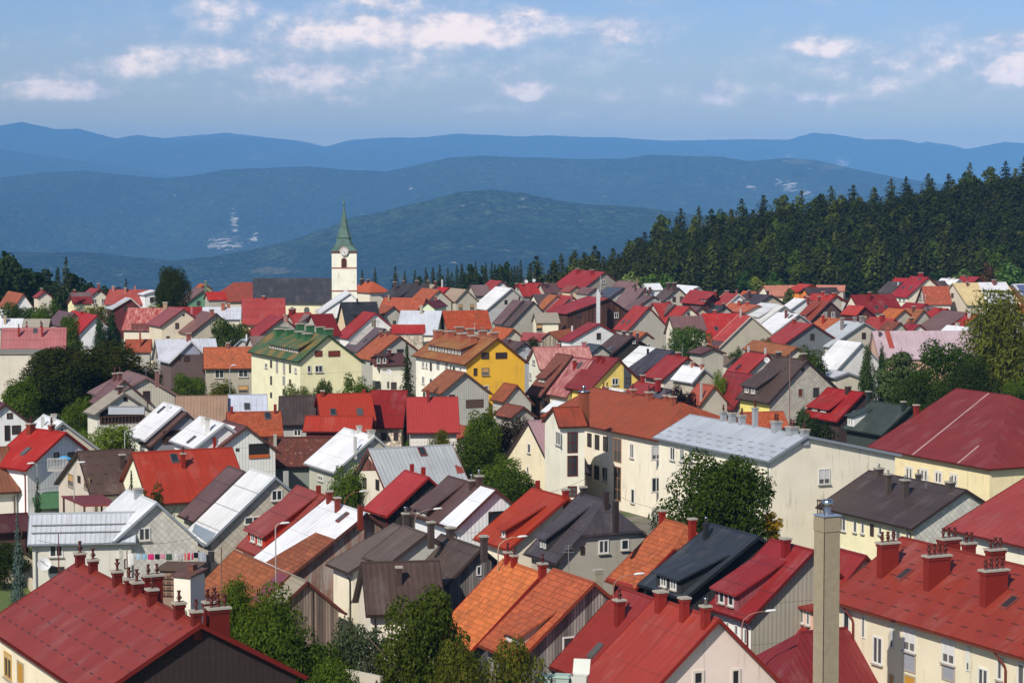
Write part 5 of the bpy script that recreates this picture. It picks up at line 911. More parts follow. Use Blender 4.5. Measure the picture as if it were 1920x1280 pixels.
B('house','white roof behind the beige gable with twin chimneys',38.43,500.93,-1.128,9.26,-1,2.69,2.56,9.8,8.17,7.59,('plain', (242, 244, 248)),('stucco', (236, 237, 236)),{'C':[[6.28,1.63,9.5,0.54]],'cc':(165,50,48)})
B('house','crimson roof with a notch dormer',39.49,475.8,-1.128,9.72,-1,2.53,2.53,9.8,7.26,7.26,('plain', (174, 54, 60)),('stucco', (80, 44, 44)),{'C':[[5.82,0.24,10.13,0.37]],'D':[[2.28,5.41,1.9,0.51,0.35]],'cc':(160,52,52),'dc':('plain',(60,34,34))})
B('house','long rosy seamed roof with a white verge',45.17,471.18,-1.128,5.67,-1,3.01,3.01,9.5,7.3,7.3,('seam', (178, 66, 70)),('stucco', (236, 237, 236)),{'C':[[-1.8,0.07,10.02,0.57],[1.93,0.0,10.27,0.28]],'vc':(228,222,210),'cc':(190,110,105)})
B('house','orange roof corner with a cream gable before the forest',49.19,473.84,-1.128,5.37,-1,2.28,2.28,9.8,7.47,7.47,('tile', (196, 96, 62)),('stucco', (236, 226, 204)),{})
B('house','near black roof with a brown chimney and tan gable',50.5,468.44,-1.128,9.87,-1,3.49,3.49,9.5,7.57,7.57,('plain', (76, 66, 70)),('stucco', (186, 170, 144)),{'C':[[-0.88,1.75,10.26,0.4],[3.36,-0.0,10.4,0.37]],'cc':(86,62,58)})
B('house','long tan rusty roof at the forest edge',60.64,519.31,-2.795,8.3,1,2.89,2.97,9.0,6.76,7.28,('rust2', (186, 130, 112)),('stucco', (238, 226, 195)),{})
B('house','vivid red roof left of the long dark barn',65.94,514.96,-1.128,5.11,-1,3.49,3.49,9.5,7.93,7.93,('plain', (206, 62, 52)),('stucco', (226, 140, 60)),{})
B('house','long dark brown barn roof before the forest',68.31,508.28,-2.795,7.95,1,1.7,1.7,9.0,7.76,7.76,('plain', (76, 62, 64)),('stucco', (226, 130, 60)),{})
B('house','rusty strip of roof behind the long dark barn',71.51,513.93,2.855,6.59,1,1.7,1.7,9.3,8.06,8.06,('rust2', (180, 125, 112)),('stucco', (180, 173, 158)),{})
B('house','red roof with several stub chimneys below the long dark barn',63.84,467.96,-1.128,8.83,-1,1.7,1.7,9.5,8.26,8.26,('plain', (192, 54, 52)),('stucco', (180, 173, 158)),{'C':[[-4.82,1.55,9.03,0.57],[-0.13,0.27,10.06,0.51],[3.93,0.28,9.95,0.56],[1.67,0.66,9.58,0.42]],'cc':(190,60,56)})
B('house','orange hip roof with a dark chimney in the middle row',43.16,441.58,-1.128,4.0,-1,2.06,2.06,9.0,7.46,7.46,('plain', (204, 104, 66)),('stucco', (180, 173, 158)),{'C':[[2.21,0.67,9.64,0.45]],'cc':(196,92,62)})
B('house','salmon orange roof with a red chimney left of the long white roof',45.66,437.17,-1.128,5.29,-1,3.15,3.15,9.0,7.69,7.69,('plain', (212, 112, 80)),('stucco', (180, 173, 158)),{'C':[[-0.81,0.38,9.58,0.48]],'cc':(200,80,62)})
B('house','charcoal roof with a dark chimney beneath the rosy seamed roof',39.4,433.31,-1.128,4.0,-1,1.7,1.7,9.0,7.76,7.76,('plain', (62, 60, 66)),('stucco', (180, 173, 158)),{'C':[[1.69,0.3,9.55,0.34],[-1.34,0.91,9.56,0.31]],'cc':(54,52,56)})
B('house','long white roof with a deep white gable',49.1,435.35,-1.128,6.57,-1,4.72,4.03,9.3,7.1,6.33,('seam', (226, 230, 234)),('stucco', (226, 224, 216)),{'vc':(222,222,220)})
B('house','white sunlit strip of roof behind the brick red roof',56.33,448.23,-1.128,4.0,-1,3.64,3.64,9.6,7.44,7.44,('plain', (240, 242, 246)),('stucco', (236, 237, 236)),{})
B('house','wide white roof with a brown chimney and small hatch',49.21,407.94,-1.128,7.11,-1,5.54,5.54,9.0,5.54,5.54,('plain', (243, 245, 249)),('stucco', (176, 172, 160)),{'C':[[1.24,1.24,9.77,0.37]],'S':[[2.16,0.86]],'cc':(140,82,74)})
B('house','tall white gable slice next to the wide white roof',50.36,432.08,-1.128,4.0,-1,5.34,5.34,9.1,5.79,5.79,('plain', (226, 226, 224)),('stucco', (222, 220, 214)),{})
B('house','brick red roof with long dormer and dark brown gable',59.11,437.07,-1.128,5.78,-1,4.53,4.53,9.8,5.93,6.26,('plain', (160, 72, 62)),('stucco', (92, 68, 66)),{'C':[[-3.95,0.56,10.29,0.35],[-0.42,0.31,10.58,0.4]],'D':[[-0.79,0.67,3.75,0.61,0.52]],'vc':(100,62,58),'cc':(150,60,54),'dc':('stucco',(95,60,56))})
B('house','scarlet seamed roof with one skylight beside the cabled gable',38.37,421.48,-3.056,7.0,1,6.13,6.13,8.2,3.41,3.41,('seam', (196, 52, 54)),('stucco', (224, 214, 188)),{'C':[[1.11,-0.0,8.86,0.51]],'S':[[1.36,3.42]],'cc':(190,64,60)})
B('house','beige gable strung with cables under a pink red roof with white verge',40.14,394.62,-1.128,4.25,-1,6.34,6.34,9.4,4.22,4.5,('seam', (198, 72, 74)),('stucco', (196, 186, 160)),{'C':[[-0.69,0.44,10.47,0.26]],'P':[[[[-2.08,5.31],[1.71,5.22],[2.08,6.3],[-0.71,6.23]],'plain',(96,70,72)]],'vc':(226,214,198),'cc':(205,200,190)})
B('house','dull brown roof with a cream gable behind the small green tree',30.63,404.44,-2.912,6.18,1,3.07,2.87,8.7,6.3,5.46,('rib', (130, 96, 96)),('stucco', (236, 224, 196)),{'vc':(80,56,54)})
B('house','little cream gable with a brown roof behind the scarlet seamed roof',34.66,430.73,-1.128,4.0,-1,1.7,1.7,9.0,7.76,7.76,('plain', (112, 84, 82)),('stucco', (200, 186, 158)),{})
B('house','rose red roof between white and orange roofs',48.76,383.72,-1.128,6.4,-1,5.51,5.51,8.8,5.61,5.61,('plain', (178, 64, 70)),('stucco', (110, 115, 120)),{'C':[[-1.76,0.58,9.35,0.42]],'cc':(170,60,58)})
B('house','orange tile roof with one red chimney',55.51,396.9,-1.128,6.88,-1,7.05,7.05,8.8,4.22,4.22,('tile', (192, 106, 68)),('stucco', (176, 172, 160)),{'C':[[-0.55,1.49,9.39,0.39]],'cc':(190,64,52)})
B('house','silver grey roof with three stub chimneys',57.5,386.74,-1.128,7.48,-1,7.01,7.01,8.8,4.96,4.96,('plain', (196, 204, 210)),('stucco', (196, 186, 165)),{'C':[[0.44,2.34,9.51,0.47],[0.83,0.04,9.56,0.42],[2.97,0.13,9.85,0.58]],'cc':(150,140,138)})
B('house','smooth white roof left of the cypress',50.09,339.25,-1.128,6.31,-1,4.36,4.36,8.7,4.8,4.8,('plain', (240, 242, 246)),('stucco', (215, 214, 210)),{})
B('house','tall red roof with skylights over a cream facade',92.4,519.32,-1.128,6.81,-1,5.9,5.9,11.0,6.58,6.58,('plain', (182, 46, 60)),('stucco', (238, 226, 196)),{'W':[[-0.28,0.72,5.45,6.26,'w'],[1.31,2.31,5.52,6.22,'w']],'C':[[0.38,-0.0,11.94,0.78]],'S':[[-1.57,3.37],[1.23,3.38],[0.93,0.67]],'cc':(180,40,54)})
B('house','long low charcoal roof left of the tall red roof',88.37,527.89,-1.128,5.81,-1,3.15,3.15,9.5,6.97,6.97,('plain', (86, 76, 76)),('stucco', (236, 237, 236)),{'C':[[2.29,0.89,9.49,0.22]],'cc':(225,225,225)})
B('house','sliver of red roof before the forest on the right',92.72,545.56,-0.851,4.0,-1,1.7,1.7,9.6,8.36,8.36,('plain', (184, 44, 54)),('stucco', (180, 173, 158)),{})
B('house','dark red long roof with two skylights',73.19,466.09,-2.782,9.87,1,4.31,4.17,9.5,6.13,4.96,('seam', (150, 40, 48)),('stucco', (224, 214, 188)),{'C':[[1.32,1.39,10.13,0.44]],'S':[[0.7,3.23],[-1.55,3.16]],'cc':(150,42,46)})
B('house','coral red roof with a maroon gable',65.21,433.13,-1.128,5.42,-1,1.88,2.77,9.0,7.35,6.93,('plain', (204, 66, 62)),('stucco', (104, 48, 48)),{'G':[[-0.65,0.0,6.3,7.23,'yw']]})
B('house','white gable with twin windows beneath orange tiles',93.04,504.11,-3.142,5.89,1,4.78,7.75,9.5,5.77,5.37,('tile', (186, 92, 66)),('stucco', (216, 206, 186)),{'G':[[-4.97,-1.13,6.38,7.58,'w'],[0.13,3.52,6.62,7.77,'w']],'vc':(120,70,62)})
B('house','large house with half straw yellow and half white roof',104.14,510.93,-2.753,14.07,1,5.9,5.37,10.0,5.38,5.5,('plain', (238, 214, 158)),('stucco', (208, 194, 172)),{'G':[[-0.8,0.18,6.69,7.7,'br']],'C':[[3.67,0.82,10.27,0.39],[-3.52,0.57,10.65,0.71]],'P':[[[[0.32,0.02],[-7.01,0.03],[-5.92,6.09],[1.82,5.98]],'plain',(240,240,246)]],'cc':(140,90,86)})
B('house','crimson roof behind the straw yellow roof',111.02,555.12,-1.128,7.16,-1,1.7,1.7,9.6,8.36,8.36,('plain', (176, 46, 56)),('stucco', (60, 46, 46)),{'C':[[-0.55,0.71,9.96,0.27]],'cc':(60,50,50)})
B('house','white roof corner left of the crimson roof near the trees',103.54,541.38,-1.128,7.08,-1,1.7,1.7,9.6,8.36,8.36,('plain', (242, 244, 248)),('stucco', (236, 237, 236)),{'C':[[0.28,0.56,9.92,0.37],[1.98,0.47,9.94,0.37]],'cc':(225,225,225)})
B('house','dark gable behind the twin windowed gable',98.16,529.27,0.443,4.18,-1,1.7,1.7,9.6,8.36,8.36,('plain', (88, 72, 72)),('stucco', (120, 100, 95)),{})
B('house','orange flat tile roof below the dark red long roof',71.56,426.1,-1.128,5.29,-1,2.48,2.48,8.8,7.04,7.04,('tile', (206, 112, 60)),('stucco', (180, 173, 158)),{})
B('house','brown orange tile roof with a white capped chimney',74.84,425.67,-1.128,5.87,-1,2.19,2.19,8.8,6.55,6.55,('tile', (172, 104, 66)),('stucco', (180, 173, 158)),{'C':[[0.34,0.45,9.33,0.44],[2.12,2.26,7.33,0.58]],'cc':(130,80,66)})
B('house','mauve roof right of the brown orange tiles',79.38,432.72,-1.128,4.26,-1,4.26,4.26,8.8,5.84,5.84,('seam', (124, 98, 98)),('stucco', (180, 173, 158)),{'C':[[0.59,1.46,8.95,0.27]],'cc':(118,90,90)})
B('house','thin red roof strip between two mauve roofs',80.21,428.33,-1.128,4.0,-1,4.8,4.8,8.8,6.17,6.17,('plain', (190, 52, 52)),('stucco', (180, 173, 158)),{'C':[[1.52,1.32,9.04,0.44]],'cc':(185,52,50)})
B('house','broad mauve brown roof before the willow',81.57,420.69,-1.128,7.99,-1,6.1,6.1,8.6,5.44,5.44,('plain', (126, 98, 96)),('stucco', (180, 173, 158)),{})
B('house','red roof with a white chimney beside the willow',83.59,415.69,-1.128,4.0,-1,3.39,3.39,8.5,6.24,6.24,('plain', (186, 46, 50)),('stucco', (180, 173, 158)),{'C':[[0.6,3.74,6.94,0.51],[0.47,1.06,8.91,0.43]],'cc':(215,210,205)})
B('house','coral roof with snow guards and a big chimney',65.14,402.52,-1.128,7.78,-1,4.01,4.01,8.5,4.7,4.7,('dash', (178, 66, 66)),('stucco', (180, 173, 158)),{'C':[[0.93,0.68,9.15,0.63]],'cc':(165,50,52)})
B('house','low crimson hip with a small cream gable',69.39,396.11,-1.128,4.0,-1,1.7,1.72,7.8,6.56,6.66,('plain', (160, 40, 50)),('stucco', (232, 226, 205)),{})
B('house','low white flat roof under the red dormered roof',76.69,393.31,-1.128,6.44,-1,1.7,1.7,7.6,6.36,6.36,('plain', (242, 244, 248)),('stucco', (236, 237, 236)),{})
B('house','very long pale pink corrugated roof behind the pine and maple',65.69,366.49,-3.078,16.29,1,5.22,3.78,8.5,4.44,3.01,('rib', (206, 182, 190)),('stucco', (226, 170, 140)),{'C':[[7.11,0.98,8.56,0.35]],'P':[[[[6.16,0.05],[5.32,0.05],[5.22,3.31],[6.04,3.31]],'rib',(190,80,72)]],'cc':(90,80,85)})
B('house','maroon low roof above the orange flat tiles',78.14,442.56,-1.128,6.6,-1,1.7,1.7,9.0,7.76,7.76,('plain', (164, 38, 48)),('stucco', (180, 173, 158)),{})
B('house','white and grey gable at the left of the dark red long roof',65.63,470.29,-1.128,4.0,-1,1.7,2.86,9.3,8.06,7.64,('plain', (190, 48, 48)),('stucco', (226, 224, 218)),{})
B('house','timber gable with blue solar panels at the right edge',114.85,516.34,-2.523,6.42,1,5.95,4.85,9.5,4.82,3.18,('plain', (220, 222, 228)),('wood', (150, 98, 56)),{'P':[[[[2.27,0.31],[-2.7,0.47],[1.32,4.12],[2.73,2.95]],'solar',(60,80,150)]]})
B('house','orange roof corner at the right edge below the solar panels',98.68,444.83,0.443,4.0,-1,2.09,2.09,8.6,6.93,6.93,('tile', (196, 96, 58)),('stucco', (180, 173, 158)),{})
B('house','rust brown tile roof behind the pine',65.52,392.65,-1.128,4.0,-1,1.7,1.69,8.4,7.16,6.62,('tile', (140, 78, 60)),('stucco', (180, 173, 158)),{})
B('house','red brown roof pair at the lower edge of the middle row',28.37,333.47,-1.128,4.0,-1,2.1,2.1,8.2,7.43,7.43,('plain', (112, 70, 68)),('stucco', (180, 173, 158)),{})
# ------------------------------------------------------------------ church
def church():
    D = 470.0
    c = spot(645.5, 520, D); X0 = c.x
    kx = D / FOC
    zz = lambda py, d=D: EYE - (py - HORIZON) * d / FOC
    root = thing('church', 'church with a cream clock tower, green copper spire and long dark slate nave', 'church', (X0, D, 0), R(4))
    hw = 2.55
    ze, zc = zz(473), zz(445)
    m = MB(); m.box(-hw, hw, 0, 2 * hw, -.5, ze); tw = m.build('tower', 'wall_stucco', root, (248, 240, 208))
    for py, nm in ((502, 0), (545, 1)):
        m = MB(); z = zz(py); m.box(-hw - .06, hw + .06, -.06, 2 * hw + .06, z - .12, z + .12); m.build('string_course', 'paint', tw, (176, 98, 80))
    m = MB(); m.box(-hw - .2, hw + .2, -.2, 2 * hw + .2, ze - .05, ze + .28); m.build('cornice', 'paint', tw, (120, 78, 66))
    m = MB()      # flared copper roof: square plan rings, cut corners towards the spire
    def ring(r, z, ch): return [(-r + ch, -r, z), (r - ch, -r, z), (r, -r + ch, z), (r, r - ch, z), (r - ch, r, z), (-r + ch, r, z), (-r, r - ch, z), (-r, -r + ch, z)]
    prof = [(hw + .28, ze + .28, .1), (hw - .25, ze + .85, .3), (hw - .72, zz(459), .5), (hw - 1.02, zz(450), .6), (hw - 1.1, zz(446), .62), (hw - .95, zz(445.3), .65), (hw - 1.15, zz(442), .6), (.95, zz(430), .42), (.55, zz(411), .22), (.22, zz(395), .09), (.1, zz(384), .04)]
    rg = [ring(r, z, c_) for r, z, c_ in prof]
    for a, b_ in zip(rg, rg[1:]):
        for i in range(8):
            j = (i + 1) % 8; q = [a[i], a[j], b_[j], b_[i]]
            m.poly([(p[0], p[1] + hw, p[2]) for p in q], [(i * 1.3, a[i][2]), (i * 1.3 + 1.2, a[i][2]), (i * 1.3 + 1.2, b_[i][2]), (i * 1.3, b_[i][2])])
    m.build('spire', 'roof_copper', root, (86, 122, 112))
    m = MB(); m.lathe([(0, zz(384.5)), (.2, zz(382.5)), (.26, zz(381)), (.16, zz(379)), (.07, zz(378)), (.05, zz(372)), (0, zz(371.8))], 10, (0, hw)); m.box(-.04, .04, hw - .04, hw + .04, zz(374), zz(367)); m.box(-.28, .28, hw - .04, hw + .04, zz(371), zz(370.3)); m.build('finial', 'paint', root, (110, 150, 135))
    z = zz(471.5); r = .82
    def disc(nm, rr, y, col, par, mat='paint'):
        m = MB(); n = 28; P = [(rr * math.cos(2 * math.pi * i / n), y, z + rr * math.sin(2 * math.pi * i / n)) for i in range(n)]; m.slab(P, [(p[0], p[2]) for p in P], (0, .12, 0)); return m.build(nm, mat, par, col)
    m = MB(); n = 20      # copper hood over the clock
    for i in range(n):
        a0, a1 = math.pi * i / n, math.pi * (i + 1) / n
        for rr, y0, y1 in ((1.0, -.42, .9),):
            m.poly([(rr * math.cos(a0), y0, z + rr * math.sin(a0)), (rr * math.cos(a1), y0, z + rr * math.sin(a1)), (rr * math.cos(a1), y1, z + rr * math.sin(a1)), (rr * math.cos(a0), y1, z + rr * math.sin(a0))])
            m.poly([(rr * math.cos(a0), y0, z + rr * math.sin(a0)), (rr * math.cos(a1), y0, z + rr * math.sin(a1)), (.8 * math.cos(a1), y0, z + .8 * math.sin(a1)), (.8 * math.cos(a0), y0, z + .8 * math.sin(a0))])
    m.build('clock_hood', 'paint', root, (214, 186, 172))
    ck = disc('clock', r, -.4, (240, 238, 234), root)
    m = MB()
    for i in range(12):
        a = math.pi / 6 * i; c_, s_ = math.cos(a), math.sin(a)
        P = [(q * c_ - w * s_, -.43, z + q * s_ + w * c_) for q, w in ((.58, -.045), (.74, -.045), (.74, .045), (.58, .045))]; m.slab(P, [(0, 0)] * 4, (0, .02, 0))
    m.build('hour_marks', 'paint', ck, (60, 56, 60))
    m = MB()
    for a, ln, w in ((math.radians(-62), .62, .05), (math.radians(118 + 14), .42, .06)):
        c_, s_ = math.cos(a), math.sin(a); P = [(q * c_ - k * s_, -.46, z + q * s_ + k * c_) for q, k in ((-.1, -w), (ln, -w * .4), (ln, w * .4), (-.1, w))]; m.slab(P, [(0, 0)] * 4, (0, .02, 0))
    m.build('clock_hands', 'paint', ck, (48, 52, 92))
    def arch(nm, x, w, z0, z1, y, col, par, mat='paint', th=.05):
        P = [(x - w, y, z0), (x + w, y, z0)] + [(x + w * math.cos(a), y, z1 + w * math.sin(a)) for a in [math.pi * i / 10 for i in range(11)]]
        m = MB(); m.slab(P, [(p[0], p[2]) for p in P], (0, th, 0)); return m.build(nm, mat, par, col)
    lw = arch('belfry_window', -.05, .6, zz(501), zz(488), -.06, (206, 160, 140), root)
    arch('louvre', -.05, .46, zz(500.4), zz(488), -.1, (88, 50, 44), lw)
    # nave to the left of the tower, its slope towards the town
    xl, xr = (472 - 645.5) * kx, -2.2
    zr_, ze_ = zz(521.5, 474), zz(567, 469); y0 = .0; yr = 6.2
    m = MB(); l = math.hypot(yr, zr_ - ze_)
    m.slab([(xl, yr, zr_), (xl + .3, y0, ze_), (xr + 1.9, y0 - .2, ze_), (xr - .6, yr, zr_)], [(0, 0), (0, l), (17, l), (16, 0)], (0, 0, -.2))
    m.slab([(xl, yr, zr_), (xr - .6, yr, zr_), (xr + 1.9, 2 * yr, ze_), (xl, 2 * yr, ze_)], [(0, 0), (16, 0), (17, l), (0, l)], (0, 0, -.2))
    m.slab([(xr - .6, yr, zr_), (xr + 1.9, y0 - .2, ze_), (xr + 1.9, 2 * yr, ze_)], [(0, 0), (4, l), (-4, l)], (0, 0, -.2))
    m.build('nave_roof', 'roof_seam', root, (66, 68, 76))
    m = MB(); m.box(xl + .4, xr + 1.6, y0 + .4, 2 * yr - .4, -.5, ze_ - .1); m.poly([(xl + .4, y0 + .4, ze_ - .1), (xl + .4, 2 * yr - .4, ze_ - .1), (xl + .4, yr, zr_ - .25)]); nv = m.build('nave_wall', 'wall_stucco', root, (240, 226, 180))
    for px in (575, 605, 548):
        x = (px - 645.5) * kx; arch('nave_window', x, .55, 3.2, 6.2, y0 + .36, (60, 66, 76), nv, 'glass', .03)
    return root
N, b = new_mat('roof_copper')
c, p, u, v, rnd = base_in(N)
c = vary(N, c, N.noise(N.vm('MULTIPLY', p, (2.5, .4, 1)), 1.0, 6, 0.7), 0.35)
c = N.mix(N.step(N.noise(p, 0.9, 6, .7), .48, .62, 0, .65), c, lin((58, 66, 62))); c = N.mix(N.m('MULTIPLY', line(N, v, 1.3, .06), .4), c, (.03, .04, .04))
N.put(b.inputs['Base Color'], c); b.inputs['Roughness'].default_value = .6
church()

# ------------------------------------------------------------------ trees
rg = np.random.default_rng(11)
def leaf_mesh(name, P, Nn, size, tint, mat, stretch=1.0, hang=False):
    """one quad per leaf clump: P positions, Nn facing directions, size half widths"""
    n = len(P)
    Nn = Nn / np.linalg.norm(Nn, axis=1, keepdims=True)
    ref = rg.normal(size=(n, 3))
    if hang: ref = np.tile([0, 0, 1.0], (n, 1)) + rg.normal(size=(n, 3)) * .25
    t = np.cross(Nn, ref); t /= np.linalg.norm(t, axis=1, keepdims=True) + 1e-9
    q = np.cross(Nn, t)
    sz = size[:, None]
    a = P + q * sz * stretch; b_ = P + t * sz * .62 + Nn * sz * .12; c_ = P - q * sz * stretch; d_ = P - t * sz * .62 + Nn * sz * .12
    V = np.stack([a, b_, c_, d_], 1).reshape(-1, 3)
    me = bpy.data.meshes.new(name)
    me.vertices.add(4 * n); me.vertices.foreach_set('co', V.astype(np.float32).ravel())
    me.loops.add(4 * n); me.loops.foreach_set('vertex_index', np.arange(4 * n, dtype=np.int32))
    me.polygons.add(n); me.polygons.foreach_set('loop_start', np.arange(0, 4 * n, 4, dtype=np.int32))
    me.update(calc_edges=True)
    at = me.attributes.new('tint', 'FLOAT', 'POINT'); at.data.foreach_set('value', np.repeat(tint, 4).astype(np.float32))
    me.materials.append(MATS[mat]); return me
def unit(n):
    d_ = rg.normal(size=(n, 3)); return d_ / np.linalg.norm(d_, axis=1, keepdims=True)
def broad(name, n, nl, leaf, sq=1.0, flat=1.0, z0=.18, mat='leaf', seed=0, pointy=0.0, loose=.0):
    """crown of height 1 (z z0..1), radius about .5: clumps of leaves around many boughs"""
    global rg
    rg = np.random.default_rng(seed)
    C = []
    while len(C) < nl:
        p = unit(1)[0] * rg.random() ** .38; zc = z0 + (1 - z0) * (.5 + .5 * p[2])
        w = (1 - pointy * max(0, (zc - .35))) * (.75 + .25 * rg.random())
        C.append((p[0] * .38 * w, p[1] * .38 * w, z0 + .05 + (1 - z0 - .14) * (.5 + .5 * p[2]), (.085 + .085 * rg.random()) * (1 - .4 * pointy * max(0, zc - .4))))
    C = np.array(C)
    wts = C[:, 3] ** 2; wts /= wts.sum()
    k = rg.choice(nl, n, p=wts)
    d_ = unit(n); d_[:, 2] += .25; d_ /= np.linalg.norm(d_, axis=1, keepdims=True)
    rr = C[k, 3] * (.55 + .55 * rg.random(n) ** .6 + loose * rg.random(n))
    P = C[k, :3] + d_ * rr[:, None] * [1, 1, flat * .85]
    P[:, 2] = np.clip(P[:, 2], z0 * .7, 1.0)
    Nn = d_ + rg.normal(size=(n, 3)) * .55 + [0, 0, .25]
    tint = np.clip(.5 + .28 * rg.normal(size=n) + .25 * (rg.random(nl)[k] - .5), 0, 1)
    return leaf_mesh(name, P, Nn, leaf * (.6 + .8 * rg.random(n)), tint, mat, sq)
def conifer(name, nw, nb, per, leaf, seed, r=.5, droop=.25, z0=.06, ragged=.25):
    """height 1: whorls of drooping boughs with needle sprays"""
    global rg
    rg = np.random.default_rng(seed)
    P, Nn, sz = [], [], []
    for i in range(nw):
        t = (i + .5 * rg.random()) / nw
        z = z0 + (1 - z0) * t
        rad = r * (1 - t) ** .8 * (.12 + .88 * min(1, (t + .12) * 5)) * (1 - ragged + 2 * ragged * rg.random()) + .012
        m = max(4, int(nb * (1.05 - t * .6)))
        for j in range(m):
            a = 2 * math.pi * (j + rg.random()) / m + i * 2.4
            ln = rad * (.72 + .4 * rg.random())
            for q in range(per):
                f = (q + .4 + .6 * rg.random()) / per
                x = ln * f
                P.append((x * math.cos(a) + rg.normal() * .012, x * math.sin(a) + rg.normal() * .012, z - droop * x * (1.0 - .3 * f) + rg.normal() * .006))
                Nn.append((math.cos(a) * .35 + rg.normal() * .35, math.sin(a) * .35 + rg.normal() * .35, .85))
                sz.append(leaf * (.5 + .7 * (1 - t)) * (.7 + .6 * rg.random()))
    n = len(P); tint = np.clip(.5 + .25 * rg.normal(size=n), 0, 1)
    return leaf_mesh(name, np.array(P), np.array(Nn), np.array(sz), tint, 'needle', 1.2)
def trunk_mesh(name, h, r, limbs, seed, spread=.3):
    rn = random.Random(seed); m = MB()
    pts = [(rn.uniform(-.01, .01) * i, rn.uniform(-.01, .01) * i, h * i / 6) for i in range(7)]
    m.tube(pts, [r * (1 - .13 * i) for i in range(7)], 7)
    for i in range(limbs):
        a = rn.random() * 6.28; z = h * (.35 + .5 * i / max(1, limbs)); l = spread * (.6 + .5 * rn.random())
        m.tube([(0, 0, z), (l * .5 * math.cos(a), l * .5 * math.sin(a), z + l * .35), (l * math.cos(a), l * math.sin(a), z + l * .85)], [r * .45, r * .3, r * .1], 5)
    return m.mesh(name, 'bark', True)
PRO = {}
for i in range(3): PRO['bigleaf%d' % i] = broad('crown_near', 34000, 64, .0102, 1.15, 1.0, .1, 'leaf', 20 + i)
for i in range(2): PRO['bush%d' % i] = broad('crown_near', 24000, 44, .0105, 1.2, 1.0, .04, 'leaf', 30 + i, .5, .3)
for i in range(3): PRO['mid%d' % i] = broad('crown_mid', 12000, 46, .0135, 1.1, 1.0, .1, 'leaf', 40 + i)
for i in range(3): PRO['far%d' % i] = broad('crown_far', 1500, 26, .042, 1.0, 1.0, .06, 'leaf', 50 + i, .35)
PRO['willow0'] = broad('crown_near', 11000, 60, .0105, 2.6, 1.5, .04, 'leaf', 61, .35, .7)
PRO['pine0'] = broad('crown_mid', 8000, 30, .016, 1.4, .55, .12, 'needle', 71, .5, .3)
PRO['column0'] = broad('crown_mid', 8000, 60, .014, 1.5, 1.2, .02, 'needle', 81, 1.25, .1)
PRO['column1'] = broad('crown_mid', 8000, 60, .014, 1.5, 1.2, .02, 'needle', 82, 1.25, .1)
for i in range(2): PRO['spruce%d' % i] = conifer('crown_spruce', 40, 15, 7, .03, 90 + i, .5, .45)
for i in range(5): PRO['fir%d' % i] = conifer('crown_fir', 26, 10, 3, .06, 100 + i, .52, .3, .05, .3)
TR = {k: trunk_mesh('trunk', .62, .022, 7, 5 + i) for i, k in enumerate(('a', 'b'))}
TR['c'] = trunk_mesh('trunk', .93, .014, 0, 9)
def tree(kind, label, pos, h, w, color, group, cat='tree', name=None, trunk=(96, 84, 72)):
    fam = kind.rstrip('0123456789')
    nm = name or {'bush': 'leafy_tree', 'willow': 'willow_tree', 'pine': 'pine_tree', 'column': 'cypress_tree', 'spruce': 'spruce_tree', 'fir': 'fir_tree'}.get(fam, 'leafy_tree')
    t = thing(nm, label, cat, pos, random.random() * 6.28, group)
    cr = link('crown', PRO[kind], t, color)
    k = .74 if fam not in ('fir', 'spruce', 'column') else (.8 if fam == 'column' else 1.0)
    cr.scale = (w / k, w / k, h)
    tk = link('trunk', TR['c' if fam in ('fir', 'spruce', 'column', 'pine') else random.choice('ab')], t, trunk)
    tk.scale = (h * .9 if fam not in ('fir', 'spruce') else h, h * .9 if fam not in ('fir', 'spruce') else h, h)
    return t
GD, GM, GL, GO, GY = (72, 92, 28), (92, 114, 34), (122, 142, 44), (106, 108, 36), (130, 126, 42)
DKC = (52, 64, 28)
def T(kind, label, px, ytop, d, wpx, color, group='garden trees among the houses', base=None, **k):
    p = spot(px, ytop, d); zb = ground_z(p.x, p.y) if base is None else base
    return tree(kind, label, (p.x, p.y, zb - .1), max(1.0, p.z - zb + .1), wpx * d / FOC, color, group, **k)
MAPLE = T('bigleaf0', 'tall round maple turning yellow on its right, in front of the cream block', 1352, 828, 172, 200, (64, 86, 24))
MAPLE.rotation_euler = (0, 0, 0)
for dx, dz, q in ((2.9, 5.4, 2.6), (2.2, 3.7, 2.3), (3.3, 4.2, 1.8)):
    yl = link('yellow_leaves', PRO['far1'], MAPLE, (168, 132, 34)); yl.location = (dx + 0.7, -2.4, dz); yl.scale = (q, q, q)
T('bush0', 'tall bushy green tree beside the maroon roof, pointed at the top', 440, 1068, 124, 112, GM)
T('bush1', 'broad dense green tree in front of the plank barn', 505, 1088, 123, 160, GM)
T('mid0', 'green tree standing low before the plank barn gable', 560, 1150, 121, 150, GD)
T('bush0', 'low leafy tree at the bottom edge left of the grey wall', 630, 1222, 118, 140, GM)
T('bigleaf1', 'dense green tree shading the dark corrugated roof and the orange tiles', 800, 1084, 119, 180, (84, 98, 30))
T('bush1', 'yellow green tree at the bottom edge under the shaded orange tiles', 855, 1195, 112, 150, GO)
T('mid1', 'thin grey green shrub between two larger trees', 680, 1130, 128, 115, (92, 104, 74), cat='shrub')
T('mid2', 'sparse olive tree before the weathered plank wall', 960, 1180, 116, 120, GO)
T('mid0', 'green tree behind the grey silver roof, tallest of the central thicket', 905, 752, 236, 92, GM)
T('mid1', 'dark reddish bush at the top of the central thicket', 955, 768, 240, 86, (66, 54, 40), cat='shrub')
T('mid2', 'deep green tree in the heart of the central thicket', 893, 808, 228, 120, GD)
T('mid0', 'green tree beside the peach gable', 950, 845, 215, 130, GM)
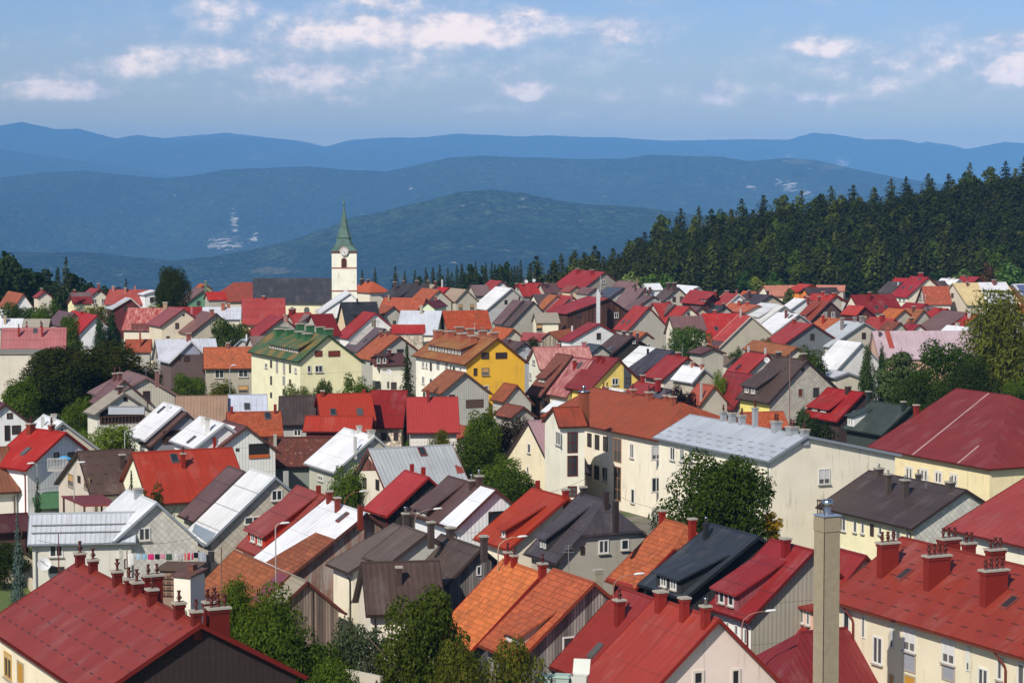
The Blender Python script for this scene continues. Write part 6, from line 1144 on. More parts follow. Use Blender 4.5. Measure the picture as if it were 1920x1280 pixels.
T('mid1', 'leafy tree low in the central thicket beside the silver roof', 920, 880, 206, 120, GD)
T('mid2', 'small yellow green tree poking up before the rosy tile roof', 825, 798, 230, 50, GO)
T('mid1', 'small tree at the eaves of the white roof', 655, 852, 196, 78, GM)
T('bigleaf0', 'large dark chestnut left of the shuttered grey house', 178, 632, 300, 215, (62, 68, 20))
T('bigleaf1', 'dark broad tree behind the pale gabled house', 105, 645, 296, 150, (60, 70, 22))
T('mid1', 'tree with bronze leaves at the right of the dark chestnut', 258, 662, 305, 95, (86, 80, 36))
T('mid0', 'round green bush under the beige block at the left edge', 38, 698, 285, 95, GM, cat='shrub')
T('mid2', 'bright green tree before the pale gabled house', 212, 788, 233, 100, GL)
T('mid1', 'slender green tree at the edge of the dark chestnut', 148, 730, 262, 56, GM)
T('mid0', 'low bright bush along the lane before the awning balcony', 165, 800, 240, 60, GL, cat='shrub')
T('mid0', 'small leafy tree by the wall of the shuttered grey house', 415, 704, 285, 78, GO)
T('mid1', 'shrub under the brown walled house', 355, 690, 312, 64, GM, cat='shrub')
T('mid1', 'loose silvery shrub in front of the cream block, leftmost of three', 562, 705, 272, 68, (122, 130, 72), cat='shrub')
T('mid2', 'pointed dark shrub in front of the cream block, middle of three', 608, 703, 270, 42, GD, cat='shrub')
T('mid0', 'rounded green shrub in front of the cream block, rightmost of three', 664, 690, 272, 72, GM, cat='shrub')
T('spruce0', 'tall slim spruce between the two apartment blocks', 763, 642, 286, 58, DKC, 'spruces and cypresses in the gardens')
T('column0', 'dark cypress right of the white gable, taller of two', 208, 568, 362, 48, (50, 74, 40), 'spruces and cypresses in the gardens')
T('column1', 'dark cypress right of the white gable, shorter of two', 188, 580, 360, 40, (54, 78, 42), 'spruces and cypresses in the gardens')
T('mid1', 'round dark tree before the speckled beige gable', 433, 584, 376, 76, GD)
T('bigleaf2', 'big dark round tree standing alone left of the mint green gable', 320, 494, 440, 64, (58, 70, 24))
T('spruce1', 'tall conifer before the yellow gable at the far left', 108, 500, 440, 62, (54, 72, 40), 'spruces and cypresses in the gardens')
T('mid0', 'bright green bush at the foot of the far left conifer', 92, 556, 415, 56, GM, cat='shrub')
T('mid1', 'dark bush covering the lower part of the orange brown roof', 40, 556, 425, 84, GD, cat='shrub')
T('mid2', 'yellow green bush left of the cypresses', 180, 566, 395, 60, GO, cat='shrub')
T('mid0', 'light green tree under the white roof edge', 290, 560, 412, 50, GL)
T('mid2', 'small bush behind the striped pinkish roof', 130, 585, 372, 50, GM, cat='shrub')
T('column0', 'tall shaggy cypress by the smooth white roof', 1627, 630, 305, 42, (62, 84, 46), 'spruces and cypresses in the gardens')
T('column1', 'narrow cypress beside the tall shaggy cypress', 1655, 636, 308, 26, (58, 80, 44), 'spruces and cypresses in the gardens')
T('pine0', 'open crowned pine before the pale pink roof', 1690, 640, 290, 92, (82, 100, 54), 'pines in the gardens')
T('mid1', 'full round maple before the pale pink roof', 1780, 618, 296, 112, (68, 92, 26))
T('mid2', 'dark tree filling the gap below the round maple', 1720, 690, 282, 96, (60, 82, 24))
T('mid0', 'shadowy tree between the round maple and the willow', 1830, 660, 280, 90, (54, 68, 24))
T('willow0', 'large feathery olive willow at the right edge', 1876, 546, 310, 136, (110, 116, 42))
T('mid1', 'green bush at the right edge beneath the willow', 1908, 690, 284, 60, GM, cat='shrub')
T('mid0', 'maple by the dark chimneyed roof and orange tiles', 1520, 640, 316, 84, GD)
T('mid2', 'round light green tree in front of the dull brown roof', 1290, 606, 362, 92, (86, 112, 46))
T('mid1', 'dark purple plum tree beside the white roof', 1283, 706, 262, 54, (44, 30, 36), trunk=(60, 46, 44))
T('pine0', 'spiky pine behind the grey block, nearer the cement gable', 1508, 742, 214, 66, (62, 82, 46), 'pines in the gardens')
T('mid2', 'dark pine bush behind the grey block beside the tall mast', 1535, 775, 210, 84, (46, 62, 36), 'pines in the gardens', cat='shrub')
T('mid0', 'small dark tree under the cabled gable', 1384, 645, 352, 36, GD)
T('mid1', 'small bush by the white and rose roofs', 1440, 625, 372, 34, GD, cat='shrub')
T('mid2', 'small dark fir like bush left of the white clad gable', 1000, 626, 345, 30, DKC, cat='shrub')
T('mid1', 'pale green shrub by the beige gable of the twin flue roof', 1350, 680, 285, 30, GL, cat='shrub')
T('spruce0', 'young spruce before the white house with the parasol', 70, 893, 186, 42, (58, 80, 46), 'spruces and cypresses in the gardens')
T('spruce1', 'young spruce beside the vermilion roof', 246, 878, 178, 34, (56, 76, 42), 'spruces and cypresses in the gardens')
T('mid0', 'bushy tree at the cream gable of the vermilion roof', 283, 895, 177, 84, (72, 82, 40))
T('spruce1', 'small blue spruce below the maroon porch roof', 32, 960, 172, 38, (96, 116, 112), 'spruces and cypresses in the gardens')
T('mid2', 'large dark bush by the lawn at the left edge', 8, 1012, 180, 92, (56, 70, 24), cat='shrub')
T('mid1', 'shrub above the small block shed', 36, 985, 190, 60, GM, cat='shrub')
T('mid0', 'small rose bush beneath the satellite dish', 92, 1066, 168, 36, GM, cat='shrub')
T('mid1', 'yellowish bush between the squat red chimneys', 200, 1056, 142, 34, GO, cat='shrub')
T('mid2', 'vine on the wall behind the orange tile roof shed', 330, 1120, 132, 52, GM, cat='shrub')
T('mid1', 'green creeper tree between the rubble wall house and silver roof', 757, 812, 222, 26, GM)
# trees behind the town
G2 = 'trees standing behind the town'
for kind, lab, px, yt, d, w, col in [
    ('far0', 'tall broad dark tree at the far left, above the orange brown roof', 32, 458, 520, 84, (56, 76, 38)), ('far1', 'dark tree cut by the left edge behind the town', 0, 478, 545, 60, (54, 66, 26)),
    ('fir0', 'dark fir standing behind the far left conifer', 124, 480, 540, 46, (60, 76, 44)), ('far2', 'round bush like tree between the fir and the broad dark tree', 84, 505, 530, 60, (54, 72, 38)),
    ('far0', 'low dark tree right of the fir at the far left', 158, 522, 530, 50, (46, 66, 36)), ('far1', 'last low dark tree before the dusty red roof', 195, 530, 540, 56, (44, 66, 36)),
    ('far1', 'dark round tree between the left edge and the broad dark tree', 58, 492, 528, 74, (54, 72, 34)), ('far2', 'dark green tree behind the slim red gable', 140, 512, 545, 66, (48, 66, 32)), ('far0', 'low dark tree above the dull brown grey roof', 182, 528, 555, 70, (46, 64, 32)),
    ('far1', 'dark low tree behind the dusty red roof', 222, 534, 560, 60, (46, 64, 34)), ('far2', 'shadowy tree at the left edge below the broad dark tree', 14, 512, 505, 80, (48, 66, 30)), ('far0', 'dark tree under the fir on the left', 100, 522, 520, 76, (50, 68, 32)),
    ('fir1', 'lone small pine above the dusty red roof', 236, 520, 560, 24, (60, 76, 48)),
    ('fir2', 'dark fir right of the church tower', 679, 505, 600, 26, DKC), ('fir3', 'second dark fir right of the church tower', 703, 501, 604, 24, DKC), ('fir0', 'tall dark fir above the large black hip', 741, 498, 608, 30, DKC), ('fir1', 'dark fir with a narrow crown right of the tall one', 759, 506, 602, 24, DKC),
    ('far0', 'willow like pale green tree before the forest', 1186, 503, 615, 46, (128, 150, 84)), ('far1', 'rounded bright green tree before the forest', 1222, 508, 618, 50, (108, 142, 62)), ('far2', 'bright green tree by the brown twin chimneys', 1250, 512, 605, 44, (96, 132, 54)),
    ('far0', 'yellow green tree at the forest edge', 1422, 512, 625, 32, (132, 146, 66)), ('far1', 'green round tree at the forest edge', 1452, 505, 630, 40, (90, 124, 56)), ('far2', 'dark green tree at the forest edge by the tan rusty roof', 1395, 508, 628, 46, (64, 92, 44)),
    ('far2', 'small tree growing between the rusty and vivid red roofs', 1483, 540, 478, 40, (100, 112, 64)),
    ('far0', 'pale green tree left of the brown leaved tree', 1798, 498, 610, 58, (118, 146, 80)), ('far1', 'brown leaved tree behind the straw yellow roof', 1853, 484, 612, 42, (98, 74, 48)), ('far2', 'light green tree right of the brown leaved tree', 1895, 492, 612, 62, (104, 140, 72)), ('far0', 'green tree at the right edge of the forest foot', 1925, 500, 610, 50, (92, 126, 62)),
    ('far1', 'dark green tree behind the tall red roof', 1760, 500, 630, 50, (66, 90, 44))]:
    p = spot(px, yt, d); zb = min(ground_z(p.x, p.y), p.z - 6)
    tree(kind, lab, (p.x, p.y, zb), p.z - zb, w * d / FOC, col, G2)
rn = random.Random(5)
SKY2 = [(770, 512), (790, 505), (812, 496), (840, 500), (868, 488), (900, 482), (925, 488), (945, 484), (965, 488), (985, 484), (1003, 492)]
k = 0
for row in range(2):
    for px in range(782, 1006, 14 if row else 16):
        yt = interp(SKY2, px) + rn.uniform(-4, 9) + (6 if row == 0 else 0); d = 606 + 22 * row + rn.uniform(-8, 8); p = spot(px + rn.uniform(-5, 5), yt, d)
        zb = min(ground_z(p.x, p.y), p.z - 11); con = rn.random() < .6
        tree('fir%d' % rn.randrange(5) if con else 'far%d' % rn.randrange(3), 'dark conifer in the low wood between the church and the forest' if con else 'dark leafy tree in the low wood between the church and the forest', (p.x, p.y, zb), p.z - zb, rn.uniform(24, 34) * d / FOC, (50, 66, 40) if con else (60, 80, 42), 'low wood behind the town' if con else 'leafy trees of the low wood')
# forest on the rise at the right
SKY3 = [(1008, 505), (1030, 485), (1060, 468), (1090, 462), (1120, 455), (1150, 468), (1175, 452), (1188, 425), (1200, 448), (1225, 410), (1260, 398), (1300, 392), (1340, 385), (1390, 378), (1430, 366), (1480, 354), (1520, 358), (1560, 345), (1610, 340), (1640, 345), (1680, 332), (1730, 322), (1780, 320), (1810, 300), (1840, 312), (1880, 296), (1910, 296), (1930, 300)]
NF = 0
for row in range(11):
    d = 836 - row * 17
    px = 1004 + rn.uniform(0, 14)
    while px < 1942 and NF < 292:
        cr = interp(SKY3, px); fl = 515 if px > 1180 else 522
        t = row / 10
        yt = cr + (fl - 45 - cr) * t ** .95 + rn.uniform(-7, 9)
        if row and px < 1200 and yt - cr < 6: yt += 4
        if yt < 505 and (px > 1200 or row % 3 == 0):
            dd = d if px > 1180 else 700 - row * 5
            p = spot(px, yt, dd); zb = min(ground_z(p.x, p.y), p.z - 13)
            con = rn.random() < (.9 if row < 3 else .72)
            c0 = rn.uniform(.65, 1.2)
            if con: col = [(66, 78, 32), (78, 90, 36), (88, 97, 40), (60, 70, 30)][rn.randrange(4)]
            else: col = [(84, 102, 38), (100, 110, 42), (72, 92, 36)][rn.randrange(3)]
            col = tuple(int(v * c0) for v in col)
            tree('fir%d' % rn.randrange(5) if con else 'far%d' % rn.randrange(3), 'dark conifer in the forest on the rise behind the town' if con else 'leafy tree among the conifers of the forest on the rise',
                 (p.x, p.y, zb), p.z - zb, (rn.uniform(56, 80) if con else rn.uniform(40, 56)) * (1 if row else .85) * dd / FOC, col, 'conifers of the forest on the rise' if con else 'leafy trees of the forest on the rise')
            NF += 1
        px += rn.uniform(28, 44) * (1.0 if px > 1180 else .9)

# the rest of the wood, between and behind the trees built one by one
base_m = conifer('wood_unit', 15, 7, 2, .085, 300, .5, .3, .05, .3)
bv = np.empty(len(base_m.vertices) * 3, dtype=np.float32); base_m.vertices.foreach_get('co', bv); bv = bv.reshape(-1, 3)
VV, TT = [], []
for i in range(1350):
    px = 1000 + 1300 * rn.random(); d = 640 + 205 * rn.random() ** .8
    x = (px - 960) * d / FOC; z = ground_z(x, d)
    yt = interp(SKY3, px); top = EYE - (yt + 34 - HORIZON) * d / FOC
    h = min(rn.uniform(6, 9.5), top - z)
    if h < 3 or (px < 1185 and d > 730): continue
    a = rn.random() * 6.28; w = rn.uniform(7, 10); c_, s_ = math.cos(a) * w, math.sin(a) * w
    VV.append(np.stack([bv[:, 0] * c_ - bv[:, 1] * s_ + x, bv[:, 0] * s_ + bv[:, 1] * c_ + d, bv[:, 2] * h + z - .3], 1)); TT.append(np.clip(rg.random() * .5 + .5 * rg.random(len(bv) // 4), 0, 1))
VV = np.concatenate(VV); nq = len(VV) // 4
me = bpy.data.meshes.new('forest')
me.vertices.add(4 * nq); me.vertices.foreach_set('co', VV.astype(np.float32).ravel())
me.loops.add(4 * nq); me.loops.foreach_set('vertex_index', np.arange(4 * nq, dtype=np.int32))
me.polygons.add(nq); me.polygons.foreach_set('loop_start', np.arange(0, 4 * nq, 4, dtype=np.int32)); me.update(calc_edges=True)
at = me.attributes.new('tint', 'FLOAT', 'POINT'); at.data.foreach_set('value', np.repeat(np.concatenate(TT), 4).astype(np.float32))
me.materials.append(MATS['needle']); bpy.data.meshes.remove(base_m)
o = link('forest', me, None, (52, 62, 26)); o['kind'] = 'stuff'
# ------------------------------------------------------------------ smaller things
def stack():
    p = spot(1549, 1180, 113); g = thing('concrete_stack', 'tall square concrete chimney stack with a steel flue in front of the maroon roof', 'chimney stack', (p.x, p.y, 0), -1.128)
    zt = spot(1549, 966, 113).z; m = MB(); w = .46
    m.box(-w, w, -w, w, -.3, zt); m.box(-w - .03, w + .03, -w - .03, w + .03, zt - .75, zt - .12)
    m.build('shaft', 'concrete', g, (176, 164, 140))
    m = MB(); m.box(-w - .05, w + .05, -w - .05, w + .05, zt, zt + .06); m.build('cap', 'paint', g, (150, 165, 195))
    m = MB(); m.lathe([(.2, zt + .06), (.2, zt + .35), (.28, zt + .38), (.28, zt + .72), (.22, zt + .8), (0, zt + .82)], 16); m.build('flue', 'steel', g, (215, 218, 222), True)
    m = MB()
    for a in range(5): x = -.42 + .1 * math.cos(a * 1.25); y = -.4 + .1 * math.sin(a * 1.25) + .2; m.tube([(x, y, zt), (x, y, zt + .72)], [.015, .015], 5)
    m.lathe([(.14, zt + .7), (.14, zt + .74)], 10, (-.42, -.2)); m.build('cage', 'paint', g, (70, 50, 44))
    m = MB(); m.tube([(w + .02, -w - .02, 0), (w + .02, -w - .02, zt + .3)], [.014, .014], 5); m.build('lightning_cable', 'paint', g, (70, 44, 40))
stack()
def rust_stack():
    d = 221; p = spot(1094.5, 760, d); g = thing('boiler_chimney', 'rusty square chimney with a round steel cowl on the stair tower roof', 'chimney', (p.x, p.y, 0), -1.128)
    zt, z0 = spot(1094, 735, d).z, spot(1094, 800, d).z; w = .42; m = MB(); m.box(-w, w, -w, w, z0, zt); m.build('shaft', 'roof_rust2', g, (150, 84, 56))
    m = MB(); m.box(-w - .08, w + .08, -w - .08, w + .08, zt, zt + .1); m.lathe([(.16, zt + .1), (.16, zt + .4), (.2, zt + .42), (.2, zt + .6), (0, zt + .66)], 12); m.build('cowl', 'steel', g, (200, 200, 205), True)
rust_stack()
def white_stack():
    d = 437; p = spot(1121.5, 590, d); g = thing('white_flue', 'tall white metal flue rising before the wooden chalet', 'flue', (p.x, p.y, 0), .2)
    zt = spot(1121, 547, d).z; m = MB(); m.box(-.32, .32, -.25, .25, -.2, zt)
    for k in range(9): z = 2 + k * .9; m.box(-.35, .35, -.28, .28, z, z + .08)
    m.build('shaft', 'paint', g, (226, 228, 232)); m = MB(); m.lathe([(.3, zt), (.3, zt + .3), (.36, zt + .32), (0, zt + .5)], 12); m.tube([(.4, 0, zt), (.4, 0, zt + 3)], [.03, .02], 5); m.build('cowl', 'paint', g, (205, 208, 215))
white_stack()
def lamp(label, px, pytop, pybase, d, arm_px, armdy, head=(225, 228, 230), pole=(150, 130, 120)):
    """street lamp with a bent arm; arm_px is how far the lamp head reaches sideways"""
    p = spot(px, pybase, d); t = spot(px, pytop, d).z; a = arm_px * d / FOC; dy = armdy * d / FOC
    g = thing('street_lamp', label, 'street lamp', (p.x, p.y, 0), 0, 'street lamps')
    m = MB(); m.tube([(0, 0, -.1), (0, 0, t - .1), (a * .06, 0, t + dy * .35), (a * .3, 0, t + dy * .75), (a * .6, 0, t + dy * .95), (a * .92, 0, t + dy)], [.045, .04, .035, .03, .026, .024], 7); m.build('pole', 'paint', g, pole, True)
    m = MB(); s_ = 1 if a > 0 else -1; x0, x1 = sorted((a * .88, a * .88 + s_ * .62)); z = t + dy
    m.tube([(x0, 0, z), (x0 + .15, 0, z + .03), (x1 - .1, 0, z + .06), (x1, 0, z + .05)], [.04, .075, .07, .02], 8); m.build('lamp_head', 'paint', g, head, True)
lamp('curved street lamp over the brown and white roof', 777.5, 975, 1000, 152, 40, 21)
lamp('curved street lamp before the orange red dormer roof', 934, 1028, 1050, 140, 42, 22, pole=(190, 170, 140))
lamp('low curved street lamp left of the bright red roof', 645, 945, 950, 176, 33, 24, pole=(150, 80, 66))
lamp('straight lamp pole before the glossy red dormer', 517, 990, 1052, 143, 10, 9, pole=(190, 190, 185))
lamp('curved street lamp above the pink gable', 1391, 1170, 1200, 121, 50, 25, pole=(170, 120, 110))
lamp('small curved lamp in front of the orange tile roof', 1150, 1100, 1115, 128, 44, 24, pole=(170, 130, 110))
lamp('tall curved street lamp before the chocolate brown gable', 139, 882, 940, 180, 9, 15, pole=(205, 205, 200))
lamp('curved street lamp by the clean white roof', 234, 812, 842, 226, 11, 7, pole=(205, 205, 200))
lamp('thin street lamp before the shuttered grey house', 431, 695, 725, 270, 3, 10, pole=(190, 190, 190))
lamp('lamp pole beside the scarlet roofed white house', 70, 872, 900, 186, -5, 3, pole=(170, 175, 180))
def dish(label, px, py, d, r, col=(225, 226, 228), arm=None):
    p = spot(px, py, d); g = thing('satellite_dish', label, 'satellite dish', p, 0, 'satellite dishes')
    m = MB(); n = 18; ax = Vector((.25, -.85, .45)).normalized(); x = ax.orthogonal().normalized(); y = ax.cross(x)
    rings = [(0, -.22), (.45, -.17), (.8, -.07), (1.0, 0)]
    for (r0, h0), (r1, h1) in zip(rings, rings[1:]):
        for i in range(n):
            a0, a1 = 2 * math.pi * i / n, 2 * math.pi * (i + 1) / n
            f = lambda rr, a, h: tuple((x * math.cos(a) * rr + y * math.sin(a) * rr + ax * h) * r)
            m.poly([f(r0, a0, h0), f(r0, a1, h0), f(r1, a1, h1), f(r1, a0, h1)])
    m.build('reflector', 'paint', g, col, True)
    m = MB(); m.tube([tuple(-ax * .2 * r), (0, .25, -r * .4), (0, .3, -r * 1.2)], [.03, .03, .03], 6); m.tube([tuple(-y * r * .8), tuple(ax * r * .8)], [.015, .03], 5); m.build('arm', 'paint', g, (150, 150, 150))
dish('white satellite dish on the grey wall under the silver roof', 82.5, 1057, 166, .5)
dish('white satellite dish above the red roof, lower of the pair', 986.5, 527.5, 508, .42)
dish('white satellite dish above the red roof, higher of the pair', 1001, 525.5, 509, .42)
dish('little satellite dish on the maroon villa dormer', 729, 696.5, 305, .35)
dish('satellite dish on the brown roof corner by the twin flue roof', 1438, 675, 290, .4)
def mast(label, px, pyt, pyb, d, col=(150, 148, 146), r=.03, bars=()):
    p = spot(px, pyb, d); t = spot(px, pyt, d).z
    g = thing('antenna_mast', label, 'antenna', (p.x, p.y, p.z), 0, 'antennas and masts'); h = t - p.z
    m = MB(); m.tube([(0, 0, 0), (0, 0, h)], [r, r * .7], 6); m.build('pole', 'paint', g, col)
    if bars:
        m = MB()
        for k, (f, w) in enumerate(bars): m.tube([(-w, 0, h * f), (w, 0, h * f)], [.016, .016], 5)
        m.build('aerial', 'paint', g, (140, 140, 140))
mast('tall bare mast rising before the shingled grey gable', 1478.5, 800, 806, 200, (165, 130, 120), .05) if 0 else None
mast('tall slim mast on the grey block roof', 1480, 658, 806, 194, (150, 120, 112), .05)
mast('rust red pole before the silver roofed wing', 110.5, 1000, 1075, 158, (130, 50, 50), .05)
mast('thin pole on the grey silver roof', 781.5, 838, 885, 196, (130, 130, 130), .025)
mast('aerial with rods on the dark chalet roof', 1126, 517, 550, 438, (190, 190, 190), .04, ((.6, .8), (.8, .6), (.95, .4)))
mast('aerial above the satellite dishes', 999, 510, 526, 508, (160, 160, 160), .03, ((.5, .7), (.8, .5)))
mast('lattice aerial by the dark grey half hipped roof', 1066, 1020, 1070, 147, (150, 150, 150), .03, ((.7, .35), (.85, .3), (.95, .25)))
mast('small aerial on the terracotta chimney roof', 890, 605, 626, 296, (200, 200, 200), .03, ((.85, .4), (.95, .3)))
mast('aerial on the orange red lean roof', 694, 774, 795, 247, (170, 90, 80), .03, ((.8, .3), (.95, .25)))
mast('aerial at the bright red roof with white flues', 1279, 645, 668, 300, (190, 190, 190), .03, ((.6, .3),))
mast('wooden power pole at the forest foot', 1569, 508, 535, 660, (150, 140, 110), .12)
for lab_, px_, yt_, yb_, d_ in [('small aerial on the white gable with bright red verge', 703.5, 592, 603, 417), ('aerial on the ridge of the grey shuttered gable', 727, 590, 612, 431), ('tiny aerial at the corrugated pale blue roof', 815, 612, 626, 413),
    ('aerial on the pale pink faded roof', 1126.5, 634, 648, 315), ('aerial with a rod on the cream shuttered gable', 327, 612, 640, 384), ('aerial on the shuttered orange tile roof', 428, 645, 662, 329), ('aerial at the white roof before the black gable', 1254, 640, 658, 318),
    ('tiny cross shaped aerial on the grey clad wide gable', 274, 691, 703, 255), ('aerial on the huge black hipped roof', 752, 522, 533, 497), ('thin aerial on the long white roof slope', 948, 528, 540, 484), ('aerial on the straw yellow roof', 1813, 516, 530, 508),
    ('aerial on the dark brown diamond ended block', 1736, 892, 915, 161), ('aerial on the white roof with grey green walls', 664, 806, 822, 209), ('aerial above the mustard yellow gable', 905, 612, 628, 298)]:
    mast(lab_, px_, yt_, yb_, d_, (150, 146, 142), .022, ((.62, .3), (.8, .38), (.96, .24)))
def parasol():
    d = 203; p = spot(121, 860, d); g = thing('parasol', 'light blue parasol open on the balcony of the white house', 'parasol', (p.x, p.y, p.z - 1.2), 0)
    m = MB(); m.tube([(0, 0, -.6), (0, 0, 1.45)], [.025, .02], 6); m.build('pole', 'paint', g, (220, 220, 220))
    m = MB(); m.lathe([(0, 1.5), (.35, 1.4), (.68, 1.22), (.7, 1.14), (.62, 1.18)], 8); m.build('canopy', 'cloth', g, (96, 180, 236))
parasol()
def balcony():
    d = 202.5; a, b_ = spot(90, 878, d), spot(126, 878, d)
    g = thing('balcony', 'white balcony with railing on the gable of the scarlet roofed house', 'balcony', (a.x, a.y, a.z), 0); w = b_.x - a.x
    m = MB(); m.box(0, w, -.2, 1.6, -.25, 0); m.build('floor', 'concrete', g, (190, 190, 185))
    m = MB(); m.box(0, w, -.2, -.14, .86, .94)
    for i in range(14): x = w * i / 13; m.box(x - .03, x + .03, -.19, -.15, 0, .88)
    m.build('railing', 'paint', g, (196, 196, 192))
balcony()
def awning():
    d = 243; a, b_ = spot(203.5, 762, d), spot(271, 762, d); zb = spot(230, 776, d).z
    g = thing('awning', 'pale grey fabric awning hanging over the open balcony', 'awning', (a.x, a.y, a.z), 0); w = b_.x - a.x; h = a.z - zb
    m = MB(); n = 8
    for i in range(n): m.slab([(w * i / n, 0, 0), (w * (i + 1) / n, 0, 0), (w * (i + 1) / n, -.3 + .02 * (i % 2), -h), (w * i / n, -.3 + .02 * ((i + 1) % 2), -h)], [(0, 0)] * 4, (0, .03, 0))
    m.build('fabric', 'cloth', g, (178, 184, 192)); m = MB(); m.tube([(0, 0, 0), (w, 0, 0)], [.06, .06], 8); m.build('roller', 'paint', g, (140, 140, 145))
awning()
# washing line and clothes
def washing():
    d = 146; cols = [((238, 238, 236), 244, 13, 22, 'white sheet'), ((190, 214, 232), 259, 10, 12, 'pale blue cloth'), ((160, 200, 226), 271, 9, 10, 'blue cloth'), ((236, 60, 150), 283, 11, 11, 'bright pink shirt'), ((40, 38, 42), 295, 9, 10, 'black shirt'), ((226, 150, 176), 305, 9, 9, 'soft pink top'), ((70, 96, 74), 317, 11, 12, 'dark green patterned shirt'), ((214, 214, 216), 330, 9, 7, 'white vest'),
            ((186, 186, 190), 339, 8, 14, 'grey trousers'), ((240, 96, 80), 350, 8, 14, 'coral trousers'), ((240, 60, 150), 358, 8, 13, 'magenta trousers'), ((36, 34, 38), 367, 8, 10, 'black top'), ((180, 186, 196), 379, 15, 20, 'checked grey blanket'), ((60, 60, 64), 396, 12, 20, 'black blanket')]
    a, b_ = spot(238, 1037, d), spot(415, 1031, d)
    g = thing('washing_line', 'washing line strung before the grey shingled house', 'washing line', a, 0)
    m = MB(); w = b_ - a; m.tube([(0, 0, 0), tuple(w * .5 + Vector((0, 0, -.12))), tuple(w)], [.012] * 3, 4); m.build('cord', 'paint', g, (200, 200, 200))
    m = MB(); m.tube([(0, 0, .2), (0, 0, -a.z)], [.04, .04], 6); m.tube([tuple(w + Vector((0, 0, .2))), tuple(w + Vector((0, 0, -b_.z)))], [.04, .04], 6); m.build('pole', 'paint', g, (130, 100, 90))
    for c, px, wp, hp, nm in cols:
        f = (px - 238) / (415 - 238); p = a + w * f + Vector((0, -.02, -.12 * (1 - (2 * f - 1) ** 2))); k = d / FOC; ww, hh = wp * k / 2, hp * k
        m = MB(); n = 4
        leg = 'trousers' in nm
        for i in range(n):
            x0, x1 = -ww + 2 * ww * i / n, -ww + 2 * ww * (i + 1) / n
            if leg and i in (1, 2): x0, x1 = (x0, x1 - ww * .35) if i == 1 else (x0 + ww * .35, x1)
            o0, o1 = .05 * math.sin(i * 2.1), .05 * math.sin((i + 1) * 2.1)
            m.slab([(x0, 0, 0), (x1, 0, 0), (x1, o1, -hh), (x0, o0, -hh)], [(0, 0)] * 4, (0, .015, 0))
        o = m.build('garment', 'cloth', None, c); o.location = p; tag(o, nm + ' hanging on the washing line', 'laundry', 'laundry on the line')
washing()
def bins():
    for i, (px, py, tilt, lab) in enumerate(((1019, 1268, 0, 'pale green waste container at the bottom edge, leftmost of three'), (1054, 1268, 0, 'pale green waste container at the bottom edge, middle of three'), (1087, 1265, .35, 'white waste container with its lid open, rightmost of three'))):
        d = 117; p = spot(px, py, d); g = thing('waste_container', lab, 'waste container', (p.x, p.y, p.z - .9), -.2, 'waste containers')
        m = MB(); A_ = [(-.34, -.3), (.34, -.3), (.34, .3), (-.34, .3)]; B_ = [(q[0] * 1.22, q[1] * 1.22) for q in A_]
        for k in range(4):
            j = (k + 1) % 4; m.poly([(*A_[k], 0), (*A_[j], 0), (*B_[j], .9), (*B_[k], .9)])
        m.poly([(*q, 0) for q in A_[::-1]]); m.build('tub', 'paint', g, (190, 208, 200) if i < 2 else (222, 222, 216))
        m = MB()
        if i < 2: m.box(-.46, .46, -.42, .42, .9, .97); m.box(-.4, .4, -.36, .36, .97, 1.02)
        else: m.slab([(-.44, .38, .9), (.44, .38, .9), (.44, .75, 1.6), (-.44, .75, 1.6)], [(0, 0)] * 4, (0, .06, 0)); m.box(-.36, .36, -.32, .32, .8, .84, 0)
        m.build('lid', 'paint', g, (186, 212, 202) if i < 2 else (205, 210, 204))
        p2 = MB(); p2.box(-.4, .4, -.3, .3, -3 if p.z > 3 else -1, 0); p2.build('plinth', 'concrete', g, (130, 125, 118)) if p.z - .9 > .2 else None
bins()
def carport():
    d = 178; P = [spot(115, 929, d + 5), spot(192, 927, d + 5), spot(222, 945, d - 3), spot(157, 947, d - 3)]
    c = sum(P, Vector()) / 4; z = 3.4; g = thing('carport', 'open carport with a dark red roof before the beige gable', 'carport', (c.x, c.y, 0), 0)
    zc = c.z; m = MB(); m.slab([tuple(Vector((q.x - c.x, q.y - c.y, q.z))) for q in P], [(0, 0), (3, 0), (3, 3), (0, 3)], (0, 0, -.12)); m.build('roof', 'roof_rib', g, (146, 52, 46))
    for q in P:
        m = MB(); x, y = (q.x - c.x) * .92, (q.y - c.y) * .92; m.box(x - .07, x + .07, y - .07, y + .07, -.1, q.z - .1); m.build('post', 'wall_wood', g, (84, 60, 48))
carport()
def plank_deck():
    d = 140; a, b_ = spot(306, 1064, d), spot(372, 1054, d)
    g = thing('flat_roof_shed', 'flat roofed sheds with worn tar paper behind the washing line', 'shed', ((a.x + b_.x) / 2, d, 0), -.1); w = (b_.x - a.x) / 2
    z = a.z; m = MB(); m.box(-w, w, -1.0, 1.4, -.1, z); m.build('wall', 'wall_stucco', g, (150, 120, 100)); m = MB(); m.box(-w - .2, w + .2, -1.2, 1.6, z + .01, z + .14); m.build('roof', 'roof_conc', g, (112, 94, 80))
    m = MB()
    for k in range(4): m.box(-w, w, -1.12, -1.04, z - .5 - k * .35, z - .3 - k * .35)
    m.build('plank', 'wall_wood', g, (130, 92, 70))
plank_deck()
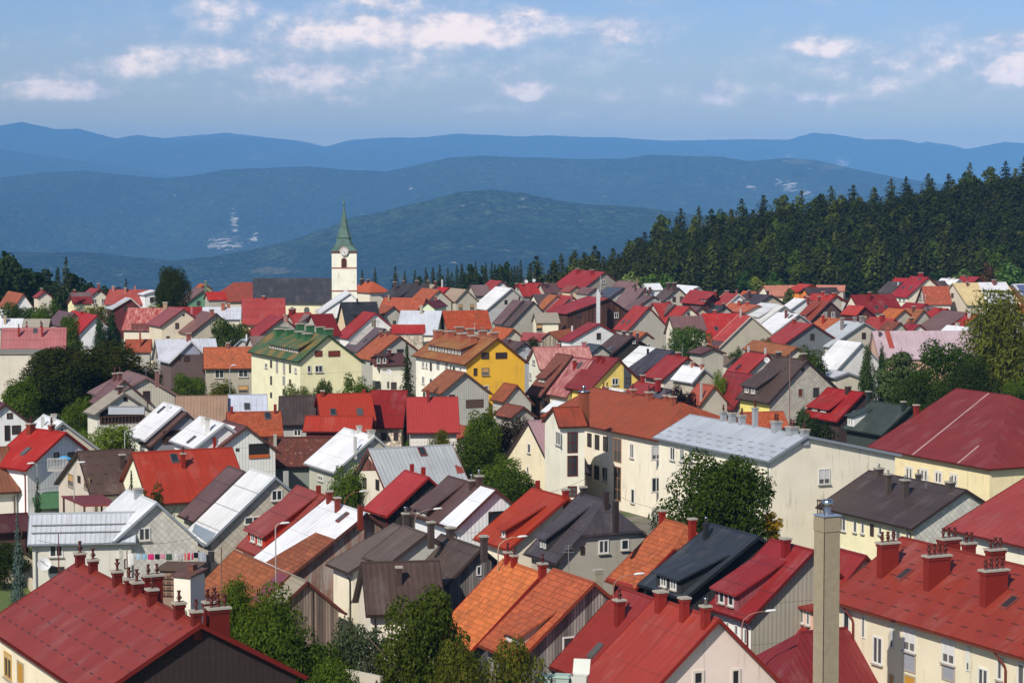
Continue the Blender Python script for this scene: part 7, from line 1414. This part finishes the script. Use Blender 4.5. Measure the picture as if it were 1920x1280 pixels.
def white_shed():
    d = 133; p = spot(355, 1090, d); z = spot(355, 1076, d).z; g = thing('garden_shed', 'small whitewashed shed with a brown roof and chimney behind the orange tiles', 'shed', (p.x, p.y, 0), -.5)
    m = MB(); m.box(-.6, .6, -.7, .7, -.2, z); m.build('wall', 'wall_stucco', g, (226, 220, 200)); m = MB(); m.slab([(-.75, -.85, z + .05), (.75, -.85, z + .05), (.75, .85, z + .3), (-.75, .85, z + .3)], [(0, 2), (2, 2), (2, 0), (0, 0)], (0, 0, -.1)); m.build('roof', 'roof_plain', g, (110, 76, 66))
    m = MB(); m.box(-.2, .2, .1, .5, z + .1, z + .5); m.box(-.25, .25, .05, .55, z + .5, z + .56); m.build('chimney', 'paint', g, (130, 84, 72))
white_shed()
def beige_block():
    d = 318; a, b_ = spot(-40, 664, d), spot(76, 664, d); zt = a.z; g = thing('workshop_block', 'long low beige block with a flat roof at the left edge', 'workshop', ((a.x + b_.x) / 2, d, 0), .03); w = (b_.x - a.x) / 2
    m = MB(); m.box(-w, w, 0, 7, -.2, zt); m.build('wall', 'wall_stucco', g, (206, 196, 176)); m = MB(); m.box(-w - .2, w + .2, -.2, 7.2, zt, zt + .2); m.build('roof', 'concrete', g, (150, 146, 140))
    for k in range(4):
        x = -w + 1.2 + k * 2.1; window(g, lambda q, o_, z: (q, -o_, z), x, x + 1.1, 1.2, 2.6, 'br', 1)
beige_block()
def wall_run(label, pts, h, col, d, name='garden_wall'):
    P = [spot(px, py, dd) for px, py, dd in pts]; g = None
    m = MB(); o = Vector((P[0].x, P[0].y, 0))
    for a, b_ in zip(P, P[1:]):
        a2, b2 = a - o, b_ - o; n = Vector((-(b2 - a2).y, (b2 - a2).x, 0)).normalized() * .12
        A = [(a2.x - n.x, a2.y - n.y), (b2.x - n.x, b2.y - n.y), (b2.x + n.x, b2.y + n.y), (a2.x + n.x, a2.y + n.y)]
        for i in range(4):
            j = (i + 1) % 4; m.poly([(*A[i], -.2), (*A[j], -.2), (*A[j], a.z), (*A[i], a.z)], [(i, 0), (i + 2, 0), (i + 2, h), (i, h)])
        m.poly([(*q, a.z) for q in A])
    ob = m.build(name, 'wall_stucco', None, col); ob.location = o; tag(ob, label, 'wall')
wall_run('low beige garden wall running down beside the lawn', [(50, 1074, 182), (68, 1094, 176)], 1.2, (206, 190, 160), 0)
wall_run('grey rubble wall at the bottom edge below the thin shrub', [(640, 1252, 121), (715, 1256, 119)], 1, (196, 186, 168), 0)
# lawn
xs_ = [-9 + .75 * i for i in range(25)]; N, b = new_mat('lawn'); tcn = N.n('ShaderNodeTexCoord').outputs['Object']
N.put(b.inputs['Base Color'], vary(N, N.mix(N.noise(tcn, 0.5, 4), (.06, .11, .02), (.11, .14, .035)), N.noise(tcn, 9, 4), .35)); b.inputs['Roughness'].default_value = .95
p = spot(30, 1120, 166); m = MB(); m.poly([(p.x - 14, 152, .006), (p.x + 5, 152, .006), (p.x + 2, 200, .006), (p.x - 14, 200, .006)]); o = m.build('lawn', 'lawn', None, (90, 120, 60)); o['kind'] = 'structure'
# power cables across the roofs
def cable(label, pts, r=.014):
    P = [spot(*q) for q in pts]; m = MB()
    for a, b_ in zip(P, P[1:]):
        q = [tuple(a.lerp(b_, i / 8) - P[0] - Vector((0, 0, 1)) * .35 * (1 - (2 * i / 8 - 1) ** 2)) for i in range(9)]
        m.tube(q, [r] * 9, 4)
    o = m.build('power_cable', 'paint', None, (50, 48, 48)); o.location = P[0]; tag(o, label, 'cable', 'power cables')
cable('power cable sagging in front of the rust hipped cream block', [(965, 935, 205), (1100, 896, 214), (1225, 952, 196)])
cable('thin cable crossing the grey shingled gable', [(70, 1012, 158), (220, 1014, 160), (370, 1005, 160)])

# ------------------------------------------------------------------ haze: a box of pale blue air over town and hills
m = MB(); m.box(-15900, 15900, -60, 30200, -760, 690)
hm = bpy.data.materials.new('haze'); hm.use_nodes = True; hm.node_tree.nodes.clear(); N = NT(hm.node_tree)
pv_ = N.n('ShaderNodeVolumePrincipled'); pv_.inputs['Density'].default_value = HAZE; pv_.inputs['Color'].default_value = HAZEC + (1,); pv_.inputs['Anisotropy'].default_value = -0.3
oo = N.n('ShaderNodeOutputMaterial'); hm.node_tree.links.new(pv_.outputs[0], oo.inputs['Volume']); MATS['haze'] = hm
hz = m.build('haze', 'haze', None, (200, 220, 255)); hz['kind'] = 'stuff'
